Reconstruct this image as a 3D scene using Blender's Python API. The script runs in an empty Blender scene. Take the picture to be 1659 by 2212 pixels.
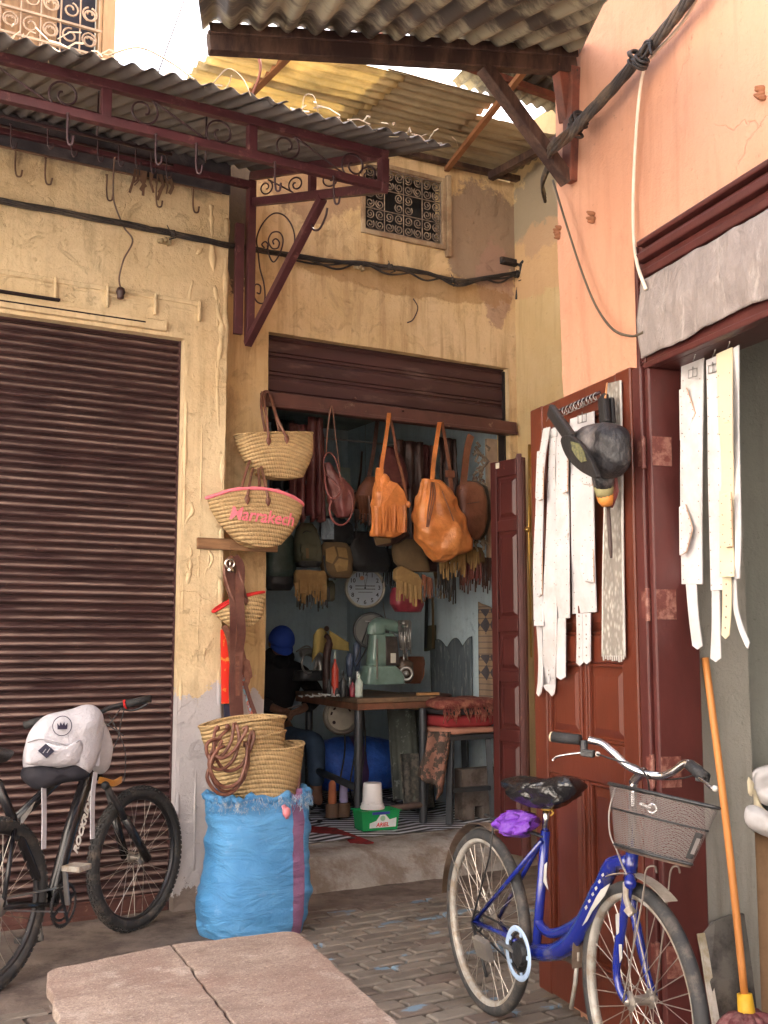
import bpy, bmesh, math, random
from mathutils import Vector, Matrix, noise
random.seed(7)
S = bpy.context.scene
COL = S.collection
V3 = Vector
# ------------------------------------------------------------ camera and light
F, CX, CY, H = 2400., 830., 1106., 1.37
TH = math.atan(284 / F)
_c, _s = math.cos(TH), math.sin(TH)
AL = math.atan(4170 / F * _c)
CAM = V3((-1.6041845, -5.637631, H))
cam = bpy.data.cameras.new('camera')
cam.lens = F / 2212 * 36
cam.sensor_width = 36
cam.clip_start = .05
cam.clip_end = 3000
camo = bpy.data.objects.new('camera', cam)
COL.objects.link(camo)
camo.location = CAM
camo.rotation_euler = (math.pi / 2 + TH, 0, AL - math.pi / 2)
S.camera = camo

SUN_DIR = V3((3.05, .82, 3.95)).normalized()      # towards the sun
SKY_STRENGTH, SUN_STRENGTH, EXPOSURE = .15, 5.0, 2.72
world = bpy.data.worlds.new('World')
S.world = world
world.use_nodes = True
nt = world.node_tree
bg = nt.nodes['Background']
sky = nt.nodes.new('ShaderNodeTexSky')
sky.sky_type = 'NISHITA'
sky.sun_disc = False
sky.sun_elevation = math.asin(SUN_DIR.z)
sky.sun_rotation = math.atan2(SUN_DIR.x, SUN_DIR.y)
sky.air_density = 1.0
sky.dust_density = 9.0
sky.ozone_density = .6
nt.links.new(sky.outputs[0], bg.inputs[0])
bg.inputs[1].default_value = SKY_STRENGTH
sl = bpy.data.lights.new('sun', 'SUN')
sl.energy = SUN_STRENGTH
sl.angle = math.radians(.53)
sl.color = (1, .93, .82)
so = bpy.data.objects.new('sun', sl)
COL.objects.link(so)
so.rotation_euler = (-SUN_DIR).to_track_quat('-Z', 'Y').to_euler()
S.view_settings.view_transform = 'Standard'
S.view_settings.look = 'None'
S.view_settings.exposure = EXPOSURE
S.view_settings.gamma = 1
S.cycles.max_bounces = 8
S.cycles.diffuse_bounces = 5
S.cycles.transparent_max_bounces = 24

# ------------------------------------------------------------ rays of measured points
def _rot(x, y):
    return (x * math.sin(AL) + y * math.cos(AL), -x * math.cos(AL) + y * math.sin(AL))
def ray(u, v):
    x = (u - CX) / F
    y = (CY - v) / F
    X, Y = _rot(x, _c - y * _s)
    return V3((X, Y, _s + y * _c))
def at(u, v, k): return CAM + ray(u, v) * k
def Pz(u, v, z): return at(u, v, (z - H) / ray(u, v).z)
def Py(u, v, y): return at(u, v, (y - CAM.y) / ray(u, v).y)
def Px(u, v, x): return at(u, v, (x - CAM.x) / ray(u, v).x)
def Pp(u, v, P, n):
    r = ray(u, v)
    return at(u, v, (V3(P) - CAM).dot(V3(n)) / r.dot(V3(n)))
def Pd(u, v, d):
    r = ray(u, v)
    f = V3((math.cos(AL), math.sin(AL), 0))
    return at(u, v, d / r.dot(f))
_b = math.atan((10 - CX) / F * _c)
_dc = _rot(math.sin(_b), math.cos(_b))
DC = V3((_dc[0], _dc[1], 0)).normalized()       # away along the orange wall
SC = -DC                                        # towards us along it
NC = V3((-DC.y, DC.x, 0))                       # out of it, to the alley
PC = Pz(1175, 2151, 0) - NC * .045
def Cw(s, o, z): return PC + SC * s + NC * o + V3((0, 0, z))   # point by wall coordinates
def Pc(u, v, o=0): return Pp(u, v, PC + NC * o, NC)
def Pcs(u, v, o=0):
    p = Pc(u, v, o)
    return (p - PC).dot(SC), p.z
YB = .2857

# ------------------------------------------------------------ materials
_M = {}
def lin(c):
    return tuple(((x / 255) / 12.92 if x / 255 <= .04045 else ((x / 255 + .055) / 1.055) ** 2.4) for x in c)
class NB:
    def __init__(s, name):
        s.m = bpy.data.materials.new(name)
        s.m.use_nodes = True
        s.t = s.m.node_tree
        s.b = s.t.nodes['Principled BSDF']
        s.pos = None
    def n(s, k, **kw):
        nd = s.t.nodes.new(k)
        for a, b in kw.items():
            setattr(nd, a, b)
        return nd
    def l(s, a, b): s.t.links.new(a, b)
    def P(s, obj=False):
        if obj:
            return s.n('ShaderNodeTexCoord').outputs['Object']
        if s.pos is None:
            s.pos = s.n('ShaderNodeNewGeometry').outputs['Position']
        return s.pos
    def mapv(s, v, sc=(1, 1, 1), loc=(0, 0, 0), rot=(0, 0, 0)):
        m = s.n('ShaderNodeMapping')
        m.inputs['Scale'].default_value = sc
        m.inputs['Location'].default_value = loc
        m.inputs['Rotation'].default_value = rot
        s.l(v, m.inputs[0])
        return m.outputs[0]
    def noise(s, v, scale, det=5, rough=.6, dist=0):
        t = s.n('ShaderNodeTexNoise')
        t.inputs['Scale'].default_value = scale
        t.inputs['Detail'].default_value = det
        t.inputs['Roughness'].default_value = rough
        t.inputs['Distortion'].default_value = dist
        s.l(v, t.inputs['Vector'])
        return t.outputs[0]
    def ramp(s, f, pts):
        r = s.n('ShaderNodeValToRGB')
        e = r.color_ramp.elements
        while len(e) < len(pts):
            e.new(.5)
        for i, (p, c) in enumerate(pts):
            e[i].position = p
            e[i].color = (c, c, c, 1) if isinstance(c, (int, float)) else (*c, 1)
        s.l(f, r.inputs[0])
        return r.outputs[0]
    def mix(s, f, a, b, mode='MIX'):
        m = s.n('ShaderNodeMix', data_type='RGBA', blend_type=mode)
        for sock, val in ((m.inputs[0], f), (m.inputs[6], a), (m.inputs[7], b)):
            if isinstance(val, (int, float)):
                sock.default_value = val if sock == m.inputs[0] else (val, val, val, 1)
            elif isinstance(val, tuple):
                sock.default_value = (*val[:3], 1)
            else:
                s.l(val, sock)
        return m.outputs[2]
    def math(s, op, a, b=0, clamp=False):
        m = s.n('ShaderNodeMath', operation=op, use_clamp=clamp)
        for i, val in enumerate((a, b)):
            if isinstance(val, (int, float)):
                m.inputs[i].default_value = val
            else:
                s.l(val, m.inputs[i])
        return m.outputs[0]
    def sep(s, v):
        x = s.n('ShaderNodeSeparateXYZ')
        s.l(v, x.inputs[0])
        return x.outputs
    def bump(s, h, st=.3, dist=.01):
        b = s.n('ShaderNodeBump')
        b.inputs['Strength'].default_value = st
        b.inputs['Distance'].default_value = dist
        s.l(h, b.inputs['Height'])
        s.l(b.outputs[0], s.b.inputs['Normal'])
        return b
    def col(s, c):
        if isinstance(c, tuple):
            s.b.inputs['Base Color'].default_value = (*c[:3], 1)
        else:
            s.l(c, s.b.inputs['Base Color'])
def mat(name, c, rough=.7, metal=0, var=.25, vs=6, c2=None, mixs=4, thr=(.45, .6), bump=.25, bs=60, bd=.004, spec=.4, obj=False, stretch=(1, 1, 1), rnd=.0, trans=0):
    """c: 0..1 linear base; c2: second colour in patches of wear."""
    if name in _M:
        return _M[name]
    b = NB(name)
    p = b.mapv(b.P(obj), stretch)
    f = b.noise(p, vs, 6, .65)
    lo = tuple(x * (1 - var) for x in c)
    hi = tuple(min(1, x * (1 + var)) for x in c)
    col = b.mix(b.ramp(f, [(.3, 0.), (.7, 1.)]), lo, hi)
    if c2:
        g = b.ramp(b.noise(b.mapv(b.P(obj), stretch, (3, 5, 7)), mixs, 8, .7), [(thr[0], 0.), (thr[1], 1.)])
        col = b.mix(g, col, c2)
    if rnd:
        oi = b.n('ShaderNodeObjectInfo')
        hs = b.n('ShaderNodeHueSaturation')
        b.l(b.math('ADD', b.math('MULTIPLY', oi.outputs['Random'], rnd), 1 - rnd / 2), hs.inputs['Value'])
        b.l(col, hs.inputs['Color'])
        col = hs.outputs[0]
    b.col(col)
    b.b.inputs['Roughness'].default_value = rough
    b.b.inputs['Metallic'].default_value = metal
    b.b.inputs['Specular IOR Level'].default_value = spec
    if bump:
        b.bump(b.noise(p, bs, 5, .7), bump, bd)
    _M[name] = b.m
    return b.m

# ------------------------------------------------------------ mesh builder
def basis(d, up=V3((0, 0, 1))):
    d = V3(d).normalized()
    x = up.cross(d)
    if x.length < 1e-4:
        x = V3((1, 0, 0)).cross(d)
    x.normalize()
    return x, d.cross(x).normalized(), d
class MB:
    def __init__(s):
        s.v = []; s.f = []; s.mi = []; s.cur = 0
    def add(s, vs, fs):
        o = len(s.v)
        s.v += [V3(x) for x in vs]
        for f in fs:
            s.f.append(tuple(i + o for i in f))
            s.mi.append(s.cur)
        return s
    def hexa(s, q):   # 8 corners, bottom loop then top loop
        return s.add(q, [(3, 2, 1, 0), (4, 5, 6, 7), (0, 1, 5, 4), (1, 2, 6, 5), (2, 3, 7, 6), (3, 0, 4, 7)])
    def box(s, a, b):
        (x0, y0, z0), (x1, y1, z1) = [(min(a[i], b[i]) for i in range(3)), (max(a[i], b[i]) for i in range(3))]
        return s.hexa([(x0, y0, z0), (x1, y0, z0), (x1, y1, z0), (x0, y1, z0), (x0, y0, z1), (x1, y0, z1), (x1, y1, z1), (x0, y1, z1)])
    def cbox(s, c, ex, ey, ez):   # centre and half vectors
        c, ex, ey, ez = V3(c), V3(ex), V3(ey), V3(ez)
        return s.hexa([c - ex - ey - ez, c + ex - ey - ez, c + ex + ey - ez, c - ex + ey - ez, c - ex - ey + ez, c + ex - ey + ez, c + ex + ey + ez, c - ex + ey + ez])
    def beam(s, a, b, w, h, up=V3((0, 0, 1))):
        a, b = V3(a), V3(b)
        x, y, d = basis(b - a, up)
        return s.cbox((a + b) / 2, x * w / 2, y * h / 2, (b - a) / 2)
    def tube(s, pts, r, n=8, closed=False, flat=1.0):
        pts = [V3(p) for p in pts]
        N = len(pts)
        rs = r if isinstance(r, (list, tuple)) else [r] * N
        o = []
        px = None
        for i, p in enumerate(pts):
            if closed:
                d = pts[(i + 1) % N] - pts[i - 1]
            else:
                d = pts[min(i + 1, N - 1)] - pts[max(i - 1, 0)]
            if d.length < 1e-9: d = V3((0, 0, 1))
            d.normalize()
            if px is None:
                x = basis(d)[0]
            else:
                x = px - d * px.dot(d)
                x = x.normalized() if x.length > 1e-6 else basis(d)[0]
            y = d.cross(x)
            px = x
            o += [p + (x * math.cos(2 * math.pi * k / n) + y * math.sin(2 * math.pi * k / n) * flat) * rs[i] for k in range(n)]
        f = []
        for i in range(N if closed else N - 1):
            j = (i + 1) % N
            for k in range(n):
                f.append((i * n + k, i * n + (k + 1) % n, j * n + (k + 1) % n, j * n + k))
        if not closed:
            f.append(tuple(range(n))[::-1])
            f.append(tuple((N - 1) * n + k for k in range(n)))
        return s.add(o, f)
    def lathe(s, prof, c=(0, 0, 0), ax=(0, 0, 1), n=24):
        x, y, d = basis(ax)
        c = V3(c)
        o = []
        for r, h in prof:
            o += [c + d * h + (x * math.cos(2 * math.pi * k / n) + y * math.sin(2 * math.pi * k / n)) * max(r, 1e-5) for k in range(n)]
        f = []
        for i in range(len(prof) - 1):
            for k in range(n):
                f.append((i * n + k, i * n + (k + 1) % n, (i + 1) * n + (k + 1) % n, (i + 1) * n + k))
        f.append(tuple(range(n))[::-1])
        f.append(tuple((len(prof) - 1) * n + k for k in range(n)))
        return s.add(o, f)
    def torus(s, c, ax, R, r, N=48, n=8, flat=1.0):
        x, y, d = basis(ax)
        c = V3(c)
        o = []
        for i in range(N):
            a = 2 * math.pi * i / N
            e = x * math.cos(a) + y * math.sin(a)
            o += [c + e * (R + r * math.cos(2 * math.pi * k / n)) + d * r * flat * math.sin(2 * math.pi * k / n) for k in range(n)]
        f = [(i * n + k, i * n + (k + 1) % n, ((i + 1) % N) * n + (k + 1) % n, ((i + 1) % N) * n + k) for i in range(N) for k in range(n)]
        return s.add(o, f)
    def prism(s, poly, off):   # poly: 3D points, off: extrusion vector
        n = len(poly)
        off = V3(off)
        a = [V3(p) for p in poly]
        return s.add(a + [p + off for p in a], [tuple(range(n))[::-1], tuple(range(n, 2 * n))] + [(i, (i + 1) % n, n + (i + 1) % n, n + i) for i in range(n)])
    def strap(s, pts, w, wd, t=.004):   # flat strap; w number/list; wd width direction(s)
        pts = [V3(p) for p in pts]
        N = len(pts)
        ws = w if isinstance(w, (list, tuple)) else [w] * N
        o = []
        for i, p in enumerate(pts):
            e = V3(wd[i] if isinstance(wd, list) else wd).normalized()
            d = (pts[min(i + 1, N - 1)] - pts[max(i - 1, 0)]).normalized()
            nn = d.cross(e).normalized()
            e = nn.cross(d)
            for a, b in ((-1, -1), (1, -1), (1, 1), (-1, 1)):
                o.append(p + e * a * ws[i] / 2 + nn * b * t / 2)
        f = []
        for i in range(N - 1):
            for k in range(4):
                f.append((i * 4 + k, i * 4 + (k + 1) % 4, i * 4 + 4 + (k + 1) % 4, i * 4 + 4 + k))
        f += [(3, 2, 1, 0), tuple((N - 1) * 4 + k for k in range(4))]
        return s.add(o, f)
    def grid(s, fn, nu, nv, closeu=False):
        o = [V3(fn(i / nu, j / nv)) for j in range(nv + 1) for i in range(nu + (0 if closeu else 1))]
        w = nu if closeu else nu + 1
        f = []
        for j in range(nv):
            for i in range(nu):
                i2 = (i + 1) % w if closeu else i + 1
                f.append((j * w + i, j * w + i2, (j + 1) * w + i2, (j + 1) * w + i))
        return s.add(o, f)
    def sphere(s, c, r, n=12, m=8):
        c = V3(c)
        rr = r if isinstance(r, (tuple, list)) else (r, r, r)
        def fn(a, b):
            th = 2 * math.pi * a; ph = math.pi * (b * .998 + .001)
            return c + V3((rr[0] * math.sin(ph) * math.cos(th), rr[1] * math.sin(ph) * math.sin(th), rr[2] * math.cos(ph)))
        return s.grid(fn, n, m, True)
    def build(s, name, m, parent=None, smooth=False, bevel=0, solid=0, sub=0, merge=False, smart=None):
        me = bpy.data.meshes.new(name)
        if parent is not None:
            org = V3(parent['_o'])
        else:
            n = max(1, len(s.v))
            org = V3((sum(v.x for v in s.v) / n, sum(v.y for v in s.v) / n, min([v.z for v in s.v] or [0])))
        me.from_pydata([v - org for v in s.v], [], s.f)
        for mm in (m if isinstance(m, (list, tuple)) else [m]):
            me.materials.append(mm)
        if isinstance(m, (list, tuple)):
            me.polygons.foreach_set('material_index', s.mi)
        bm = bmesh.new()
        bm.from_mesh(me)
        if merge:
            bmesh.ops.remove_doubles(bm, verts=bm.verts, dist=1e-5)
        bmesh.ops.recalc_face_normals(bm, faces=bm.faces)
        bm.to_mesh(me)
        bm.free()
        if smooth:
            me.shade_smooth() if hasattr(me, 'shade_smooth') else None
            if smart:
                me.set_sharp_from_angle(angle=math.radians(smart))
        me.update()
        ob = bpy.data.objects.new(name, me)
        COL.objects.link(ob)
        if parent is not None:
            ob.parent = parent
            ob['_o'] = tuple(org)
        else:
            ob.location = org
            ob['_o'] = tuple(org)
        if solid:
            md = ob.modifiers.new('thick', 'SOLIDIFY'); md.thickness = solid; md.offset = 0
        if bevel:
            md = ob.modifiers.new('edge', 'BEVEL'); md.width = bevel; md.segments = 2; md.limit_method = 'ANGLE'; md.angle_limit = math.radians(40)
        if sub:
            md = ob.modifiers.new('sub', 'SUBSURF'); md.levels = sub; md.render_levels = sub
        return ob
def tag(o, label, cat, group=None):
    o['label'] = label; o['category'] = cat
    if group: o['group'] = group
    return o
def thing(name, label, cat, loc, group=None):
    o = bpy.data.objects.new(name, None)
    o.empty_display_size = .05
    COL.objects.link(o)
    o.location = loc
    o['_o'] = tuple(loc)
    return tag(o, label, cat, group)
def struct(o): o['kind'] = 'structure'; return o
def stuff(o): o['kind'] = 'stuff'; return o
def dup(o, delta, parent=None):          # one object, shared mesh
    c = o.copy()
    COL.objects.link(c)
    c.location = V3(o.location) + V3(delta)
    if parent is not None: c.parent = parent
    return c
def text(body, size, o, ex, ey, m, name, parent, depth=.002, shear=0, bold=0, align='CENTER'):
    cu = bpy.data.curves.new('t', 'FONT')
    cu.body = body; cu.size = size; cu.extrude = depth; cu.shear = shear; cu.offset = bold
    cu.align_x = align; cu.align_y = 'CENTER'; cu.resolution_u = 3
    to = bpy.data.objects.new('t', cu)
    COL.objects.link(to)
    dg = bpy.context.evaluated_depsgraph_get()
    me0 = bpy.data.meshes.new_from_object(to.evaluated_get(dg))
    ex, ey = V3(ex).normalized(), V3(ey).normalized()
    ez = ex.cross(ey)
    mb = MB()
    mb.add([V3(o) + ex * v.co.x + ey * v.co.y + ez * v.co.z for v in me0.vertices], [tuple(p.vertices) for p in me0.polygons])
    bpy.data.objects.remove(to); bpy.data.curves.remove(cu); bpy.data.meshes.remove(me0)
    return mb.build(name, m, parent)
def catmull(pts, k=6, closed=False):
    P = [V3(p) for p in pts]
    n = len(P)
    o = []
    for i in range(n if closed else n - 1):
        if closed:
            a, b, c, d = P[i - 1], P[i], P[(i + 1) % n], P[(i + 2) % n]
        else:
            a, b, c, d = P[max(i - 1, 0)], P[i], P[i + 1], P[min(i + 2, n - 1)]
        for j in range(k):
            t = j / k
            o.append(.5 * ((2 * b) + (c - a) * t + (2 * a - 5 * b + 4 * c - d) * t * t + (3 * b - a - 3 * c + d) * t ** 3))
    if not closed: o.append(P[-1])
    return o
def fbm(p, sc, oct=3):
    p = V3(p) * sc
    s = 0; a = 1
    for i in range(oct):
        s += noise.noise(p) * a
        p = p * 2.03; a *= .5
    return s
def loft(mb, rows, n=24, wd=V3((1, 0, 0)), pw=2.0, pleat=0, np_=14, rough=0, rs=20, cap=True, seed=0, tilt=None):
    """rows: (centre, half width, half depth); superellipse rings around z-ish."""
    wd = V3(wd).normalized()
    dd = V3((0, 0, 1)).cross(wd)
    o = []
    for ri, row in enumerate(rows):
        c, hw, hd = V3(row[0]), row[1], row[2]
        pl = row[3] if len(row) > 3 else pleat
        for k in range(n):
            a = 2 * math.pi * k / n
            ca, sa = math.cos(a), math.sin(a)
            x = math.copysign(abs(ca) ** (2 / pw), ca)
            y = math.copysign(abs(sa) ** (2 / pw), sa)
            q = 1 + pl * math.sin(a * np_ + seed + ri * .15)
            p = c + wd * x * hw * q + dd * y * hd * q
            if rough:
                d = (wd * x + dd * y).normalized()
                p += d * fbm(p + V3((seed, 0, 0)), rs) * rough
                p.z += fbm(p + V3((seed, 9, 0)), rs) * rough * .5
            o.append(p)
    f = []
    for i in range(len(rows) - 1):
        for k in range(n):
            f.append((i * n + k, i * n + (k + 1) % n, (i + 1) * n + (k + 1) % n, (i + 1) * n + k))
    if cap:
        f.append(tuple(range(n))[::-1])
        f.append(tuple((len(rows) - 1) * n + k for k in range(n)))
    return mb.add(o, f)
def prows(y, rows):
    """measured outline rows (v, u0, u1, half depth[, pleat]) on the plane y -> loft rows"""
    o = []
    for r in rows:
        a, b = Py(r[1], r[0], y), Py(r[2], r[0], y)
        o.append(((a + b) / 2, (b - a).length / 2, r[3]) + tuple(r[4:]))
    return o
def dense(rows, k=3):
    o = []
    for i in range(len(rows) - 1):
        for j in range(k):
            t = j / k
            t2 = t
            a, b = rows[i], rows[i + 1]
            o.append((V3(a[0]).lerp(V3(b[0]), t),) + tuple(a[q] * (1 - t2) + b[q] * t2 for q in range(1, min(len(a), len(b)))))
    o.append(rows[-1])
    return o
# ------------------------------------------------------------ setting materials
def plaster(name, base, pale, dark, white_below=None, soot_above=None, streak=.35, peel=None, stains=(), cracks=.3, dirt=0):
    b = NB(name)
    p = b.P()
    z = b.sep(p)[2]
    n1 = b.noise(p, 1.1, 8, .62)
    n2 = b.noise(p, 5.5, 8, .7)
    n3 = b.noise(b.mapv(p, (6, 6, .55)), 2.2, 6, .65)     # runs of dirty water
    n4 = b.noise(p, 28, 5, .7)
    c = b.mix(b.ramp(n1, [(.36, 0.), (.62, 1.)]), base, pale)
    c = b.mix(b.math('MULTIPLY', b.ramp(n3, [(.5, 0.), (.78, 1.)]), streak), c, dark)
    c = b.mix(b.math('MULTIPLY', b.ramp(n2, [(.56, 0.), (.74, 1.)]), .45), c, tuple(x * .72 for x in base))
    c = b.mix(b.math('MULTIPLY', b.ramp(n4, [(.64, 0.), (.7, 1.)]), .5), c, tuple(x * .5 for x in base))
    if dirt:
        c = b.mix(b.math('MULTIPLY', b.ramp(b.noise(b.mapv(p, (1, 1, .7), (2, 2, 9)), 3.1, 10, .78, .5), [(.52, 0.), (.66, 1.)]), dirt), c, tuple(x * .42 for x in base))
        c = b.mix(b.math('MULTIPLY', b.ramp(b.noise(b.mapv(p, (9, 9, .35)), 1.8, 6, .7), [(.55, 0.), (.72, 1.)]), dirt * .8), c, dark)
        c = b.mix(b.math('MULTIPLY', b.ramp(b.noise(p, 11, 9, .8, .8), [(.60, 0.), (.66, 1.)]), dirt * .45), c, tuple(min(1, x * 1.15) for x in pale))
    if peel:
        g = b.noise(b.mapv(p, (1, 1, 1), (4, 1, 2)), 2.6, 10, .72, .6)
        c = b.mix(b.math('MULTIPLY', b.ramp(g, [(.665, 0.), (.68, 1.)]), 1), c, peel)
    for (cx, cy, cz, rx, rz, colr, st) in stains:      # patches with a place of their own
        dv = b.n('ShaderNodeVectorMath', operation='SUBTRACT')
        b.l(p, dv.inputs[0]); dv.inputs[1].default_value = (cx, cy, cz)
        q = b.mapv(dv.outputs[0], (1 / rx, 1 / rx, 1 / rz))
        ln = b.n('ShaderNodeVectorMath', operation='LENGTH'); b.l(q, ln.inputs[0])
        d = b.math('ADD', ln.outputs['Value'], b.math('MULTIPLY', b.math('SUBTRACT', b.noise(p, 3.5, 8, .75), .5), 1.6))
        c = b.mix(b.math('MULTIPLY', b.ramp(d, [(.90, 1.), (.99, 0.)]), st), c, colr)
    if white_below:
        zz = b.math('ADD', z, b.math('MULTIPLY', b.math('SUBTRACT', n2, .5), .7))
        c = b.mix(b.ramp(zz, [(.0, 1.), (1., 0.)]) if 0 else b.math('LESS_THAN', zz, white_below[0]), c, b.mix(b.ramp(n1, [(.3, 0.), (.7, 1.)]), white_below[1], tuple(x * .8 for x in white_below[1])))
        zz = b.math('ADD', z, b.math('MULTIPLY', b.math('SUBTRACT', n2, .5), .5))
        c = b.mix(b.math('MULTIPLY', b.math('LESS_THAN', zz, .12), .8), c, (.16, .11, .08))
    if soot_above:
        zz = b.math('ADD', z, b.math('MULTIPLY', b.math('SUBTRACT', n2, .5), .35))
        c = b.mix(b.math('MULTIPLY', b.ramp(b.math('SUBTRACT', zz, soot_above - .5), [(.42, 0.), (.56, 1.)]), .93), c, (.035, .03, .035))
    b.col(c)
    b.b.inputs['Roughness'].default_value = .85
    b.b.inputs['Specular IOR Level'].default_value = .25
    h = b.math('ADD', b.math('MULTIPLY', n2, 1.0), b.math('MULTIPLY', n4, .35))
    crack = b.n('ShaderNodeTexVoronoi', feature='DISTANCE_TO_EDGE')
    crack.inputs['Scale'].default_value = 2.3
    wn = b.n('ShaderNodeTexNoise'); wn.inputs['Scale'].default_value = 6; wn.inputs['Detail'].default_value = 6; b.l(p, wn.inputs['Vector'])
    b.l(b.mix(.22, p, wn.outputs['Color']), crack.inputs['Vector'])
    cm = b.ramp(b.noise(p, 1.3, 4, .6), [(.52, 0.), (.6, 1.)])
    h = b.math('ADD', h, b.math('MULTIPLY', b.math('MULTIPLY', b.math('SUBTRACT', b.ramp(crack.outputs['Distance'], [(0., 0.), (.01, 1.)]), 1), cm), cracks))
    h = b.math('ADD', h, b.math('MULTIPLY', b.ramp(b.noise(p, 7, 9, .78, 1.2), [(.57, 0.), (.62, 1.)]), .22 if dirt else 0.))
    b.bump(h, .75, .018)
    return b.m
YEL, YELP, YELD = (.60, .44, .25), (.70, .56, .36), (.28, .18, .09)
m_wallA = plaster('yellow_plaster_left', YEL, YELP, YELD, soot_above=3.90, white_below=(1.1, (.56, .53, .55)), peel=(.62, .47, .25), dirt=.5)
m_wallB = plaster('yellow_plaster_middle', (.56, .39, .19), (.66, .50, .30), (.27, .15, .06), streak=.8, white_below=(1.1, (.58, .55, .57)), peel=(.5, .33, .15), dirt=.6,
    stains=[(2.62, .28, 4.12, .40, .36, (.25, .18, .13), .9), (2.7, .28, 3.8, .15, .30, (.34, .21, .16), .7), (1.3, .28, 4.25, .4, .3, (.33, .21, .13), .8), (.8, .25, 4.0, .13, .7, (.07, .06, .06), .9),
            (2.0, .28, 3.68, .85, .10, (.3, .17, .07), .6)])
m_wallS = plaster('yellow_plaster_side', (.52, .37, .17), (.60, .45, .25), (.3, .2, .08), streak=.5, stains=[(2.87, -.1, 4.25, .5, .34, (.30, .25, .18), .9), (2.87, 0, 3.9, .6, .25, (.55, .33, .18), .6)])
m_orange = plaster('orange_plaster', (.58, .285, .178), (.60, .325, .215), (.40, .18, .11), streak=.55)
m_upper = plaster('cream_plaster_upper', (.75, .68, .55), (.8, .75, .64), (.6, .5, .35), streak=.2)
m_grey = plaster('grey_cement', (.28, .265, .235), (.34, .32, .285), (.15, .13, .11), streak=.7, cracks=0)
m_ggreen = plaster('grey_green_render', (.30, .305, .275), (.36, .365, .33), (.17, .175, .155), streak=.3, cracks=0)
m_blue = plaster('blue_grey_wall_paint', (.50, .63, .71), (.60, .72, .78), (.30, .38, .44), streak=.4, dirt=.25)
m_dark = mat('dark_ceiling', (.20, .25, .24), .9, var=.3)
m_soil = mat('packed_dirt', (.17, .135, .115), .9, var=.35, vs=3, c2=(.095, .072, .062), mixs=5, bump=.6, bs=35, bd=.008)
m_step = mat('worn_concrete', (.33, .31, .29), .85, var=.22, vs=4, c2=(.2, .16, .135), mixs=5, bump=.7, bs=45, bd=.01)
m_gap = mat('joint_dirt', (.022, .017, .015), .95, bump=.5)

def wall_grid(name, m, org, ex, n, x0, x1, z0, z1, holes=(), step=.06, amp=.006, depth=.12, edge=True):
    """plaster face with openings: org+ex*x+z, uneven by amp; returns edges of depth"""
    org, ex, n = V3(org), V3(ex), V3(n)
    def cuts(a, b, extra):
        k = max(1, int((b - a) / step))
        c = [a + (b - a) * i / k for i in range(k + 1)]
        for e in extra:
            if a < e < b:
                j = min(range(1, k), key=lambda i: abs(c[i] - e))
                c[j] = e
        return c
    xs = cuts(x0, x1, [v for h in holes for v in h[:2]])
    zs = cuts(z0, z1, [v for h in holes for v in h[2:]])
    mb = MB()
    idx = {}
    def vid(i, j, back=0):
        k = (i, j, back)
        if k not in idx:
            p = org + ex * xs[i] + V3((0, 0, zs[j]))
            p += n * (fbm(p, 1.6) * amp * 1.6 + fbm(p, 7) * amp * .6)
            if back: p = org + ex * xs[i] + V3((0, 0, zs[j])) - n * depth
            idx[k] = len(mb.v); mb.v.append(p)
        return idx[k]
    def inhole(i, j):
        if i < 0 or j < 0 or i >= len(xs) - 1 or j >= len(zs) - 1: return True
        cx, cz = (xs[i] + xs[i + 1]) / 2, (zs[j] + zs[j + 1]) / 2
        return any(h[0] < cx < h[1] and h[2] < cz < h[3] for h in holes)
    for i in range(len(xs) - 1):
        for j in range(len(zs) - 1):
            if inhole(i, j): continue
            mb.f.append((vid(i, j), vid(i + 1, j), vid(i + 1, j + 1), vid(i, j + 1)))
            for (di, dj, a, b) in ((-1, 0, (i, j), (i, j + 1)), (1, 0, (i + 1, j), (i + 1, j + 1)), (0, -1, (i, j), (i + 1, j)), (0, 1, (i, j + 1), (i + 1, j + 1))):
                if inhole(i + di, j + dj):
                    mb.f.append((vid(*a), vid(*b), vid(*b, 1), vid(*a, 1)))
            mb.f.append((vid(i, j, 1), vid(i + 1, j, 1), vid(i + 1, j + 1, 1), vid(i, j + 1, 1)))
    mb.mi = [0] * len(mb.f)
    o = mb.build(name, m, None, smooth=True, smart=50)
    return struct(o)
# ground
gb = MB()
gb.grid(lambda a, b: ((a - .5) * 400, (b - .5) * 400, -.05), 8, 8)
g = struct(gb.build('ground', m_gap))
gb = MB()
def gz(x, y): return -.006 + fbm((x, y, 0), 1.3) * .006 + fbm((x, y, 3), 9) * .003
gb.grid(lambda a, b: (-3.4 + a * 4.0, -1.25 + b * 1.5 + (.12 * math.sin(a * 9) if b == 0 else 0), gz(-3.4 + a * 4.0, -1.25 + b * 1.5) + .013 * min(1, b * 8) - .004), 90, 40)
gb.grid(lambda a, b: (.6 + a * 2.4, -.42 + b * .75 - (.10 * math.sin(a * 7 + 1) if b == 0 else 0), gz(.6 + a * 2.4, -.42 + b * .75) + .014 * min(1, b * 6) - .004 + .03 * max(0, b - .45)), 60, 20)
struct(gb.build('dirt_verge', m_soil, None, smooth=True))

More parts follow.
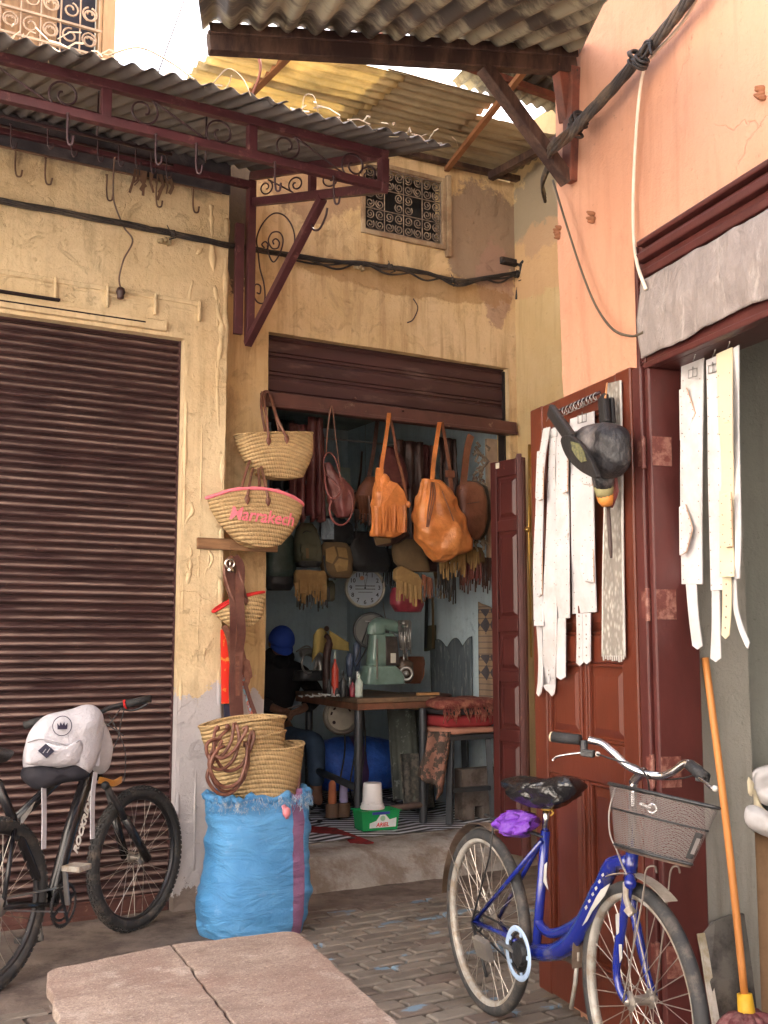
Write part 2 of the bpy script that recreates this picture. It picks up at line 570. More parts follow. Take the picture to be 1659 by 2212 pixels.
# paving blocks: running bond along the wall
def paver_mat():
    b = NB('paving_block')
    p = b.P()
    oi = b.n('ShaderNodeObjectInfo')
    f = b.noise(p, 14, 7, .7)
    c = b.mix(b.ramp(f, [(.3, 0.), (.7, 1.)]), (.08, .066, .057), (.205, .17, .142))
    c = b.mix(b.ramp(oi.outputs['Random'], [(0., .0), (1., .7)]), c, (.235, .205, .175))
    c = b.mix(b.ramp(oi.outputs['Random'], [(.1, .5), (.3, 0.)]), c, (.15, .105, .09))
    c = b.mix(b.ramp(b.noise(p, 1.7, 6, .7), [(.50, 0.), (.64, .75)]), c, (.08, .065, .055))
    s = b.noise(b.mapv(p, (1, 1.6, 1), (3.1, 8.2, 0)), 3.2, 5, .62)
    c = b.mix(b.math('MULTIPLY', b.ramp(s, [(.60, 0.), (.64, 1.)]), .75), c, (.16, .27, .38))
    b.col(c)
    b.l(b.ramp(f, [(.3, .55), (.7, .85)]), b.b.inputs['Roughness'])
    b.bump(b.math('ADD', f, b.noise(p, 90, 4, .7)), .55, .006)
    return b.m
m_pav = paver_mat()
pave = MB()
pave.box((-3.2, -7.5, -.045), (4.0, .25, -.042))
pave = struct(pave.build('pavement', m_gap))
L_, W_ = .189, .089
cells = []
for r in range(-74, -2):
    y = r * .1
    for k in range(-18, 20):
        x = k * .2 + (.1 if r % 2 else 0)
        if x > 2.9: continue
        if x < .55 and y > -1.12: continue
        if y > -.28: continue
        cells.append((x, y))
def inview(x, y):
    d = V3((x, y, 0)) - CAM
    cx_ = d.x * math.sin(AL) - d.y * math.cos(AL); cy_ = d.x * math.cos(AL) + d.y * math.sin(AL)
    if cy_ < .5: return None
    yc = cy_ * _c + d.z * _s; zc = -cy_ * _s + d.z * _c
    u, v = CX + F * cx_ / yc, CY - F * zc / yc
    return u, v
def paver_mesh(mb, x, y, z, jx, jy, seed):
    rnd = random.Random(seed)
    ins = .006
    zz = [z + rnd.uniform(-.002, .002) for _ in range(4)]
    hx, hy = L_ / 2 - .002 - rnd.random() * .003, W_ / 2 - .002 - rnd.random() * .002
    q = []
    for (sx, sy), dz in zip(((-1, -1), (1, -1), (1, 1), (-1, 1)), zz):
        q.append((x + sx * hx + jx, y + sy * hy + jy, -.041))
    for (sx, sy), dz in zip(((-1, -1), (1, -1), (1, 1), (-1, 1)), zz):
        q.append((x + sx * hx + jx, y + sy * hy + jy, dz - .006))
    for (sx, sy), dz in zip(((-1, -1), (1, -1), (1, 1), (-1, 1)), zz):
        q.append((x + sx * (hx - ins) + jx, y + sy * (hy - ins) + jy, dz))
    f = [(8, 9, 10, 11)]
    for k in range(4):
        j = (k + 1) % 4
        f += [(k, j, 4 + j, 4 + k), (4 + k, 4 + j, 8 + j, 8 + k)]
    mb.add(q, f)
vis = []
for c_ in cells:
    w = inview(*c_)
    if not w: continue
    u, v = w
    hid = (90 < u < 900 and v > 2010 and v > 2010 + max(0, (u - 640)) * .93)
    if -40 < u < 1700 and v < 2250 and not hid: vis.append(((c_[0] - CAM.x) ** 2 + (c_[1] - CAM.y) ** 2, c_))
vis.sort()
near = set(c for _, c in vis[:300])
protos = []
for k in range(8):
    mb = MB(); paver_mesh(mb, 0, 0, 0, 0, 0, k)
    protos.append(mb)
pmesh = []
rest = MB()
for i, c_ in enumerate(cells):
    rnd = random.Random(i)
    z = gz(*c_) * .5 + rnd.uniform(-.003, .003)
    if c_ in near:
        k = i % 8
        if len(pmesh) < 8 and k not in [a for a, _ in pmesh]:
            o = protos[k].build('paving_block', m_pav, pave)
            o.location = V3((0, 0, 0)); 
            for v in o.data.vertices: v.co += V3(pave['_o'])
            pmesh.append((k, o)); ob = o
        else:
            src = dict(pmesh).get(k) or pmesh[0][1]
            ob = src.copy(); COL.objects.link(ob)
        ob.location = V3((c_[0], c_[1], z)) - V3(pave['_o'])
        ob.rotation_euler = (rnd.uniform(-.012, .012), rnd.uniform(-.012, .012), rnd.uniform(-.012, .012))
    else:
        paver_mesh(rest, c_[0], c_[1], z, rnd.uniform(-.001, .001), rnd.uniform(-.001, .001), i)
ro = rest.build('paving_blocks_far', m_pav, pave)
stuff(ro)

# wall A (left shop), wall B (middle shop), side wall, orange wall
EX, NY = V3((1, 0, 0)), V3((0, -1, 0))
wall_grid('left_wall', m_wallA, (0, 0, 0), EX, NY, -3.6, .655, -.04, 4.12, [(-1.85, .412, -.1, 3.015)], depth=.16)
wall_grid('upper_wall', m_upper, (0, .02, 4.13), EX, NY, -3.6, -.02, 0, 2.8, [(-.62, -.09, .30, 1.5)], depth=.2)
wall_grid('middle_wall', m_wallB, (0, YB, 0), EX, NY, .50, 2.90, -.04, 4.53, [(1.035, 2.80, -.1, 3.215), (1.665, 2.285, 3.955, 4.425)], depth=.14, amp=.008)
sw = wall_grid('side_wall', m_wallS, (2.865, .33, 0), (0, -1, 0), V3((-1, 0, 0)), 0, 3.2, -.04, 4.9, [], depth=.1)
# plaster lip and ridges on the left wall: raised bands above and beside the shutter
rb = MB()
def ridge(pts, r, y=.001, mb=rb):
    pp = catmull([V3(p) + V3((fbm((p[2] * 2, r * 99, 0), 3) * .012, 0, 0)) for p in pts], 9)
    y += r * .55
    mb.tube([V3((p.x, y + fbm(p, 14) * .003, p.z)) for p in pp], [max(.001, r * (1 + 1.1 * fbm(p, 9) + .5 * fbm(p, 30))) for p in pp], 7)
ridge([(-1.9, 0, 3.215), (-1, 0, 3.22), (-.35, 0, 3.21), (.1, 0, 3.19), (.5, 0, 3.17)], .012)
ridge([(-1.9, 0, 3.12), (-.3, 0, 3.115), (-.28, 0, 3.19)], .008)
ridge([(.43, 0, 3.0), (.425, 0, 2), (.43, 0, .9), (.43, 0, .2)], .011)
ridge([(.52, 0, 3.02), (.53, 0, 2.2), (.525, 0, 1.2), (.53, 0, .2)], .005)
ridge([(.55, 0, 3.8), (.56, 0, 3.5), (.60, 0, 3.2), (.62, 0, 3.1), (.60, 0, 2.8), (.63, 0, 2.4)], .014)
ridge([(.645, 0, 3.75), (.64, 0, 3.4), (.645, 0, 2.7), (.64, 0, 2.0), (.645, 0, 1.2), (.64, 0, .3)], .018, .006)
for k in range(26):
    x0 = random.uniform(.44, .63); z0 = random.uniform(1.3, 3.7)
    ridge([(x0 + random.uniform(-.012, .012) * j, 0, z0 - .05 * j) for j in range(4)], random.uniform(.003, .010))
struct(rb.build('plaster_ridges', m_wallA, None, smooth=True))
# thin slot lines in the plaster box above the shutter (an old sign box)
bx = MB()
bx.box((-1.9, -.035, 3.035), (.30, .0, 3.09)); bx.box((-1.9, -.02, 3.125), (-.28, .0, 3.20)); bx.box((-1.9, -.012, 3.21), (.5, .0, 3.235))
for x in (-.30, -.03, .23, .48):
    bx.box((x, -.028, 3.12), (x + .012, 0, 3.235))
struct(bx.build('lintel_trim', m_wallA, None, bevel=.004))
bx = MB(); bx.box((-1.7, -.037, 3.112), (-.27, -.0, 3.122)); bx.box((-1.2, -.0365, 3.062), (.18, -.03, 3.070))
struct(bx.build('lintel_slot', mat('slot_black', (.02, .01, .012), .9), None))

sO = .16
ow = wall_grid('orange_wall', m_orange, PC, SC, NC, sO, 5.0, -.04, 7.5, [(.80, 2.7, -.1, 2.72)], step=.08, depth=.13, amp=.008)
ob_ = MB()
q0, q1 = Cw(sO, -.14, 0), Cw(sO, -2.4, 0)
ob_.prism([q0, q1, q1 + SC * .12, q0 + SC * .12], (0, 0, 7.4))
struct(ob_.build('orange_end_wall', m_orange))
# right shop reveal and inner walls
rv = MB()
rv.prism([Cw(.83, -.005, 0), Cw(.83, -.345, 0), Cw(.72, -.345, 0), Cw(.72, -.14, 0)], (0, 0, 2.9))
struct(rv.build('right_shop_reveal_wall', m_grey))
rv = MB()
rv.prism([Cw(.62, -.33, 0), Cw(.62, -2.2, 0), Cw(.5, -2.2, 0), Cw(.5, -.33, 0)], (0, 0, 3.0))
rv.prism([Cw(.5, -2.2, 0), Cw(3.2, -2.2, 0), Cw(3.2, -2.3, 0), Cw(.5, -2.3, 0)], (0, 0, 3.0))
rv.prism([Cw(2.75, -.14, 0), Cw(2.75, -2.2, 0), Cw(2.85, -2.2, 0), Cw(2.85, -.14, 0)], (0, 0, 3.0))
struct(rv.build('right_shop_inner_wall', m_ggreen))
rv = MB(); rv.prism([Cw(.5, -.15, 2.95), Cw(3, -.15, 2.95), Cw(3, -2.3, 2.95), Cw(.5, -2.3, 2.95)], (0, 0, .1))
struct(rv.build('right_shop_ceiling', m_ggreen))

bk_ = MB(); bk_.box((-2.0, .9, -.04), (.50, 1.0, 3.3)); bk_.box((-2.0, .17, 3.2), (.50, .9, 3.3)); bk_.box((-2.1, .17, -.04), (-2.0, 1.0, 3.3)); bk_.box((.42, .17, -.04), (.50, .9, 3.3))
struct(bk_.build('left_shop_inner_wall', m_dark))
# middle shop room: x 0.72..2.86, y .43..1.70, floor z .19
ZF = .20
rm = MB()
rm.box((.60, 2.95, ZF - .1), (3.09, 3.03, 3.4)); rm.box((.52, .43, ZF - .1), (.60, 3.03, 3.4))
struct(rm.build('shop_back_wall', m_blue))
rm = MB(); rm.box((3.0, .43, ZF - .1), (3.09, 2.95, 3.4)); rm.box((2.91, .40, ZF - .1), (3.0, .43, 3.4)); struct(rm.build('shop_side_wall', m_blue))
rm = MB(); rm.box((.52, .43, 3.25), (3.09, 3.03, 3.4)); struct(rm.build('shop_ceiling', m_dark))
# step with a worn slope in front of the shop
st = MB()
prof = [(-.06, -.02), (.02, .055), (.08, .13), (.13, .17), (.20, .185), (.44, .19), (.44, -.03)]
def stf(a, b):
    i = min(int(b * 6), 5); t = b * 6 - i
    y = prof[i][0] * (1 - t) + prof[i + 1][0] * t; z = prof[i][1] * (1 - t) + prof[i + 1][1] * t
    x = .66 + 2.2 * a
    return (x, y + .03 + .02 * fbm((x, y, z), 3), z + .012 * fbm((x, y, z), 4) + .006 * fbm((x, y, z), 14))
st.grid(stf, 110, 36)
struct(st.build('step', m_step, None, smooth=True))
# striped floor mat tiles
def stripe_mat():
    b = NB('striped_floor_covering')
    p = b.mapv(b.P(), (1, 1, 1), (0, 0, 0), (0, 0, .1))
    x, y, z = b.sep(p)[:3]
    zig = b.math('PINGPONG', b.math('MULTIPLY', x, 1.0), .28)
    a = b.math('ADD', b.math('MULTIPLY', y, 1.0), b.math('MULTIPLY', zig, .45))
    f = b.math('FRACT', b.math('MULTIPLY', a, 11))
    c = b.mix(b.ramp(f, [(.42, 0.), (.46, 1.)]), (.80, .82, .88), (.02, .022, .035))
    c = b.mix(b.ramp(b.noise(b.P(), 6, 6, .7), [(.50, 0.), (.75, .5)]), c, (.16, .15, .15))
    b.col(c)
    b.b.inputs['Roughness'].default_value = .6
    return b.m
fl = MB()
fl.grid(lambda a, b: (.6 + 2.4 * a, .405 + 2.55 * b, ZF + .004 + .004 * fbm((a * 3, b * 3, 0), 2)), 30, 24)
struct(fl.build('shop_floor', stripe_mat(), None, smooth=True))
fl = MB(); fl.box((.52, .42, -.04), (3.09, 3.0, ZF - .004)); struct(fl.build('shop_floor_slab', m_step))
# guide/jamb strips of the middle shutter opening

# unseen walls round the alley, added to bounce light in and block sun strips
op = MB()
op.box((-9, -9.4, -.04), (7, -9.0, 6.2)); op.box((-5.4, -9.0, -.04), (-5.0, .2, 6.0)); op.box((2.9, -2.2, 0), (6.5, -1.2, 7.4))
struct(op.build('unseen_light_walls', plaster('pale_alley_plaster', (.70, .68, .65), (.74, .73, .71), (.36, .33, .3), streak=.2)))
# ------------------------------------------------------------ roller shutters
m_shut = mat('brown_shutter_paint', (.085, .04, .036), .62, var=.35, vs=9, c2=(.27, .19, .165), mixs=7, thr=(.56, .72), bump=.35, bs=70, stretch=(.35, 1, 2.5), spec=.5, rnd=.35)
m_shut2 = mat('brown_shutter_paint_smooth', (.052, .021, .022), .5, var=.25, vs=5, c2=(.15, .09, .08), mixs=6, thr=(.55, .75), bump=.2, stretch=(.5, 1, 2))
m_rail = mat('brown_rail_paint', (.085, .034, .028), .55, var=.3, c2=(.2, .14, .1), mixs=14, thr=(.6, .66), bump=.4)
def slat_mat():
    b = NB('brown_slat_paint'); p = b.P(); z = b.sep(b.P(True))[2]
    oi = b.n('ShaderNodeObjectInfo')
    f = b.noise(b.mapv(p, (.5, 1, 1)), 7, 6, .65)
    c = b.mix(b.ramp(f, [(.3, 0.), (.7, 1.)]), (.032, .014, .015), (.062, .029, .028))
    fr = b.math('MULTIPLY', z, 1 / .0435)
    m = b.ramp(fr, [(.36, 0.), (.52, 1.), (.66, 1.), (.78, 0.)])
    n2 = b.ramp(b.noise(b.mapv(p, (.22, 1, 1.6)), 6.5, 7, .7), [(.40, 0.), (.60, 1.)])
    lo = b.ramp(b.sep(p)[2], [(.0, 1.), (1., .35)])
    c = b.mix(b.math('MULTIPLY', b.math('MULTIPLY', m, n2), .75), c, (.36, .255, .215))  # pale dusty crest band, painting each slat's highlight line into the colour
    c = b.mix(b.math('MULTIPLY', b.ramp(b.noise(p, 16, 6, .75), [(.64, 0.), (.70, 1.)]), .6), c, (.30, .20, .15))
    b.col(c); b.b.inputs['Roughness'].default_value = .5
    b.bump(b.noise(p, 60, 4, .7), .3, .003); return b.m
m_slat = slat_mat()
sh = thing('roller_shutter', 'closed dark brown corrugated roller shutter behind the mountain bike', 'roller shutter', (-.72, .10, 0))
YS = .085
pitch, x0, x1 = .0435, -1.86, .415
mb = MB()
n = 8
pr = []
for k in range(n + 1):
    a = k / n
    pr.append((-.024 * math.sin(math.pi * min(1, a / .8)) ** .8 if a < .8 else .006, a * pitch))
nx = 60
vs = []
for i in range(nx + 1):
    x = x0 + (x1 - x0) * i / nx
    for (d, z) in pr: vs.append((x, YS + d + fbm((x, z * 3, 1), 5) * .0025, z + fbm((x, 0, 2), 3) * .0015))
mb.add(vs, [(i * (n + 1) + k, (i + 1) * (n + 1) + k, (i + 1) * (n + 1) + k + 1, i * (n + 1) + k + 1) for i in range(nx) for k in range(n)])
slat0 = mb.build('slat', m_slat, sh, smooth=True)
slat0.data.transform(Matrix.Translation(V3(sh['_o'])))
zb = .085
N = int((3.05 - zb) / pitch)
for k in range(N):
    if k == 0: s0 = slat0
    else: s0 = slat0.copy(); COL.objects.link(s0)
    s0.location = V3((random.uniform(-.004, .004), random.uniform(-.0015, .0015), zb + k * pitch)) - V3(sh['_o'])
mb = MB(); mb.box((x0, YS - .02, .01), (x1 - .01, YS + .01, .09)); mb.box((x0, YS - .03, .0), (x1 - .01, YS + .012, .022)); mb.box((x0, YS - .026, .082), (x1 - .01, YS - .019, .094))
mb.build('bottom_bar', m_rail, sh, bevel=.004)
mb = MB(); mb.box((x1 - .012, YS - .03, 0), (x1 - .004, YS + .03, 3.02)); mb.box((x1 - .03, YS + .026, 0), (x1 - .004, YS + .04, 3.02))
mb.build('guide_rail', m_shut2, sh)
mb = MB(); mb.box((-.95, YS - .026, 1.05), (-.62, YS - .018, 1.30))
mb.build('lock_plate', m_shut2, sh, bevel=.01)
# second shutter, rolled most of the way up
sh2 = thing('roller_shutter', 'dark brown roller shutter rolled up above the open leather shop', 'roller shutter', (1.9, YB, 2.8))
Y2 = YB + .07
x0, x1 = 1.03, 2.815
mb = MB()
pr = [(0, 0), (0, .012), (-.012, .016), (-.012, .028), (0, .032), (0, .036), (-.010, .040), (-.012, .052), (-.012, .075), (-.012, .10), (-.008, .112), (0, .118)]
vs = []
nx = 40; n = len(pr) - 1
for i in range(nx + 1):
    x = x0 + (x1 - x0) * i / nx
    for (d, z) in pr: vs.append((x, Y2 + d + fbm((x, z * 3, 4), 4) * .002, z + 2.84))
mb.add(vs, [(i * (n + 1) + k, (i + 1) * (n + 1) + k, (i + 1) * (n + 1) + k + 1, i * (n + 1) + k + 1) for i in range(nx) for k in range(n)])
s0 = mb.build('slat', m_shut2, sh2, smooth=True, smart=40)
for k in (-1, 1, 2, 3):
    dup(s0, (0, 0, k * .118) if k > 0 else (0, 0, .118 * 3.0 + .0001)) if k > 0 else None
mb = MB()
mb.box((.985, YB - .045, 2.755), (2.83, YB + .03, 2.84)); mb.box((.985, YB - .055, 2.752), (2.83, YB - .045, 2.775)); mb.box((.985, YB + .0, 2.84), (2.83, YB + .05, 2.852))
mb.build('bottom_bar', m_rail, sh2, bevel=.006)
mb = MB(); mb.box((2.787, Y2 - .03, ZF), (2.805, Y2 + .04, 3.2)); mb.box((1.03, Y2 - .03, ZF), (1.045, Y2 + .04, 3.2))
mb.build('guide_rail', mat('guide_black', (.02, .015, .015), .5), sh2)
mb = MB()
for u in (870, 1000, 1033, 765):
    p = Py(u, {870: 888, 1000: 862, 1033: 868, 765: 862}[u], YB - .05)
    mb.lathe([(.006, 0), (.008, .01), (.008, .02), (.003, .024)], p, (0, -1, 0), 8)
mb.build('bolt', m_rail, sh2)

# ------------------------------------------------------------ big maroon door leaf lying open on the orange wall
m_door = mat('red_brown_door_paint', (.110, .024, .012), .34, var=.22, vs=5, c2=(.30, .13, .075), mixs=16, thr=(.66, .70), bump=.22, bs=50, stretch=(1, 1, .4), spec=.5)
m_mar = mat('maroon_paint', (.075, .017, .015), .42, var=.25, vs=6, c2=(.24, .10, .07), mixs=18, thr=(.665, .71), bump=.25, bs=50, stretch=(1, 1, .5), spec=.5)
def panel_slab(mb, s0, s1, z0, z1, o, raise_=.012):
    """raised and fielded panel on the wall frame"""
    k = .028
    a = [Cw(s0, o, z0), Cw(s1, o, z0), Cw(s1, o, z1), Cw(s0, o, z1)]
    b = [Cw(s0 + k, o + raise_, z0 + k), Cw(s1 - k, o + raise_, z0 + k), Cw(s1 - k, o + raise_, z1 - k), Cw(s0 + k, o + raise_, z1 - k)]
    mb.add(a + b, [(0, 1, 5, 4), (1, 2, 6, 5), (2, 3, 7, 6), (3, 0, 4, 7), (4, 5, 6, 7)])
def bxc(mb, s0, s1, o0, o1, z0, z1):
    return mb.hexa([Cw(s0, o0, z0), Cw(s1, o0, z0), Cw(s1, o1, z0), Cw(s0, o1, z0), Cw(s0, o0, z1), Cw(s1, o0, z1), Cw(s1, o1, z1), Cw(s0, o1, z1)])
dl = thing('door_leaf', 'tall red-brown panelled door leaf folded open against the orange wall behind the blue bicycle', 'door', Cw(.37, .03, 0))
OD = .055
mb = MB()
bxc(mb, -.02, .085, .012, OD, .03, 2.335); bxc(mb, .665, .765, .012, OD, .03, 2.335)
mb.build('stile', m_door, dl, bevel=.005)
for (z0, z1) in ((2.225, 2.333), (1.30, 1.40), (.87, 1.015), (.035, .22)):
    mb = MB(); bxc(mb, .086, .664, .014, OD - .002, z0, z1); mb.build('rail', m_door, dl, bevel=.005)
for (z0, z1) in ((1.401, 2.224), (1.016, 1.299), (.221, .869)):
    for (a, b) in ((.087, .345), (.400, .663)):
        mb = MB(); bxc(mb, a, b, .016, .030, z0, z1); panel_slab(mb, a + .02, b - .02, z0 + .02, z1 - .02, .030)
        mb.build('panel', m_door, dl)
    mb = MB(); bxc(mb, .346, .399, .014, OD - .004, z0, z1); bxc(mb, .366, .379, OD - .004, OD + .006, z0, z1)
    mb.build('muntin', m_door, dl, bevel=.003)
mb = MB()
for (a, b) in ((.086, .345), (.400, .664)):
    for (z0, z1) in ((1.401, 2.224), (1.016, 1.299), (.221, .869)):
        for q in ((a, a + .012, z0, z1), (b - .012, b, z0, z1), (a, b, z0, z0 + .012), (a, b, z1 - .012, z1)):
            bxc(mb, q[0], q[1], .030, .046, q[2], q[3])
mb.build('beading', m_door, dl, bevel=.003)
# folded stile leaf between the gap and the jamb
lf = thing('folded_door_leaf', 'narrow maroon folding leaf with hinges between the open door and the cement reveal', 'door', Cw(.80, .02, 0))
mb = MB(); bxc(mb, .768, .825, .012, .05, .03, 2.325); mb.build('hinge_stile', m_mar, lf, bevel=.006)
mb = MB(); bxc(mb, .842, .87, -.125, .045, .02, 2.31); mb.build('jamb_panel', m_mar, lf, bevel=.006)
for z in (2.02, 1.50, .95, .35):
    mb = MB(); mb.tube([Cw(.834, .05, z - .055), Cw(.834, .05, z + .055)], .009, 10)
    for k in (-.03, .005, .035): mb.tube([Cw(.834, .05, z + k), Cw(.834, .05, z + k + .003)], .0105, 10)
    bxc(mb, .80, .834, .050, .0535, z - .045, z + .045); bxc(mb, .8705, .8735, -.035, .04, z - .05, z + .05)
    mb.build('hinge', mat('rusty_paint', (.13, .035, .028), .5, c2=(.26, .12, .09), mixs=30, bump=.5), lf)
# carved frame
fr = thing('door_frame', 'moulded maroon architrave round the doorway in the orange wall', 'door frame', Cw(1.6, .02, 0))
mb = MB()
for (a, b, o) in ((.755, .775, .02), (.775, .805, .012), (.805, .82, .024), (.82, .845, .014)):
    bxc(mb, a, b, -.01, o, 2.325, 2.775)
mb.build('architrave_side', m_mar, fr, bevel=.004)
mb = MB()   # rope carving
for (sa, o) in ((.790, .016), (.832, .017)):
    for k in range(30):
        z = 2.34 + k * .0125
        mb.tube([Cw(sa - .008, o, z), Cw(sa + .008, o, z + .010)], .0035, 5)
mb.build('rope_carving', m_mar, fr, smooth=True)
for (za, zb2, o) in ((2.755, 2.775, .045), (2.728, 2.752, .022), (2.695, 2.727, .050), (2.667, 2.694, .024), (2.635, 2.666, .040), (2.61, 2.634, .018)):
    mb = MB(); bxc(mb, .812, 3.2, -.01, o, za, zb2); mb.build('moulding', m_mar, fr, bevel=.006)
mb = MB(); bxc(mb, .846, 3.2, -.12, .012, 2.31, 2.609); mb.build('lintel_board', m_mar, fr, bevel=.004)
mb = MB(); bxc(mb, .846, 3.2, .012, .035, 2.31, 2.375); bxc(mb, .846, 3.2, .0125, .05, 2.308, 2.330); mb.build('lintel_bead', m_mar, fr, bevel=.005)
# grey cloth stretched over the fanlight
def cloth_mat():
    b = NB('dusty_grey_cloth')
    p = b.P()
    f = b.noise(p, 9, 7, .7)
    c = b.mix(b.ramp(f, [(.3, 0.), (.7, 1.)]), (.20, .165, .155), (.30, .255, .24))
    z = b.sep(p)[2]
    c = b.mix(b.ramp(b.noise(b.mapv(p, (1, 1, .35)), 15, 7, .75, .8), [(.55, 0.), (.66, .6)]), c, (.42, .37, .34))
    b.col(c); b.b.inputs['Roughness'].default_value = .9
    b.bump(b.noise(b.mapv(p, (1, 1, .4)), 14, 6, .7, .5), .8, .02)
    return b.m
m_cloth = cloth_mat()
zt = lambda s: 2.615 - .004 * math.sin(s * 20)
def clothf(a, b):
    s = .845 + a * 2.2
    lo = 2.345 + .014 * max(0, math.sin(s * 5.2 + .6)) + .01 * fbm((s, 0, 0), 6)
    if a < .05: lo -= .0
    zt_ = 2.622 + .006 * fbm((s, 1, 0), 9)
    z = lo + (zt_ - lo) * b
    o = .045 + .014 * (1 - abs(2 * b - 1)) + .006 * fbm((s * 2.2, z * .6, 0), 6) + .01 * (1 - b)
    return Cw(s - .012 * math.sin(b * 3) + .006 * fbm((z, 0, 1), 8), o, z)
mb = MB(); mb.grid(clothf, 160, 26)
cl = mb.build('grey_cloth', m_cloth, None, smooth=True, solid=.004)
tag(cl, 'dusty grey cloth stretched under the maroon cornice over the right-hand doorway', 'cloth')

# ------------------------------------------------------------ narrow half leaf of the middle shop
nl = thing('narrow_door_leaf', 'narrow maroon panelled folding door of the leather shop standing ajar', 'door', (2.68, .2, ZF - .02))
A0 = Pd(1066, 1600, 6.95); A1 = Pd(1136, 1600, 6.72)
A0.z = A1.z = 0
ew = (A1 - A0).normalized(); wn = (A1 - A0).length; nn = V3((ew.y, -ew.x, 0))
if nn.dot(CAM - A0) < 0: nn = -nn
def Nw(s, o, z): return A0 + ew * s + nn * o + V3((0, 0, z))
def bxn(mb, s0, s1, o0, o1, z0, z1, W=Nw):
    return mb.hexa([W(s0, o0, z0), W(s1, o0, z0), W(s1, o1, z0), W(s0, o1, z0), W(s0, o0, z1), W(s1, o0, z1), W(s1, o1, z1), W(s0, o1, z1)])
zt_ = Pd(1066, 1000, 6.95).z; zb_ = .12
mb = MB(); bxn(mb, 0, .055, -.035, 0, zb_, zt_); bxn(mb, wn - .055, wn, -.035, 0, zb_, zt_); mb.build('stile', m_mar, nl, bevel=.004)
zr = [zb_, zb_ + .16, .78, .86, 1.16, 1.24, 1.48, 1.56, 2.12, 2.21, 2.40, zt_]
zr = [zb_, .30, .78, .85, 1.14, 1.20, 1.44, 1.52, 2.06, 2.13, zt_ - .10, zt_]
for k in range(0, 12, 2):
    mb = MB(); bxn(mb, .056, wn - .056, -.034, -.002, zr[k], zr[k + 1]); mb.build('rail', m_mar, nl, bevel=.004)
for k in range(1, 11, 2):
    mb = MB(); bxn(mb, .056, wn - .056, -.03, -.018, zr[k], zr[k + 1])
    a, b, c, d = .07, wn - .07, zr[k] + .02, zr[k + 1] - .02
    q = [Nw(a, -.018, c), Nw(b, -.018, c), Nw(b, -.018, d), Nw(a, -.018, d)]
    e = .022
    q += [Nw(a + e, -.004, c + e), Nw(b - e, -.004, c + e), Nw(b - e, -.004, d - e), Nw(a + e, -.004, d - e)]
    mb.add(q, [(0, 1, 5, 4), (1, 2, 6, 5), (2, 3, 7, 6), (3, 0, 4, 7), (4, 5, 6, 7)])
    mb.build('panel', m_mar, nl)
ew2 = V3((.55, .83, 0)); nn2 = V3((.83, -.55, 0))
def Nw2(s, o, z): return A1 + ew2 * s + nn2 * o + V3((0, 0, z))
mb = MB(); bxn(mb, -.01, .30, -.03, .0, zb_, zt_ + .02, Nw2); bxn(mb, .0, .02, 0, .012, zb_, zt_, Nw2); bxn(mb, .035, .045, 0, .01, zb_, zt_, Nw2); mb.build('edge_leaf', m_mar, nl, bevel=.003)
mb = MB(); bxn(mb, .055, .085, 0, .003, zt_ - .045, zt_ - .01, Nw); mb.build('price_tag', mat('paper', (.7, .65, .5), .8), nl)
# brass bolt on the side
bo = thing('door_bolt', 'long brass bolt rod beside the narrow maroon door', 'bolt', Nw2(.02, .04, 1.9))
mb = MB()
p0 = Pd(1143, 960, 6.5); p1 = Pd(1143, 1150, 6.5); p2 = Pd(1148, 1420, 6.5)
mb.tube([p0, p1, p2], .006, 8); mb.tube([p0 + V3((.012, 0, 0)), p1 + V3((.012, 0, 0))], .004, 6)
mb.build('rod', mat('brass', (.45, .28, .07), .35, metal=.9, c2=(.25, .15, .06)), bo, smooth=True)
mb = MB(); mb.sphere(Pd(1140, 1144, 6.48), (.017, .017, .017)); mb.build('knob', _M['brass'], bo, smooth=True)

# ------------------------------------------------------------ corrugated awning over the left shop
m_tin = mat('grey_corrugated_tin', (.125, .112, .108), .55, metal=.15, var=.2, vs=3, c2=(.10, .085, .08), mixs=3, thr=(.45, .65), bump=.2, bs=40)
m_iron = mat('maroon_iron_paint', (.065, .018, .023), .45, var=.3, c2=(.17, .075, .07), mixs=12, thr=(.58, .68), bump=.3, spec=.5)
m_scr = mat('wrought_iron_dark', (.035, .016, .02), .5, var=.3, bump=.2)
aw = thing('awning', 'grey corrugated awning on a maroon scrolled iron truss above the left shutter', 'awning', (-.5, -.7, 3.4))
SL = .31 / 1.0 * .667 * 1.0
SL = .207                                                 # fall per metre outwards
def Aw(x, t, dz=0): return V3((x, -t, 4.02 - SL * t * 1.5 + dz))
T0 = 1.5
def aedge(x): return 1.80 + .03 * math.sin(x * 2.1)
pit = .076
def corr(mb, fn, x0, x1, nxw, t0f, t1f, amp, nt=10):
    """corrugated sheet: fn(x,t,dz)"""
    k = int((x1 - x0) / nxw * 8)
    mb.grid(lambda a, b: fn(x0 + (x1 - x0) * a, t0f(x0 + (x1 - x0) * a) + (t1f(x0 + (x1 - x0) * a) - t0f(x0 + (x1 - x0) * a)) * b, amp * math.cos(2 * math.pi * (x0 + (x1 - x0) * a) / nxw)), k, nt)
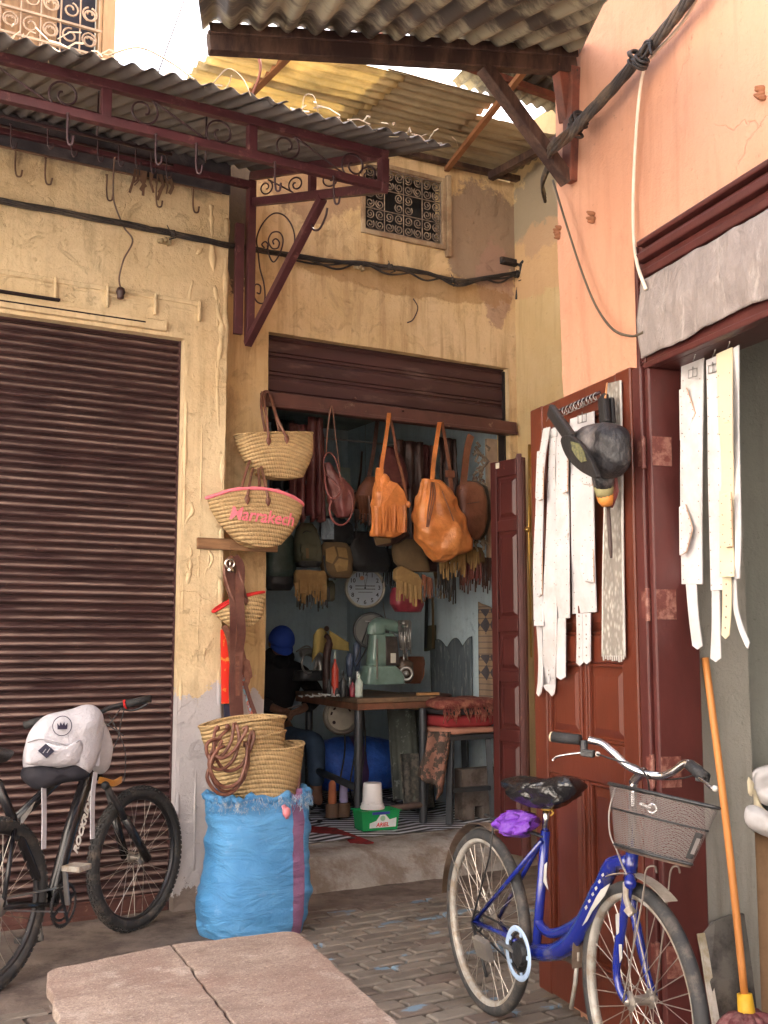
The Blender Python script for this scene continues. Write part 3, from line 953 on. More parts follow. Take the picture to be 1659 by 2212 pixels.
# sheets are pieces of their own, lapped
for i, (xa, xb) in enumerate(((-2.9, -2.12), (-2.2, -1.36), (-1.44, -.60), (-.68, .16), (.08, .62), (.56, .93))):
    mb = MB()
    dz = .035 + (.006 if i % 2 else 0)
    corr(mb, lambda x, t, q, dz=dz: Aw(x, t, dz + q + .004 * math.sin(t * 3 + x)), xa, xb, pit,
         lambda x: -.03, lambda x, i=i: aedge(x) + (.03, -.02, .0, .03, -.01, .015)[i] + .012 * fbm((x, i, 0), 9), .0105, 14)
    mb.build('corrugated_sheet', m_tin, aw, smooth=True, solid=.0015)
XA = .79
def Cb(x, t, dz=0): return Aw(x, t, dz)
def chord(nm, a, b, w, h, up=V3((0, 0, 1))):
    mb = MB(); mb.beam(a, b, w, h, up); return mb.build(nm, m_iron, aw, bevel=.003)
chord('top_chord', Cb(-3.2, T0), Cb(XA, T0), .035, .038)
chord('bottom_chord', Cb(-3.2, T0, -.150), Cb(XA, T0, -.150), .035, .036)
chord('wall_purlin', Cb(-3.2, .03, -.06), Cb(XA, .03, -.06), .04, .04)
chord('mid_purlin', Cb(-3.2, .75, .0), Cb(XA - .02, .75, .0), .03, .03)
chord('side_rafter', Cb(XA, .0, -.0), Cb(XA, T0 + .02, .0), .035, .045)
chord('side_chord', Cb(XA, .0, -.155), Cb(XA, T0 + .02, -.155), .035, .045)
for x in (XA, .15, -.47, -1.09, -1.7, -2.3):
    chord('truss_post', Cb(x, T0, -.135), Cb(x, T0, -.02), .04, .035 if x != XA else .045, V3((0, 1, 0)))
chord('truss_post', Cb(XA, .78, -.14), Cb(XA, .78, -.02), .035, .035, V3((0, 1, 0)))
chord('wall_post', (XA - .01, -.02, 3.05), (XA - .01, -.02, 3.98), .045, .05, V3((0, 1, 0)))
chord('wall_post', (XA - .075, -.012, 3.08), (XA - .075, -.012, 3.72), .05, .03, V3((0, 1, 0)))
chord('diagonal_brace', (XA - .02, -.02, 3.03), Cb(XA, .90, -.17), .042, .042, V3((1, 0, 0)))
def spiral(c, r, a0, turns, dirn, ex, ey, rin=.22, n=26):
    """from the eye outwards, ending at angle a0 with radius r"""
    o = []
    for i in range(n + 1):
        t = i / n
        rr = r * (rin + (1 - rin) * t ** .75)
        a = a0 - dirn * (1 - t) * turns * 2 * math.pi
        o.append(V3(c) + ex * math.cos(a) * rr + ey * math.sin(a) * rr)
    return o
def sscroll(c1, c2, r, ex, ey, flip=1, turns=1.35):
    d = V3(c2) - V3(c1)
    ang = math.atan2(d.dot(ey), d.dot(ex))
    a = spiral(c1, r, ang - flip * math.pi * .42, turns, -flip, ex, ey)
    b = spiral(c2, r, ang + math.pi - flip * math.pi * .42, turns, -flip, ex, ey)
    m1 = (a[-1] + b[-1]) / 2
    return catmull(a + [m1] + b[::-1], 2)
def scroll_obj(pts, r=.0045, nm='scroll', parent=aw, m=None, n=6):
    mb = MB(); mb.tube(pts, r, n); return mb.build(nm, m or m_scr, parent, smooth=True)
ezs = V3((0, 0, 1))
for xa, fl in ((-.30, 1), (.33, 1), (-.94, 1), (-1.55, 1), (-2.15, 1)):
    xb = xa + .33
    scroll_obj(sscroll(Cb(xa - .02, T0, -.070), Cb(xb - .02, T0, -.084), .066, EX, ezs, -1))
ey_ = V3((0, -2.1, -SL * 3.1))
for ta in (.13, .90):
    scroll_obj(sscroll(Cb(XA, ta + .07, -.078), Cb(XA, ta + .46, -.082), .046, ey_, ezs, -1))
# big scrolls in the bracket triangle
oy = V3((0, -1, 0))
c_ = V3((XA, -.27, 3.47))
scroll_obj(catmull([Py(u, v, 0) for u, v in ((572, 536), (566, 528), (574, 522), (580, 532), (570, 545), (557, 535), (556, 510), (570, 480), (592, 461), (615, 466), (632, 490), (637, 520), (628, 548), (618, 562))], 5))
scroll_obj(catmull([Py(u, v, 0) for u, v in ((592, 528), (590, 520), (597, 516), (604, 524), (600, 536), (588, 536), (580, 520), (588, 503), (604, 502), (612, 518), (606, 545), (592, 566), (582, 552), (578, 530))], 5))
scroll_obj(catmull([Py(u, v, -.02) for u, v in ((558, 545), (562, 580), (570, 610), (573, 640), (569, 655), (556, 652), (548, 635), (552, 615), (563, 618), (562, 634), (555, 632))], 5))
scroll_obj(catmull([Cb(XA, .80, -.20), V3((XA, -.78, 3.46)), V3((XA, -.86, 3.42)), V3((XA, -.93, 3.46)), V3((XA, -.95, 3.50))], 5), .006, 'hanging_hook')
# hook rails: two rods hung under the bottom chord and many hooks
hr = thing('hook_rail', 'dark hanging rod with a row of iron hooks under the awning truss', 'hook rail', (-.8, -1.25, 3.2))
_h0, _h1 = Py(0, 250, -1.2), Py(372, 334, -1.2)
def Hz(x): return _h0.lerp(_h1, (x - _h0.x) / (_h1.x - _h0.x))
scroll_obj([Hz(-2.2), Hz(-1.0), Hz(_h1.x)], .007, 'rod', hr)
scroll_obj([Hz(-2.2) + V3((0, .1, .02)), Hz(_h1.x + .04) + V3((0, .1, .0))], .006, 'rod', hr)
for x in (-.95, -.42, .06): scroll_obj([Hz(x), Hz(x) + V3((0, 0, .22))], .004, 'hanger', hr)
def hook_pts(p, L=.085, w=.02, d=V3((1, 0, 0))):
    p = V3(p)
    return catmull([p + V3((0, 0, .012)) + d * .006, p + V3((0, 0, .012)) - d * .006, p, p + V3((0, 0, -L * .6)), p + V3((0, 0, -L)) + d * w * .3, p + V3((0, 0, -L)) + d * w, p + V3((0, 0, -L * .72)) + d * w * 1.2], 4)
h0 = scroll_obj(hook_pts(Hz(-2.0)), .0032, 'hook', hr, None, 5)
xx = -1.9
while xx < _h1.x:
    c = dup(h0, Hz(xx) - Hz(-2.0) + V3((0, random.uniform(0, .1), 0)))
    c.rotation_euler.z = random.uniform(-.15, .15) * 0
    xx += random.uniform(.075, .14) * (.8 if xx > -.6 else 1)
h1 = scroll_obj(hook_pts(Cb(-.62, T0 + .02, -.17), .11, .03, V3((.6, -.4, 0))), .005, 'hook', aw, None, 5)
for x in (-.27, -.10, .25, .53, -1.0, -1.5): dup(h1, Cb(x, T0 + .02, -.17) - Cb(-.62, T0 + .02, -.17))
# hooks screwed to the wall under the awning
hk = thing('wall_hooks', 'row of rusty iron hooks hanging from the sooty ledge over the left shutter', 'hook rail', (-.2, -.02, 3.75))
w0 = scroll_obj(hook_pts((-.52, -.03, 3.85), .12, .03), .005, 'hook', hk, mat('rust_brown', (.16, .09, .055), .8, c2=(.08, .04, .03)), 5)
for (x, z) in ((-.37, 3.84), (-.05, 3.82), (.22, 3.84), (.43, 3.85), (-.78, 3.85)): dup(w0, V3((x, -.03, z)) - V3((-.52, -.03, 3.85)))
mb = MB(); mb.tube([(-.9, -.02, 3.87), (0, -.025, 3.865), (.6, -.02, 3.87)], .006, 6)
for k in range(14):
    x = random.uniform(.1, .3); mb.strap([(x, -.03, 3.9), (x + random.uniform(-.02, .02), -.035, 3.84), (x + random.uniform(-.03, .03), -.03, 3.84 - random.uniform(.02, .10))], random.uniform(.006, .02), (1, 0, 0), .002)
mb.build('rag', _M['rust_brown'], hk)
# sooty ledge
mb = MB(); mb.box((-3.4, -.022, 3.875), (.655, .0, 4.06))
le = mb.build('sooty_ledge', mat('soot_black', (.035, .03, .036), .9, c2=(.08, .065, .07), mixs=4, bump=.6), None, bevel=.006); struct(le)
# debris along the upper edge of the awning: bits that catch the sun
m_deb = mat('dry_palm_scraps', (.42, .34, .24), .8, var=.3)
db = MB()
for k in range(170):
    x = random.uniform(-2.6, 1.1); t = aedge(x) - random.random() ** 2 * .5
    if random.random() < .5: x = random.uniform(-2.4, -.55)
    p = Aw(x, t, .055)
    a = random.uniform(0, 6.28); L = random.uniform(.01, .06)
    db.strap([p, p + V3((math.cos(a) * L, math.sin(a) * L, random.uniform(0, .02))), p + V3((math.cos(a) * 2 * L, math.sin(a) * 1.7 * L, random.uniform(-.01, .02)))], random.uniform(.003, .010), (0, .3, 1), .002)
stuff(tag(db.build('palm_scraps', m_deb), 'dry scraps and palm fibres scattered along the edge of the left awning', 'scraps'))
for (nm, pts, r, lab) in (
    ('dry_stalk', [Aw(.02, 1.80, .04), Aw(.03, 1.86, .16), Aw(-.02, 1.83, .30)], .006, 'reddish dry stalk sticking up from the left awning edge'),
    ('bent_wire', [Aw(-.55, 1.8, .05), Aw(-.45, 1.85, .10), Aw(-.33, 1.84, .08), Aw(-.24, 1.86, .03)], .0035, 'pale bent cane lying over the left awning edge below the upper window'),
    ('wire_loop', [Aw(-.14, 1.8, .05), Aw(-.09, 1.82, .12), Aw(-.03, 1.82, .10), Aw(0, 1.84, .03)], .0022, 'small bowed wire standing on the left awning edge'),
    ('wire_loop', [Aw(.24, 1.8, .03), Aw(.25, 1.8, .10), Aw(.29, 1.8, .11), Aw(.31, 1.8, .05)], .0018, 'thin upright wire loop on the awning edge by the yellow roof')):
    mb = MB(); mb.tube(catmull(pts, 6), r, 6)
    tag(mb.build(nm, m_deb if nm != 'dry_stalk' else mat('stalk_red', (.25, .10, .07), .8), None, smooth=True), lab, 'wire' if 'wire' in nm else 'stalk')
for (a, b, r) in (((.12, 1.9, 0), (.45, 1.9, .9), .004), ((.22, 1.95, 0), (.40, 1.95, .95), .003)):
    mb = MB(); mb.tube([V3((.1 + a[0] - .1, -.3, 4.3)), V3((b[0], -.1, 5.3))], r, 5)
    tag(mb.build('slack_wire', m_scr, None), 'thin dark wire crossing the bright sky above the left awning' if r > .0035 else 'thinner pale wire beside the first one in the bright sky', 'wire')

# ------------------------------------------------------------ timber awning on the orange wall
m_beam = mat('dark_brown_timber_paint', (.038, .02, .018), .6, var=.3, c2=(.12, .07, .05), bump=.4, stretch=(2, 2, .5))
m_beamr = mat('red_oxide_iron', (.20, .065, .04), .6, c2=(.10, .04, .03), bump=.4)
aw2 = thing('awning', 'old corrugated awning on a dark painted beam fixed to the orange wall', 'awning', Cw(.43, .6, 3.4))
Wb0, wz = Pcs(1250, 108)
B0 = Cw(Wb0, 0, 3.675); B1 = Cw(Wb0, 1.49, 3.50)
bd_ = (B1 - B0).normalized()
mb = MB(); mb.beam(B0 + bd_ * .02, B1, .05, .075); mb.beam(B0 + bd_ * .02 + V3((0, 0, .04)) + SC * .03, B1 + V3((0, 0, .04)) + SC * .03, .012, .04)
mb.build('beam', m_beam, aw2, bevel=.004)
sa, za = Pcs(1242, 395)
mb = MB(); mb.beam(Cw(sa, .03, za), B0 + bd_ * .42 + V3((0, 0, -.03)), .055, .05); mb.build('diagonal_brace', m_beam, aw2, bevel=.004)
mb = MB(); mb.beam(Cw(sa + .0, .02, za), Cw(Wb0 + .0, .03, 3.66), .055, .045, V3((1, 0, 0))); mb.beam(B0 + bd_ * .09 + V3((0, 0, 0)), Cw(sa, .03, za + .25), .05, .045, V3((1, 0, 0)))
mb.build('wall_post', m_beamr, aw2, bevel=.004)
cd = ray(480, 375).normalized()          # sheets run up and away
def old_tin():
    b = NB('old_patched_tin')
    p = b.P()
    q = b.mapv(p, (1, 1, 1))
    n = b.noise(p, 2.2, 7, .7)
    c = b.mix(b.ramp(n, [(.44, 0.), (.54, 1.)]), (.05, .042, .038), (.40, .38, .28))
    c = b.mix(b.ramp(b.noise(p, 6, 7, .7), [(.55, 0.), (.68, .8)]), c, (.12, .075, .045))
    b.col(c)
    b.b.inputs['Roughness'].default_value = .5
    b.b.inputs['Metallic'].default_value = .1
    b.bump(b.noise(p, 30, 5, .7), .3, .004)
    return b.m
m_oldtin = old_tin()
npl = bd_.cross(cd).normalized()
if npl.z < 0: npl = -npl
Lb = (B1 - B0).length
_pe = Pp(1303, 0, B0 + npl * .06, npl) - B0
_gr = cd.dot(bd_); _r1 = -(_pe.dot(cd) - _pe.dot(bd_) * _gr) / (1 - _gr * _gr); _a1 = _pe.dot(bd_) + _r1 * _gr
def amin(r): return _a1 * (r * 1.5 - .05) / _r1
for i, (a, b) in enumerate(((-.05, .36), (.32, .78), (.74, 1.17), (1.12, Lb + .02))):
    mb = MB()
    w = .105
    k = int((b - a) / w * 10)
    mb.grid(lambda q, r, a=a, b=b, i=i: B0 + bd_ * max(a + (b - a) * q, min(amin(r), b)) - cd * (r * 1.5 - .05 - .02 * fbm((q, i, 0), 4)) + npl * (.062 + .018 * math.cos(2 * math.pi * (a + (b - a) * q) / w) + .003 * (i % 2)), k, 12)
    mb.build('corrugated_sheet', m_oldtin, aw2, smooth=True, solid=.0015)

# ------------------------------------------------------------ yellow translucent roof over the alley corner
def trans_mat(name, c, t, rough=.5):
    b = NB(name)
    p = b.P()
    n = b.ramp(b.noise(p, 3, 7, .7), [(.35, 0.), (.7, 1.)])
    col = b.mix(n, c, tuple(x * .55 for x in c))
    col = b.mix(b.math('MULTIPLY', b.ramp(b.noise(b.mapv(p, (.5, 4, 1)), 3, 6, .7), [(.5, 0.), (.7, 1.)]), .7), col, (.16, .09, .04))
    b.col(col)
    b.b.inputs['Roughness'].default_value = rough
    tr = b.n('ShaderNodeBsdfTranslucent'); b.l(col, tr.inputs['Color'])
    mx = b.n('ShaderNodeMixShader'); mx.inputs[0].default_value = t
    b.l(b.b.outputs[0], mx.inputs[1]); b.l(tr.outputs[0], mx.inputs[2])
    out = [x for x in b.t.nodes if x.type == 'OUTPUT_MATERIAL'][0]
    b.l(mx.outputs[0], out.inputs[0])
    return b.m
m_fibre = trans_mat('yellow_fibreglass', (.80, .66, .36), .26)
m_fibre2 = trans_mat('brown_fibreglass', (.40, .33, .22), .12)
yr = thing('corner_roof', 'yellowed translucent corrugated roof panels over the leather shop wall', 'roof', (1.6, 0, 4.56))
def roofz(x, y): return 4.555 + .03 * (x - 1.6) - .02 * y
for i, (ya, yb, xa, xb, mt) in enumerate(((-.56, -.10, .42, 1.5, m_fibre), (-.16, .40, .40, 1.45, m_fibre), (-.56, -.08, 1.38, 2.15, m_fibre2), (-.14, .42, 1.36, 2.95, m_fibre2), (-.30, -.06, 2.1, 2.95, m_fibre2))):
    mb = MB()
    w = .076
    k = max(8, int((yb - ya) / w * 8))
    def rf(a, b, ya=ya, yb=yb, xa=xa, xb=xb, i=i):
        y = ya + (yb - ya) * a; x = xa + (xb - xa) * b
        if a == 0: y += .02 * fbm((x, i, 0), 5)
        return (x, y, roofz(x, y) + .011 * math.cos(2 * math.pi * y / w) + .005 * i + .01 * fbm((x, y, i), 1.5))
    mb.grid(rf, k, 24)
    mb.build('roof_panel', mt, yr, smooth=True, solid=.0015)
m_raft = mat('orange_brown_timber', (.27, .12, .055), .7, var=.3, bump=.3)
for (a, b, w) in (((2.30, .27, 4.50), (2.03, -1.0, 4.58), .035), ((.80, -.5, 4.53), (.78, .3, 4.53), .04)):
    mb = MB(); mb.beam(a, b, w, .03); mb.build('rafter', m_raft, yr)
mb = MB(); mb.beam((1.60, .24, 4.515), (2.88, .24, 4.545), .05, .035); mb.build('wall_plate', m_beam, yr, bevel=.003)
mb = MB(); mb.beam((2.62, .22, 4.50), (2.85, -.6, 4.62), .05, .05); mb.build('rafter', m_beam, yr)
# darker tin sheets behind, lapped across
dk = thing('corner_roof', 'dark patched tin sheets crossing above the timber brace by the orange wall', 'roof', (2.2, -1, 4.7))
for i, (xa, xb, y0, y1) in enumerate(((1.30, 1.78, -1.55, -.66), (1.74, 2.2, -1.6, -.44), (2.16, 2.75, -1.6, -.47), (2.70, 3.2, -1.6, -.2))):
    mb = MB()
    w = .08
    mb.grid(lambda a, b, xa=xa, xb=xb, y0=y0, y1=y1, i=i: (xa + (xb - xa) * a + b * .12, y0 + (y1 - y0) * b, 4.66 + .012 * math.cos(2 * math.pi * (xa + (xb - xa) * a) / w) + .006 * (i % 2) + .04 * (1 - b)), int((xb - xa) / w * 8), 10)
    mb.build('corrugated_sheet', m_oldtin, dk, smooth=True, solid=.0015)
mb = MB(); mb.beam((1.2, -.75, 4.62), (3.1, -.62, 4.64), .04, .04); mb.build('batten', m_beamr, dk)

# ------------------------------------------------------------ wrought-iron grilles
def frame_rect(mb, W, s0, s1, z0, z1, w, d0, d1):
    for q in ((s0, s0 + w, z0, z1), (s1 - w, s1, z0, z1), (s0 + w, s1 - w, z0, z0 + w), (s0 + w, s1 - w, z1 - w, z1)):
        bxn(mb, q[0], q[1], d0, d1, q[2], q[3], W)
wg = thing('window_grille', 'square window with dusty wrought-iron scroll grille over the middle shop', 'window', (1.97, YB, 3.955))
Wb = lambda s, o, z: V3((s, YB - o, z))
mb = MB(); mb.box((1.66, YB + .10, 3.95), (2.29, YB + .13, 4.43)); mb.build('pane', mat('black_window', (.012, .012, .014), .3), wg)
mg = mat('dusty_iron', (.13, .10, .08), .8, c2=(.26, .20, .15), mixs=20, bump=.4)
mb = MB(); frame_rect(mb, Wb, 1.655, 2.295, 3.945, 4.435, .03, -.02, .02); mb.build('frame', mat('dusty_wood', (.23, .15, .09), .85, c2=(.36, .27, .17), bump=.5), wg, bevel=.004)
mb = MB(); bxn(mb, 2.296, 2.33, -.01, .03, 3.90, 4.46, Wb); mb.build('frame', _M['dusty_wood'], wg, bevel=.004)
mb = MB()
for k in range(5): mb.tube([Wb(1.69 + k * .1425, -.0, 3.97), Wb(1.69 + k * .1425, 0, 4.42)], .004, 5)
for k in range(4): mb.tube([Wb(1.68, .0, 3.985 + k * .139), Wb(2.28, 0, 3.985 + k * .139)], .004, 5)
mb.build('bar', mg, wg)
sc0 = None
for i in range(4):
    for j in range(3):
        for q, (dx, dz_, fl) in enumerate(((.036, .036, 1), (.107, .036, -1), (.036, .103, -1), (.107, .103, 1))):
            x, z = 1.69 + i * .1425 + dx, 3.985 + j * .139 + dz_
            if i in (1, 2) and j == 1 and q in (0, 1, 2, 3) and (i + q) % 2: continue
            pts = spiral(Wb(0, .002, 0), .031, math.pi * (.25 + .5 * q), 1.6, fl, EX, ezs, .12, 22)
            if sc0 is None or True:
                mb = MB(); mb.tube([p + V3((x, 0, z)) for p in pts], .0042, 5); mb.build('scroll', mg, wg, smooth=True)
# upper-left window
ug = thing('window_grille', 'upper left window with pale scroll grille over brown wooden shutters', 'window', (-.35, .05, 4.43))
mwood = mat('honey_wood', (.42, .27, .14), .6, var=.3, c2=(.30, .18, .09), bump=.3, stretch=(4, 4, .6))
Wu = lambda s, o, z: V3((s, .02 - o, z))
for (a, b) in ((-.61, -.50), (-.50, -.40), (-.40, -.31)):
    mb = MB(); bxn(mb, a + .002, b - .002, -.09, -.06, 4.45, 5.6, Wu); mb.build('shutter_board', mwood, ug, bevel=.004)
mb = MB(); bxn(mb, -.31, -.10, -.12, -.10, 4.44, 5.6, Wu); mb.build('pane', mat('dark_blue_glass', (.035, .033, .04), .5), ug)
mb = MB(); bxn(mb, -.088, -.022, -.05, .03, 4.35, 5.7, Wu); bxn(mb, -.105, -.09, -.06, .02, 4.43, 5.65, Wu); mb.build('jamb_board', mat('sunlit_jamb_wood', (.42, .26, .13), .7, bump=.3, stretch=(3, 3, .6)), ug, bevel=.004)
mb = MB()
for k in range(6): mb.tube([Wu(-.615 + k * .102, .01, 4.45), Wu(-.615 + k * .102, .01, 5.6)], .005, 5)
for z in (4.5, 4.64, 5.2): mb.beam(Wu(-.62, .012, z), Wu(-.09, .012, z), .02, .012)
mg2 = mat('beige_iron', (.42, .30, .2), .7, bump=.2)
mb.build('bar', mg2, ug)
for k in range(5):
    x = -.565 + k * .102
    for (z, a0, fl) in ((4.575, 0, 1), (4.72, math.pi, -1), (4.86, 0, 1)):
        for sgn in (-1, 1):
            pts = spiral(Wu(x + sgn * .0, .012, z), .042, math.pi / 2 + sgn * .2, 1.2, sgn * fl, EX, ezs, .3, 18)
            mb = MB(); mb.tube(pts, .0055, 5); mb.build('scroll', mg2, ug, smooth=True)
            if k % 2: break
# ------------------------------------------------------------ cables
m_cab = mat('black_cable', (.018, .016, .018), .6, var=.4, c2=(.07, .055, .045), bump=.3)
cab_pts = [(-60, 425), (0, 433), (150, 462), (300, 490), (370, 503), (480, 528), (560, 540), (700, 562), (780, 570), (845, 577), (920, 590), (980, 606), (1040, 602), (1100, 592), (1150, 585), (1168, 592)]
cb = thing('cable_bundle', 'black twisted cable bundle strung across both yellow walls', 'cable', (1, 0, 3.6))
def cpt(u, v, j):
    y = -.045 if u < 480 else (-.045 + (YB + .0) * min(1, (u - 480) / 120) if u < 600 else YB - .05)
    return Py(u, v, y)
base = catmull([cpt(u, v, 0) for u, v in cab_pts], 10)
for j in range(7):
    ph = j * 2 * math.pi / 6
    r = .010 if j < 6 else 0
    amp = .6 + .8 * random.random()
    pts = []
    for i, p in enumerate(base):
        a = ph + i * .22
        sag = (.035 * math.sin(i / 40 * math.pi * (1 + j % 3)) ** 2 if j in (2, 4) and p.x > 1.1 else 0)
        pts.append(p + V3((0, math.cos(a) * r * amp, math.sin(a) * r * amp - sag)))
    mb = MB(); mb.tube(pts, .0065 if j != 3 else .009, 6); mb.build('strand', m_cab, cb, smooth=True)
for (u, v) in ((370, 503), (845, 577), (980, 606), (1150, 588), (1120, 595)):
    c = cpt(u, v, 0)
    mb = MB()
    for k in range(5):
        mb.torus(c + V3((random.uniform(-.02, .02), 0, random.uniform(-.004, .004))), (1, random.uniform(-.3, .3), random.uniform(-.3, .3)), .016, .0045, 16, 5)
    mb.tube([c, c + V3((.02, -.02, -.03)), c + V3((-.02, -.03, -.05))], .004, 5); mb.tube([c, c + V3((-.03, -.02, .03))], .003, 5)
    mb.build('tie', m_cab, cb, smooth=True)
# insulator clamps on the wall
mcl = mat('clamp_plaster', (.35, .27, .16), .8, bump=.3)
for (u, v, lab) in ((775, 577, 'small rusty cable clamp on the wall below the window grille'), (355, 520, 'plastered cable clamp on the yellow wall above the left shutter')):
    c = Py(u, v, (YB if u > 500 else 0) - .02)
    mb = MB(); mb.box(c + V3((-.03, 0, -.012)), c + V3((.03, .03, .008))); mb.box(c + V3((.02, -.02, -.02)), c + V3((.035, .02, .02))); mb.sphere(c + V3((-.02, -.02, -.01)), (.014, .012, .014), 8, 6); mb.sphere(c + V3((.0, -.025, 0)), (.012, .012, .012), 8, 6)
    tag(mb.build('cable_clamp', mcl, None, bevel=.003), lab, 'clamp')
c = Py(1118, 575, YB - .03)
jb = thing('junction_bracket', 'dark metal junction bracket where the cables meet in the yellow corner', 'bracket', c)
mb = MB(); mb.box(c + V3((-.13, -.03, .0)), c + V3((.05, .03, .012))); mb.box(c + V3((-.13, .0, .012)), c + V3((.05, .03, .05))); mb.build('plate', m_cab, jb, bevel=.006)
mb = MB()
for k in range(14):
    a = c + V3((-.02 + .014 * k, -.04 - .02 * k, random.uniform(-.03, .02)))
    mb.tube(catmull([a, a + V3((.02, -.03, .06 * random.random())), a + V3((.05, -.02, -.02)), a + V3((.02, 0, -.05 - .03 * random.random()))], 5), .007, 6)
mb.build('cable_end', m_cab, jb, smooth=True)
mb = MB(); c2 = Py(1118, 625, YB - .02)
mb.tube(catmull([c + V3((0, -.05, 0)), c2 + V3((.01, -.02, .03)), c2, c2 + V3((-.01, 0, -.07))], 5), [.014] * 5 + [.012] * 5 + [.008] * 6, 7); mb.build('cable_end', m_cab, jb, smooth=True)
m_wire = mat('painted_wire', (.40, .29, .13), .7)
def wire(nm, lab, pts, r, m, cat='wire', k=7):
    mb = MB(); mb.tube(catmull(pts, k), r, 6)
    return tag(mb.build(nm, m, None, smooth=True), lab, cat)
wire('wall_wire', 'yellow-painted wire running down the corner beside the middle shutter', [Py(1118, 650, YB - .012), Py(1135, 700, YB - .012), Py(1160, 740, YB - .1), Py(1165, 800, YB - .12), Py(1150, 860, YB - .1), Py(1125, 880, YB - .02)], .007, m_wire)
wire('wall_wire', 'short curled wire sticking out of the yellow wall above the middle shutter', [Py(893, 645, YB - .01), Py(903, 665, YB - .03), Py(893, 690, YB - .03), Py(880, 697, YB - .01)], .004, m_scr)
# bulb holder on its cord
bl = thing('bulb_holder', 'dark bulb holder dangling on a kinked cord over the left shutter', 'lamp holder', Py(261, 630, -.05))
mb = MB(); mb.tube(catmull([Py(248, 340, -.3), Py(245, 400, -.10), Py(248, 440, -.05), Py(268, 490, -.05), Py(287, 520, -.05), Py(268, 560, -.05), Py(258, 600, -.05), Py(261, 622, -.05)], 8), .0045, 6); mb.build('cord', mat('old_cord', (.12, .075, .06), .7), bl, smooth=True)
c = Py(261, 632, -.05)
mb = MB(); mb.lathe([(.008, .03), (.02, .022), (.026, .0), (.018, -.012), (.018, -.03), (.014, -.035)][::-1], c, (0, 0, 1), 12); mb.build('holder', mat('bakelite', (.05, .025, .025), .4), bl, smooth=True)
# bundle on the orange wall
ob2 = thing('cable_bundle', 'thick twisted cable bundle climbing the orange wall past the brace', 'cable', Pc(1300, 200, .05))
pts0 = [Pc(1520, -40, .06), Pc(1480, 10, .06), Pc(1430, 70, .06), Pc(1380, 125, .06), Pc(1320, 195, .07), Pc(1260, 260, .10), Pc(1232, 290, .12)]
e = Pc(1232, 290, .12)
pts0 += [e + V3((-.02, .10, -.03)), Pd(1190, 345, 5.2), Pd(1172, 395, 5.6), Pd(1178, 430, 5.8)]
base = catmull(pts0, 9)
mc2 = mat('brown_black_cable', (.035, .028, .026), .6, var=.4, c2=(.12, .085, .06), mixs=9, bump=.3)
for j in range(6):
    pts = []
    for i, p in enumerate(base):
        a = j * 1.05 + i * .24
        pts.append(p + V3((math.cos(a) * .5, math.cos(a) * .5, math.sin(a))) * .019 * (1 + .2 * math.sin(i * .1 + j)))
    mb = MB(); mb.tube(pts, .0088, 6); mb.build('strand', mc2, ob2, smooth=True)
for (u, v) in ((1380, 125), (1240, 280), (1248, 270)):
    c = Pc(u, v, .08)
    mb = MB()
    for k in range(7):
        mb.torus(c + SC * random.uniform(-.03, .03) + V3((0, 0, random.uniform(-.03, .03))), (SC + V3((0, 0, random.uniform(.3, 1)))), .024, .006, 16, 5)
    for k in range(4):
        mb.tube(catmull([c, c + SC * random.uniform(.02, .06) + V3((0, 0, random.uniform(-.05, .05))), c + SC * .08 + V3((0, 0, random.uniform(-.04, .03)))], 4), .005, 5)
    mb.build('tie', m_cab, ob2, smooth=True)
m_wc = mat('white_cable', (.72, .60, .48), .5)
wire('white_cable', 'pale cable hanging down the orange wall to the grey cloth', [Pc(1510, -10, .03), Pc(1470, 55, .03), Pc(1410, 120, .03), Pc(1392, 150, .03), Pc(1380, 220, .02), Pc(1372, 330, .02), Pc(1368, 440, .02), Pc(1370, 520, .03), Pc(1378, 575, .06), Pc(1396, 625, .065)], .0065, m_wc, 'cable')
wire('hanging_wire', 'thin brown wire swinging from the brace down to the grey cloth corner', [Pc(1195, 390, .05), Pc(1210, 440, .06), Pc(1235, 520, .05), Pc(1262, 600, .05), Pc(1290, 665, .05), Pc(1325, 712, .05), Pc(1365, 726, .055), Pc(1390, 718, .06)], .005, mat('brown_wire', (.10, .075, .05), .6))
m_peg = mat('peg_rust', (.28, .12, .06), .8, bump=.4)
for i, (u, v, lab) in enumerate(((1282, 472, 'rusty stub with plaster round it in the orange wall'), (1212, 505, 'small broken peg near the corner edge of the orange wall'), (1652, 205, 'round plaster plug high on the orange wall'))):
    c = Pc(u, v, .0)
    mb = MB()
    for k in range(5):
        q = c + SC * random.uniform(-.012, .012) + V3((0, 0, random.uniform(-.02, .02)))
        mb.lathe([(.013 - .002 * k, -.01), (.010, .012), (.004, .03)], q, NC + V3((0, 0, random.uniform(-.4, .3))), 7)
    tag(mb.build('wall_peg', m_peg, None), lab, 'peg')
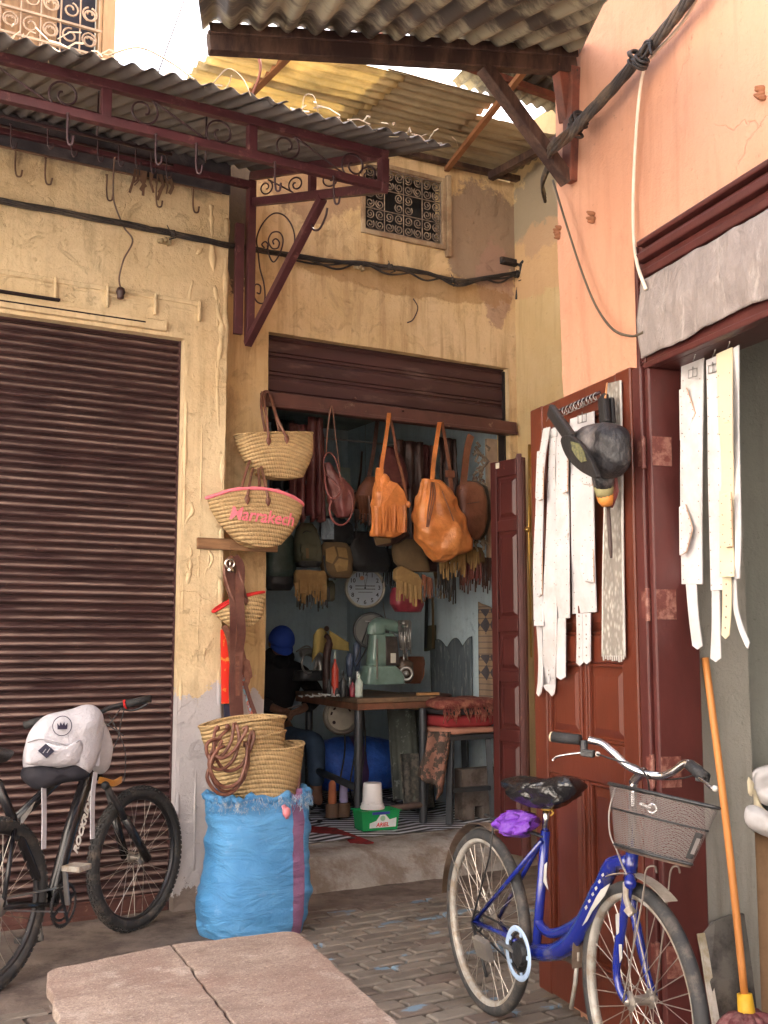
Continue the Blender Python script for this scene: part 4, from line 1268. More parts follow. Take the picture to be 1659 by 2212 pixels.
# ------------------------------------------------------------ straw baskets
def straw_mat(name, c, k=1.0, seg=46):
    b = NB(name)
    p = b.P(True)
    x, y, z = b.sep(p)[:3]
    zz = b.math('ADD', z, b.math('MULTIPLY', b.math('MULTIPLY', x, x), k))
    zz = b.math('ADD', zz, b.math('MULTIPLY', b.noise(p, 5, 3, .5), .012))
    row = b.math('MULTIPLY', zz, seg)
    fr = b.math('FRACT', row)
    ridge_ = b.math('SINE', b.math('MULTIPLY', fr, math.pi))
    br = b.math('SINE', b.math('ADD', b.math('MULTIPLY', x, 420), b.math('MULTIPLY', row, 3.0)))
    br = b.math('ADD', b.math('MULTIPLY', br, .5), .5)
    n = b.noise(p, 38, 6, .75)
    c1 = b.mix(b.ramp(n, [(.3, 0.), (.72, 1.)]), tuple(q * .62 for q in c), c)
    c1 = b.mix(b.math('MULTIPLY', b.ramp(b.noise(b.mapv(p, (1, 1, 5)), 8, 5, .7), [(.5, 0.), (.7, 1.)]), .5), c1, (c[0] * 1.12, c[1] * 1.2, c[2] * 1.35))
    c1 = b.mix(b.ramp(ridge_, [(0., .55), (.35, 0.)]), c1, tuple(q * .35 for q in c))
    b.col(c1)
    b.b.inputs['Roughness'].default_value = .75
    h = b.math('ADD', b.math('MULTIPLY', ridge_, 1.0), b.math('ADD', b.math('MULTIPLY', br, .35), b.math('MULTIPLY', n, .5)))
    b.bump(h, .9, .007)
    return b.m
m_straw = straw_mat('woven_palm_straw', (.60, .41, .20))
m_straw2 = straw_mat('woven_palm_straw_curved', (.58, .39, .19), .55)
m_lea = mat('brown_handle_leather', (.13, .045, .03), .45, var=.3, bump=.25, c2=(.2, .09, .06), mixs=25, spec=.5)
def quadbag(mb, TL, TR, BL, BR, y, d0, d1, rimz=0, botz=0, n=44, nb=22, bulge=.02, inner=True, rough=.003, seed=0):
    """open shoulder basket whose outline corners were measured on the plane y"""
    P = [Py(u, v, y) for (u, v) in (TL, TR, BL, BR)]
    def fn(a, b):
        th = 2 * math.pi * a
        s = .5 + .5 * math.cos(th)
        s = .5 + .5 * math.copysign(abs(math.cos(th)) ** .8, math.cos(th))
        top = P[0].lerp(P[1], s) + V3((0, 0, rimz * (1 - (2 * s - 1) ** 2)))
        bot = P[2].lerp(P[3], s) - V3((0, 0, botz * (1 - (2 * s - 1) ** 2)))
        p = top.lerp(bot, b)
        k = bulge * math.sin(math.pi * b) * (2 * s - 1)
        p.x += k
        d = d0 + (d1 - d0) * b + .015 * math.sin(math.pi * b)
        p.y -= d * math.copysign(abs(math.sin(th)) ** .75, math.sin(th))
        q = fbm(p + V3((seed, 0, 0)), 12) * rough
        p.y += q * 2; p.z += q
        return p
    mb.grid(fn, n, nb, True)
    o = len(mb.v)
    rim = [fn(i / n, 0) for i in range(n)]
    base = [fn(i / n, 1) for i in range(n)]
    c = sum(base, V3()) / n
    mb.add(base + [c - V3((0, 0, .012))], [(i, (i + 1) % n, n) for i in range(n)])
    if inner:
        cc = sum(rim, V3()) / n
        ins = [cc.lerp(p, .95) for p in rim]; low = [cc.lerp(fn(i / n, .6), .9) for i in range(n)]
        mb.add(rim + ins + low, [(i, (i + 1) % n, n + (i + 1) % n, n + i) for i in range(n)] + [(n + i, n + (i + 1) % n, 2 * n + (i + 1) % n, 2 * n + i) for i in range(n)] + [tuple(range(2 * n, 3 * n))])
    return rim, fn
def tear(par, p, s=1, m=None):
    mb = MB(); mb.lathe([(.002, -.030 * s), (.012 * s, -.014 * s), (.017 * s, .0), (.013 * s, .014 * s), (.006 * s, .026 * s)], p, (0, 0, 1), 12)
    for v in mb.v: v.y = p.y + (v.y - p.y) * .45
    mb.build('handle_tab', m or m_lea, par, smooth=True)
    mb = MB(); mb.sphere(V3(p) + V3((0, -.008 * s, .0)), (.004 * s,) * 3, 8, 6); mb.build('stud', m_lea, par, smooth=True)
def handle(par, pts, r=.0075, m=None):
    mb = MB(); mb.tube(catmull(pts, 8), r, 8); return mb.build('handle', m or m_lea, par, smooth=True)
# 1: plain shoulder basket
yb = .08
b1 = thing('straw_bag', 'plain natural straw shopping bag, topmost on the pillar, hanging from the shutter bar', 'straw bag', Py(600, 1030, yb), 'straw bags on display')
mb = MB(); rim, fn = quadbag(mb, (507, 940), (674, 937), (553, 1026), (654, 1031), yb, .075, .055, rimz=-.0, botz=.018, bulge=.025, seed=1)
mb.build('basket_body', m_straw, b1, smooth=True)
mb = MB(); mb.tube(rim + [rim[0]], .006, 6); mb.build('rim_band', m_straw, b1, smooth=True)
hook = Py(572, 850, YB - .06)
for (u0, v0, ux, dy) in ((581, 952, 572, -.085), (620, 948, 588, -.085)):
    p = Py(u0, v0, yb - .082); tear(b1, p)
handle(b1, [Py(581, 948, yb - .085), Py(577, 905, yb - .06), Py(571, 870, yb + .02), Py(573, 852, YB - .07), Py(580, 847, YB - .07), Py(587, 860, YB - .09), Py(600, 905, yb - .06), Py(619, 944, yb - .085)], .008)
handle(b1, [Py(574, 935, yb + .06), Py(565, 880, yb + .06), Py(568, 850, YB - .06), Py(582, 849, YB - .06), Py(594, 890, yb + .06), Py(604, 932, yb + .06)], .008)
# 2: pink rimmed bag with stitched writing
yb = -.115
m_pink = mat('pink_wool', (.80, .20, .26), .8, bump=.5, bs=200)
b2 = thing('straw_bag', 'wide straw shopping bag with pink rim and pink stitched word Marrakech', 'straw bag', Py(555, 1175, yb), 'straw bags on display')
mb = MB(); rim, fn = quadbag(mb, (449, 1075), (652, 1092), (512, 1168), (606, 1176), yb, .085, .06, rimz=.062, botz=.028, bulge=.03, seed=2)
mb.build('basket_body', m_straw2, b2, smooth=True)
mb = MB(); mb.tube(rim + [rim[0]], [.0095 + .001 * math.sin(i * 2.3) for i in range(len(rim) + 1)], 7); mb.build('rim_band', m_pink, b2, smooth=True)
for (u0, v0) in ((535, 1078), (580, 1082)): tear(b2, Py(u0, v0, yb - .09))
handle(b2, [Py(535, 1072, yb - .092), Py(540, 1045, yb - .06), Py(545, 1020, .0), Py(556, 1000, YB - .12), Py(566, 1012, .0), Py(573, 1045, yb - .06), Py(580, 1076, yb - .092)], .008)
handle(b2, [Py(522, 1055, yb + .07), Py(535, 1010, .0), Py(545, 985, YB - .2), Py(556, 990, YB - .2), Py(560, 1030, .0), Py(561, 1058, yb + .07)], .008)
# the word, laid on the front surface
tx = text('Marrakech', .078, (0, 0, 0), (1, 0, 0), (0, 0, 1), m_pink, 'stitched_word', b2, .0015, .25, .0009)
o_ = V3(b2['_o'])
cw = Py(553, 1120, yb)
cands = []
for i in range(0, 45):
    for j in range(0, 23):
        q = fn(.5 * (i / 44), j / 22); cands.append(q)
for v in tx.data.vertices:
    w = v.co + o_
    X, Z = cw.x + w.x * 1.12 , cw.z + w.z * 1.25 - .10 * (w.x) * .55
    best = min(cands, key=lambda q: (q.x - X) ** 2 + (q.z - Z) ** 2)
    fr_y = min(q.y for q in cands if abs(q.x - X) < .02 and abs(q.z - Z) < .02) if any(abs(q.x - X) < .02 and abs(q.z - Z) < .02 for q in cands) else best.y
    v.co = V3((X, fr_y - .005 + w.y * .0 - (.003 if w.y < 0 else 0), Z)) - o_
# 3: small tilted bag with red rim
yb = -.05
m_redw = mat('red_wool', (.55, .02, .02), .8, bump=.5, bs=200)
b3 = thing('straw_bag', 'small tilted straw bag with red rim hanging behind the brown straps', 'straw bag', Py(530, 1350, yb), 'straw bags on display')
mb = MB(); rim, fn = quadbag(mb, (461, 1321), (570, 1279), (500, 1356), (566, 1330), yb, .045, .03, rimz=.022, botz=.03, bulge=.006, seed=3)
mb.build('basket_body', m_straw, b3, smooth=True)
mb = MB(); mb.tube(rim + [rim[0]], .008, 7); mb.build('rim_band', m_redw, b3, smooth=True)
tear(b3, Py(532, 1297, yb - .06), .9); tear(b3, Py(517, 1310, yb - .06), .7)
handle(b3, [Py(532, 1293, yb - .06), Py(525, 1262, yb - .07), Py(516, 1235, yb - .06), Py(510, 1210, yb - .03), Py(499, 1204, yb - .03), Py(485, 1225, yb - .05), Py(492, 1262, yb - .06), Py(505, 1295, yb - .07), Py(517, 1310, yb - .06)], .007)
# wooden plank nailed to the pillar
mb = MB(); mb.box(Py(428, 1185, -.032) , Py(597, 1170, -.008))
pk = mb.build('plank', mat('raw_plank', (.28, .15, .075), .75, c2=(.16, .08, .04), bump=.4, stretch=(.6, 3, 6)), None, bevel=.003)
# keep the plank level along x
for v in pk.data.vertices: pass
tag(pk, 'short rough wooden plank nailed across the pillar under the pink-rimmed bag', 'plank')
# bundle of brown straps with a chrome buckle
stp = thing('strap_bundle', 'bundle of long brown leather straps and a chrome buckle hanging on the pillar', 'straps', Py(500, 1205, -.08))
mb_d = mat('dark_brown_strap', (.075, .025, .02), .45, var=.3, bump=.2, c2=(.14, .06, .045), spec=.5)
def st_(pts, w, m=m_lea, wd=(1, 0, .1), t=.005):
    mb = MB(); mb.strap(catmull(pts, 6), w, wd, t); return mb.build('strap', m, stp, smooth=False)
y = -.10
st_([Py(503, 1203, y), Py(490, 1212, y), Py(486, 1240, y), Py(492, 1270, y), Py(507, 1300, y)], .02)
st_([Py(506, 1203, y), Py(520, 1225, y - .01), Py(518, 1280, y - .03), Py(520, 1330, y - .04), Py(522, 1370, y - .04), Py(516, 1420, y - .02), Py(515, 1500, y - .03), Py(518, 1552, y - .06)], .048, mb_d)
st_([Py(498, 1215, y + .01), Py(500, 1260, y), Py(507, 1300, y - .02), Py(508, 1360, y - .02), Py(508, 1420, y), Py(506, 1490, y - .02), Py(510, 1556, y - .07)], .058, mb_d)
st_([Py(513, 1240, y - .01), Py(513, 1280, y - .03), Py(515, 1340, y - .03), Py(513, 1440, y - .02), Py(514, 1540, y - .04)], .022)
st_([Py(484, 1352, y), Py(495, 1378, y), Py(503, 1440, y), Py(512, 1500, y - .02), Py(520, 1545, y - .05)], .030)
st_([Py(522, 1395, y), Py(530, 1430, y), Py(536, 1462, y), Py(531, 1480, y)], [.02] * 6 + [.05] * 7 + [.03] * 6, m_lea)
st_([Py(530, 1475, y), Py(540, 1510, y - .02), Py(553, 1545, y - .05)], .020, mb_d)
mb = MB(); mb.torus(Py(497, 1217, y - .02), (0, 1, .1), .026, .006, 20, 6); mb.box(Py(493, 1236, y - .025), Py(505, 1226, y - .01)); mb.tube([Py(497, 1228, y - .03), Py(498, 1208, y - .03)], .004, 6)
mb.build('buckle', mat('chrome', (.75, .73, .70), .18, metal=1, var=.1, bump=0), stp, smooth=True)
mb = MB(); mb.tube([Py(498, 1204, y), Py(498, 1178, -.04)], .0015, 4); mb.build('hanging_wire', _M['chrome'], stp)
m_redsilk = NB('red_patterned_cloth')
_b = m_redsilk; _n = _b.noise(_b.P(), 22, 3, .5); _b.col(_b.mix(_b.ramp(_n, [(.56, 0.), (.60, 1.)]), (.75, .03, .015), (.80, .28, .05))); _b.b.inputs['Roughness'].default_value = .5
m_redsilk = _b.m
mb = MB(); mb.strap([Py(490, 1360, -.05), Py(491, 1430, -.05), Py(492, 1520, -.06)], .068, (1, 0, 0), .006)
tag(mb.build('red_scarf', m_redsilk, None), 'red and gold patterned scarf hanging behind the straps on the pillar', 'scarf')
mb = MB(); mb.strap([Py(495, 1510, -.04), Py(497, 1560, -.05)], .06, (1, 0, 0), .01)
tag(mb.build('dark_cloth', mat('navy_cloth', (.03, .03, .06), .8), None), 'dark blue cloth end showing below the red sash', 'cloth')
mb = MB(); mb.strap(catmull([Py(528, 1450, -.03), Py(527, 1480, -.05), Py(535, 1510, -.06), Py(545, 1550, -.1)], 5), .02, (1, 0, .3), .004)
tag(mb.build('beaded_strap', mat('beaded', (.40, .10, .07), .6, c2=(.25, .45, .55), mixs=30, thr=(.5, .55)), None), 'thin red and blue beaded strap hanging over the stacked baskets', 'strap')
# stacked baskets on the sack
ys = -.55
def stackbasket(lab, rows, seed, tilt=0, mt=m_straw):
    t = thing('straw_basket', lab, 'basket', Py(545, rows[-1][0], ys), 'baskets stacked on the blue sack')
    R = dense(prows(ys, rows), 3)
    mb = MB()
    o = []
    n = 44
    for i, (c, hw, hd) in enumerate(R):
        for k in range(n):
            a = 2 * math.pi * k / n
            p = c + V3((math.cos(a) * hw, math.sin(a) * hd, tilt * math.cos(a) * hw))
            p += V3((math.cos(a), math.sin(a), 0)) * (fbm(p + V3((seed, 0, 0)), 10) * .006)
            p.z += .008 * math.sin(2 * a + seed)
            o.append(p)
    f = [(i * n + k, i * n + (k + 1) % n, (i + 1) * n + (k + 1) % n, (i + 1) * n + k) for i in range(len(R) - 1) for k in range(n)]
    f.append(tuple((len(R) - 1) * n + k for k in range(n)))
    mb.add(o, f)
    mb.build('basket_body', mt, t, smooth=True, solid=.008)
    rim = o[:n]
    mb = MB(); mb.tube(rim, .0075, 6, closed=True); mb.build('rim_band', mt, t, smooth=True)
    return t, rim
tA, rA = stackbasket('large straw basket at the bottom of the stack on the blue sack', [(1612, 452, 654, .15), (1640, 456, 648, .15), (1690, 470, 641, .14), (1722, 500, 632, .13), (1742, 530, 610, .10)], 1, .01)
tB, rB = stackbasket('straw basket nested at the top of the stack with its slanted rim showing', [(1556, 434, 614, .125), (1566, 438, 610, .12), (1600, 449, 608, .118), (1630, 460, 600, .11), (1660, 475, 590, .10)], 5, .085)
tC, rC = stackbasket('straw basket in the middle of the stack, its rim just below the top one', [(1590, 442, 613, .13), (1600, 446, 611, .13), (1640, 456, 606, .12), (1680, 480, 600, .10)], 9, .07)
# handles hanging in loops over the front
lp = [[(497, 1572), (470, 1600), (452, 1650), (470, 1700), (500, 1708), (528, 1680), (533, 1640), (540, 1590), (548, 1580)],
      [(467, 1572), (462, 1600), (468, 1640), (490, 1665), (520, 1655), (540, 1620), (549, 1592), (543, 1580)],
      [(506, 1562), (500, 1600), (482, 1630), (455, 1640), (446, 1615), (455, 1600), (478, 1596)],
      [(480, 1600), (462, 1640), (448, 1680), (470, 1712), (498, 1714), (520, 1690), (536, 1650), (534, 1612), (528, 1606)],
      [(512, 1566), (517, 1600), (505, 1640), (480, 1662), (458, 1655), (452, 1630)],
      [(535, 1610), (531, 1650), (515, 1690), (485, 1700), (462, 1680), (455, 1650), (470, 1620), (484, 1612)],
      [(525, 1575), (535, 1572), (520, 1600), (505, 1622), (480, 1638), (462, 1628)]]
for i, L in enumerate(lp):
    yy = ys - .155 - .012 * i
    mb = MB(); mb.tube(catmull([Py(u, v, yy + (.02 if k in (0, len(L) - 1) else 0)) for k, (u, v) in enumerate(L)], 6), .0085, 8)
    mb.build('handle', m_lea, tB if i % 2 else tC, smooth=True)
for i in range(6):
    p = Py((492, 470, 509, 546, 548, 530)[i], (1570, 1573, 1566, 1585, 1595, 1608)[i], ys - .155)
    mb = MB(); mb.sphere(p, (.013, .008, .014), 8, 6); mb.build('handle_tab', m_lea, tB, smooth=True)
handle(tA, [Py(640, 1640, ys - .05), Py(648, 1670, ys - .06), Py(643, 1705, ys - .06), Py(630, 1725, ys - .08)], .007)

# ------------------------------------------------------------ blue woven sack
def sack_mat():
    b = NB('blue_woven_plastic')
    p = b.P()
    x, y, z = b.sep(b.P(True))[:3]
    n = b.noise(p, 5, 6, .6)
    c = b.mix(b.ramp(n, [(.3, 0.), (.7, 1.)]), (.06, .25, .55), (.12, .37, .70))
    c = b.mix(b.math('MULTIPLY', b.ramp(b.noise(p, 11, 6, .7), [(.58, 0.), (.66, 1.)]), .4), c, (.22, .42, .72))
    xs = b.math('ADD', x, b.math('MULTIPLY', b.noise(b.mapv(p, (1, 1, 1)), 3, 3), .035))
    g = b.math('LESS_THAN', b.math('ABSOLUTE', b.math('SUBTRACT', xs, .135)), .034)
    yy = b.math('LESS_THAN', y, .08)
    g = b.math('MULTIPLY', g, yy)
    c = b.mix(b.math('MULTIPLY', g, .92), c, b.mix(b.ramp(n, [(.35, 0.), (.65, 1.)]), (.22, .075, .17), (.34, .14, .27)))
    b.col(c)
    b.b.inputs['Roughness'].default_value = .38
    w = b.n('ShaderNodeTexWave', bands_direction='Z'); w.inputs['Scale'].default_value = 90; w.inputs['Distortion'].default_value = 1
    b.l(p, w.inputs['Vector'])
    wx = b.n('ShaderNodeTexWave', bands_direction='X'); wx.inputs['Scale'].default_value = 90; b.l(p, wx.inputs['Vector'])
    cre = b.noise(b.mapv(p, (1, 1, 3.2)), 4.5, 7, .62, 1.2)
    b.bump(b.math('ADD', b.math('MULTIPLY', cre, 2.6), b.math('MULTIPLY', b.math('ADD', w.outputs[1], wx.outputs[1]), .06)), .9, .012)
    return b.m
m_sack = sack_mat()
sk = thing('woven_sack', 'full bright blue woven plastic sack with purple stripe holding the basket stack', 'sack', (.665, -.55, 0))
rows = [(1716, 452, 655, .14), (1735, 450, 656, .15), (1760, 449, 657, .16), (1800, 456, 657, .17), (1850, 452, 656, .175), (1890, 443, 655, .18), (1930, 433, 656, .19), (1960, 430, 655, .19), (1990, 437, 650, .18), (2020, 452, 636, .165), (2030, 462, 630, .15)]
R = dense(prows(-.55, rows), 7)
mb = MB()
n = 90
o = []
for i, (c, hw, hd) in enumerate(R):
    for k in range(n):
        a = 2 * math.pi * k / n
        ca, sa = math.cos(a), math.sin(a)
        x = math.copysign(abs(ca) ** .72, ca); y_ = math.copysign(abs(sa) ** .72, sa)
        p = c + V3((x * hw, y_ * hd, 0))
        d = V3((x, y_, 0)).normalized()
        q = fbm(V3((p.x * .8, p.y * .8, p.z * 2.6)), 4.5, 4) * .012 + (abs(fbm(V3((p.x * .6, p.y * .6, p.z * 2 + p.x)), 4.2, 2)) - .2) * .022
        if i < 10: q += .010 * math.sin(a * 17) * (1 - i / 10)
        p += d * q
        o.append(p)
f = [(i * n + k, i * n + (k + 1) % n, (i + 1) * n + (k + 1) % n, (i + 1) * n + k) for i in range(len(R) - 1) for k in range(n)]
f.append(tuple((len(R) - 1) * n + k for k in range(n)))
mb.add(o, f)
mb.build('sack_body', m_sack, sk, smooth=True)
top = o[:n]
mb = MB()    # frayed rolled collar
mb.tube([p + V3((0, 0, .012 * math.sin(i * .9) + .006 * math.sin(i * 2.1))) for i, p in enumerate(top)], [.016 + .006 * math.sin(i * 1.7) for i in range(n)], 7, closed=True)
mb.build('rolled_collar', m_sack, sk, smooth=True)
mb = MB()
for k in range(420):
    a = random.uniform(math.pi, 2 * math.pi)
    i = int(a / (2 * math.pi) * n) % n
    p = top[i] + V3((random.uniform(-.01, .01), -.018, random.uniform(-.02, .01)))
    L = random.uniform(.02, .06)
    mb.strap([p, p + V3((random.uniform(-.01, .01), -.008, -L * .5)), p + V3((random.uniform(-.02, .02), -.004, -L))], .0016, (1, 0, .2), .0008)
stuff(mb.build('frayed_threads', mat('blue_thread', (.08, .28, .55), .6, c2=(.5, .55, .6), mixs=40), sk))
mb = MB(); c = Py(620, 1755, -.73)
mb.sphere(c, (.022, .012, .026), 10, 8); mb.strap(catmull([c + V3((-.015, .01, .035)), c, c + V3((.004, .004, -.03))], 4), [.02, .025, .03, .035, .034, .03, .024, .02, .016], (1, .2, 0), .006)
mb.build('pink_knot', mat('pink_plastic', (.62, .22, .26), .4), sk, smooth=True)

# ------------------------------------------------------------ board table in the foreground
def board_mat():
    b = NB('worn_board_top')
    p = b.P()
    f = b.noise(b.mapv(p, (1, 1.9, 1), rot=(0, 0, .1)), 6.5, 10, .78)
    g = b.noise(p, 32, 6, .7)
    c = b.mix(b.ramp(f, [(.32, 0.), (.66, 1.)]), (.15, .105, .085), (.38, .305, .25))
    c = b.mix(b.ramp(b.noise(p, 2.4, 6, .65), [(.46, 0.), (.60, .75)]), c, (.20, .125, .10))
    c = b.mix(b.ramp(b.noise(b.mapv(p, (1, 1, 1), (1, 8, 3)), 3.3, 8, .75), [(.54, 0.), (.60, .7)]), c, (.42, .36, .31))
    c = b.mix(b.math('MULTIPLY', b.ramp(g, [(.62, 0.), (.70, 1.)]), .5), c, (.42, .33, .27))
    c = b.mix(b.math('MULTIPLY', b.ramp(b.noise(p, 70, 3, .6), [(.60, 0.), (.68, 1.)]), .6), c, (.10, .06, .05))
    c = b.mix(b.ramp(b.noise(p, 210, 3, .7), [(.42, .55), (.58, 0.)]), c, (.13, .085, .07))
    c = b.mix(b.ramp(b.noise(b.mapv(p, (1, 1, 1), (7, 3, 1)), 150, 3, .7), [(.60, 0.), (.68, .7)]), c, (.48, .40, .35))
    b.col(c)
    b.b.inputs['Roughness'].default_value = .62
    b.bump(b.math('ADD', f, b.math('ADD', g, b.noise(p, 120, 3, .7))), .6, .006)
    return b.m
m_board = board_mat()
tb = thing('board_table', 'low table with two worn pinkish boards in the foreground', 'table', (-.6, -3.1, 0))
ZT = .55
c0 = Pz(96, 2096, ZT); c1 = Pz(640, 2008, ZT); s0 = Pz(372, 2040, ZT); s1 = Pz(505, 2212, ZT); r1 = Pz(862, 2212, ZT); l1 = Pz(130, 2212, ZT)
dn = (s1 - s0).normalized(); L = 1.35
def ext(p, q, L=L): return p + (q - p).normalized() * L
def brd(pts, nm):
    # rounded outline
    out = []
    for i, (p, r) in enumerate(pts):
        a = pts[i - 1][0]; b = pts[(i + 1) % len(pts)][0]
        if r > 0:
            for j in range(7):
                t = j / 6
                q0 = p + (a - p).normalized() * r; q1 = p + (b - p).normalized() * r
                out.append(q0 * (1 - t) ** 2 + p * 2 * t * (1 - t) + q1 * t * t)
        else: out.append(p)
    fin = []
    for i, p in enumerate(out):
        q = out[(i + 1) % len(out)]
        k = max(1, int((q - p).length / .03))
        for j in range(k):
            w = p.lerp(q, j / k)
            fin.append(w + V3((fbm(w, 16) * .007, fbm(w + V3((5, 0, 0)), 16) * .007, 0)))
    mb = MB(); mb.prism([p - V3((0, 0, .028)) for p in fin], (0, 0, .028))
    return mb.build(nm, m_board, tb, bevel=.004)
e1 = ext(s0, s1); gap = V3((.003, 0, 0))
brd([(c0, .05), (s0 - gap, 0), (e1 - gap, 0), (ext(c0, l1), 0)], 'board')
brd([(s0 + gap, 0), (c1 + V3((.0, .0, 0)), .06), (ext(c1, r1), 0), (e1 + gap, 0)], 'board')
mw = mat('grey_table_leg', (.12, .09, .07), .8, bump=.3)
for p in (c0 + V3((.12, -.12, 0)), c1 + V3((-.12, -.12, 0)), ext(c0, l1) + V3((.1, .1, 0)), ext(c1, r1) + V3((-.1, .1, 0))):
    mb = MB(); mb.box((p.x - .025, p.y - .025, 0), (p.x + .025, p.y + .025, ZT - .029)); mb.build('leg', mw, tb)
for a, b in ((c0, c1), (ext(c0, l1), ext(c1, r1))):
    mb = MB(); s_ = .1 if a is c0 else -.1
    mb.beam(a + V3((.1, -s_, -.06)), b + V3((-.1, -s_, -.06)), .03, .06); mb.build('apron', mw, tb)
# ------------------------------------------------------------ inside the leather shop
def leather(name, c, c2=None, rough=.42, **k):
    return mat(name, c, rough, var=.4, vs=7, c2=c2, mixs=6, thr=(.48, .66), bump=.7, bs=16, bd=.012, spec=.5, **k)
m_cognac = leather('cognac_leather', (.50, .17, .045), (.60, .25, .08))
m_tan = leather('bright_tan_leather', (.56, .19, .05), (.46, .14, .04))
m_oxb = leather('oxblood_leather', (.11, .028, .028), (.17, .06, .05))
m_brn = leather('brown_leather', (.15, .055, .03), (.20, .08, .045))
m_dkb = leather('dark_brown_leather', (.045, .02, .017), (.075, .035, .03))
m_blk = leather('black_leather', (.018, .018, .02), (.03, .032, .035))
m_grn = leather('dark_green_leather', (.03, .05, .042), (.06, .09, .075))
m_olv = mat('olive_canvas', (.085, .085, .055), .8, var=.25, bump=.4)
m_sued = mat('ochre_suede', (.30, .19, .075), .85, var=.25, c2=(.22, .13, .05), bump=.4)
m_sued2 = mat('brown_suede', (.14, .09, .045), .85, var=.25, bump=.4)
m_burg = leather('burgundy_leather', (.20, .025, .04), (.26, .04, .06), .3)
def bag(par, rows, y, m, nm='bag_body', n=40, pleat=0, np_=10, rough=.006, rs=9, seed=0, k=4, pw=2.3):
    mb = MB(); loft(mb, dense(prows(y, rows), k), n, pw=pw, pleat=pleat, np_=np_, rough=rough, rs=rs, seed=seed)
    return mb.build(nm, m, par, smooth=True)
def strp(par, pts, w, m, nm='strap', t=.004, wd=(1, 0, .05), k=6):
    mb = MB(); mb.strap(catmull(pts, k), w, wd, t); return mb.build(nm, m, par)
def fringe(par, a, b, y, L, m, n=22, w=.007, nm='fringe', dv=0, jit=.3, cur=0):
    """strands hung between two measured points"""
    A_, B_ = Py(*a, y), Py(*b, y)
    mb = MB()
    for i in range(n):
        t = (i + .5) / n
        p = A_.lerp(B_, t) + V3((0, random.uniform(-.006, .006), cur * math.sin(math.pi * t)))
        l = L * random.uniform(1 - jit, 1)
        dx = random.uniform(-.012, .012)
        mb.strap([p, p + V3((dx * .4, -.004, -l * .5)), p + V3((dx, random.uniform(-.008, .008), -l))], w, (1, random.uniform(-.5, .5), 0), .002)
    return stuff(mb.build(nm, m, par))
GB = 'leather bags hung in the shop'
# orange bucket bag
y = .17
t = thing('leather_bag', 'big orange-tan drawstring leather bucket bag, furthest forward on the right of the shutter bar', 'bag', Py(955, 1212, y), GB)
bag(t, [(1036, 915, 950, .025, .05), (1050, 910, 965, .05, .07), (1075, 904, 978, .085, .05), (1110, 899, 996, .11, .03), (1140, 899, 1008, .125, .015), (1165, 903, 1016, .125, .006), (1185, 918, 1012, .115, 0), (1200, 930, 985, .09, 0), (1212, 937, 965, .05, 0)], y, m_cognac, n=72, np_=11, rough=.024, rs=9)
strp(t, [Py(934, 1040, y - .02), Py(937, 1000, y), Py(944, 950, YB - .03), Py(950, 912, YB - .07)], .030, m_tan)
strp(t, [Py(955, 912, YB - .07), Py(962, 950, YB - .03), Py(970, 1000, y), Py(976, 1035, y + .02)], .022, m_brn)
strp(t, [Py(972, 1018, y), Py(975, 1050, y), Py(978, 1075, y + .02)], .03, m_brn)
mb = MB(); mb.box(Py(965, 1030, y - .015), Py(980, 1018, y + .005)); mb.build('strap_keeper', m_brn, t, bevel=.004)
mb = MB()
for q in range(3):
    mb.tube(catmull([Py(932 + 3 * q, 1042, y - .04), Py(930 + q * 5, 1070, y - .09), Py(925 + q * 4, 1105, y - .125), Py(922 + 2 * q, 1138, y - .145)], 5), .004, 6)
mb.build('drawstring', m_brn, t, smooth=True)
mb = MB(); mb.tube(catmull([Py(955, 1060, y - .09), Py(975, 1110, y - .12), Py(992, 1160, y - .11), Py(1003, 1185, y - .07)], 6), .0035, 6); mb.build('seam', m_brn, t, smooth=True)
# fringed tan bag
y = .20
t = thing('leather_bag', 'bright tan fringed leather shoulder bag hanging in the middle of the shutter bar', 'bag', Py(845, 1160, y), GB)
bag(t, [(1025, 818, 832, .02), (1040, 812, 848, .04), (1060, 809, 865, .055), (1090, 808, 872, .06), (1120, 807, 876, .06), (1148, 806, 870, .05), (1160, 806, 850, .04)], y, m_tan, rough=.02, rs=11, pw=2.6)
mb = MB()
pl_ = [Py(828, 1034, y - .03), Py(858, 1044, y - .05), Py(872, 1060, y - .055), Py(880, 1085, y - .055), Py(872, 1096, y - .065), Py(850, 1096, y - .07), Py(828, 1092, y - .07), Py(820, 1100, y - .065)]
mb.prism(pl_, (0, -.006, 0)); mb.build('flap', m_tan, t, bevel=.003)
fringe(t, (826, 1090), (878, 1092), y - .082, .17, m_tan, 17, .012, jit=.15)
fringe(t, (806, 1092), (828, 1098), y - .07, .17, m_tan, 6, .014, jit=.08)
strp(t, [Py(822, 1030, y - .02), Py(827, 990, y), Py(835, 940, YB - .03), Py(841, 892, YB - .07)], [.026] * 19, m_tan)
strp(t, [Py(842, 892, YB - .07), Py(851, 940, YB - .02), Py(858, 985, y), Py(868, 1020, y), Py(875, 1055, y), Py(880, 1086, y)], .018, m_brn)
strp(t, [Py(821, 1012, y - .025), Py(819, 1035, y - .03), Py(822, 1062, y - .04)], .05, m_tan, 'gusset', .012)
mb = MB(); mb.sphere(Py(882, 1090, y - .06), (.018, .015, .022), 8, 6); mb.sphere(Py(868, 1108, y - .05), (.01, .01, .02), 8, 6); mb.build('tassel', m_tan, t, smooth=True)
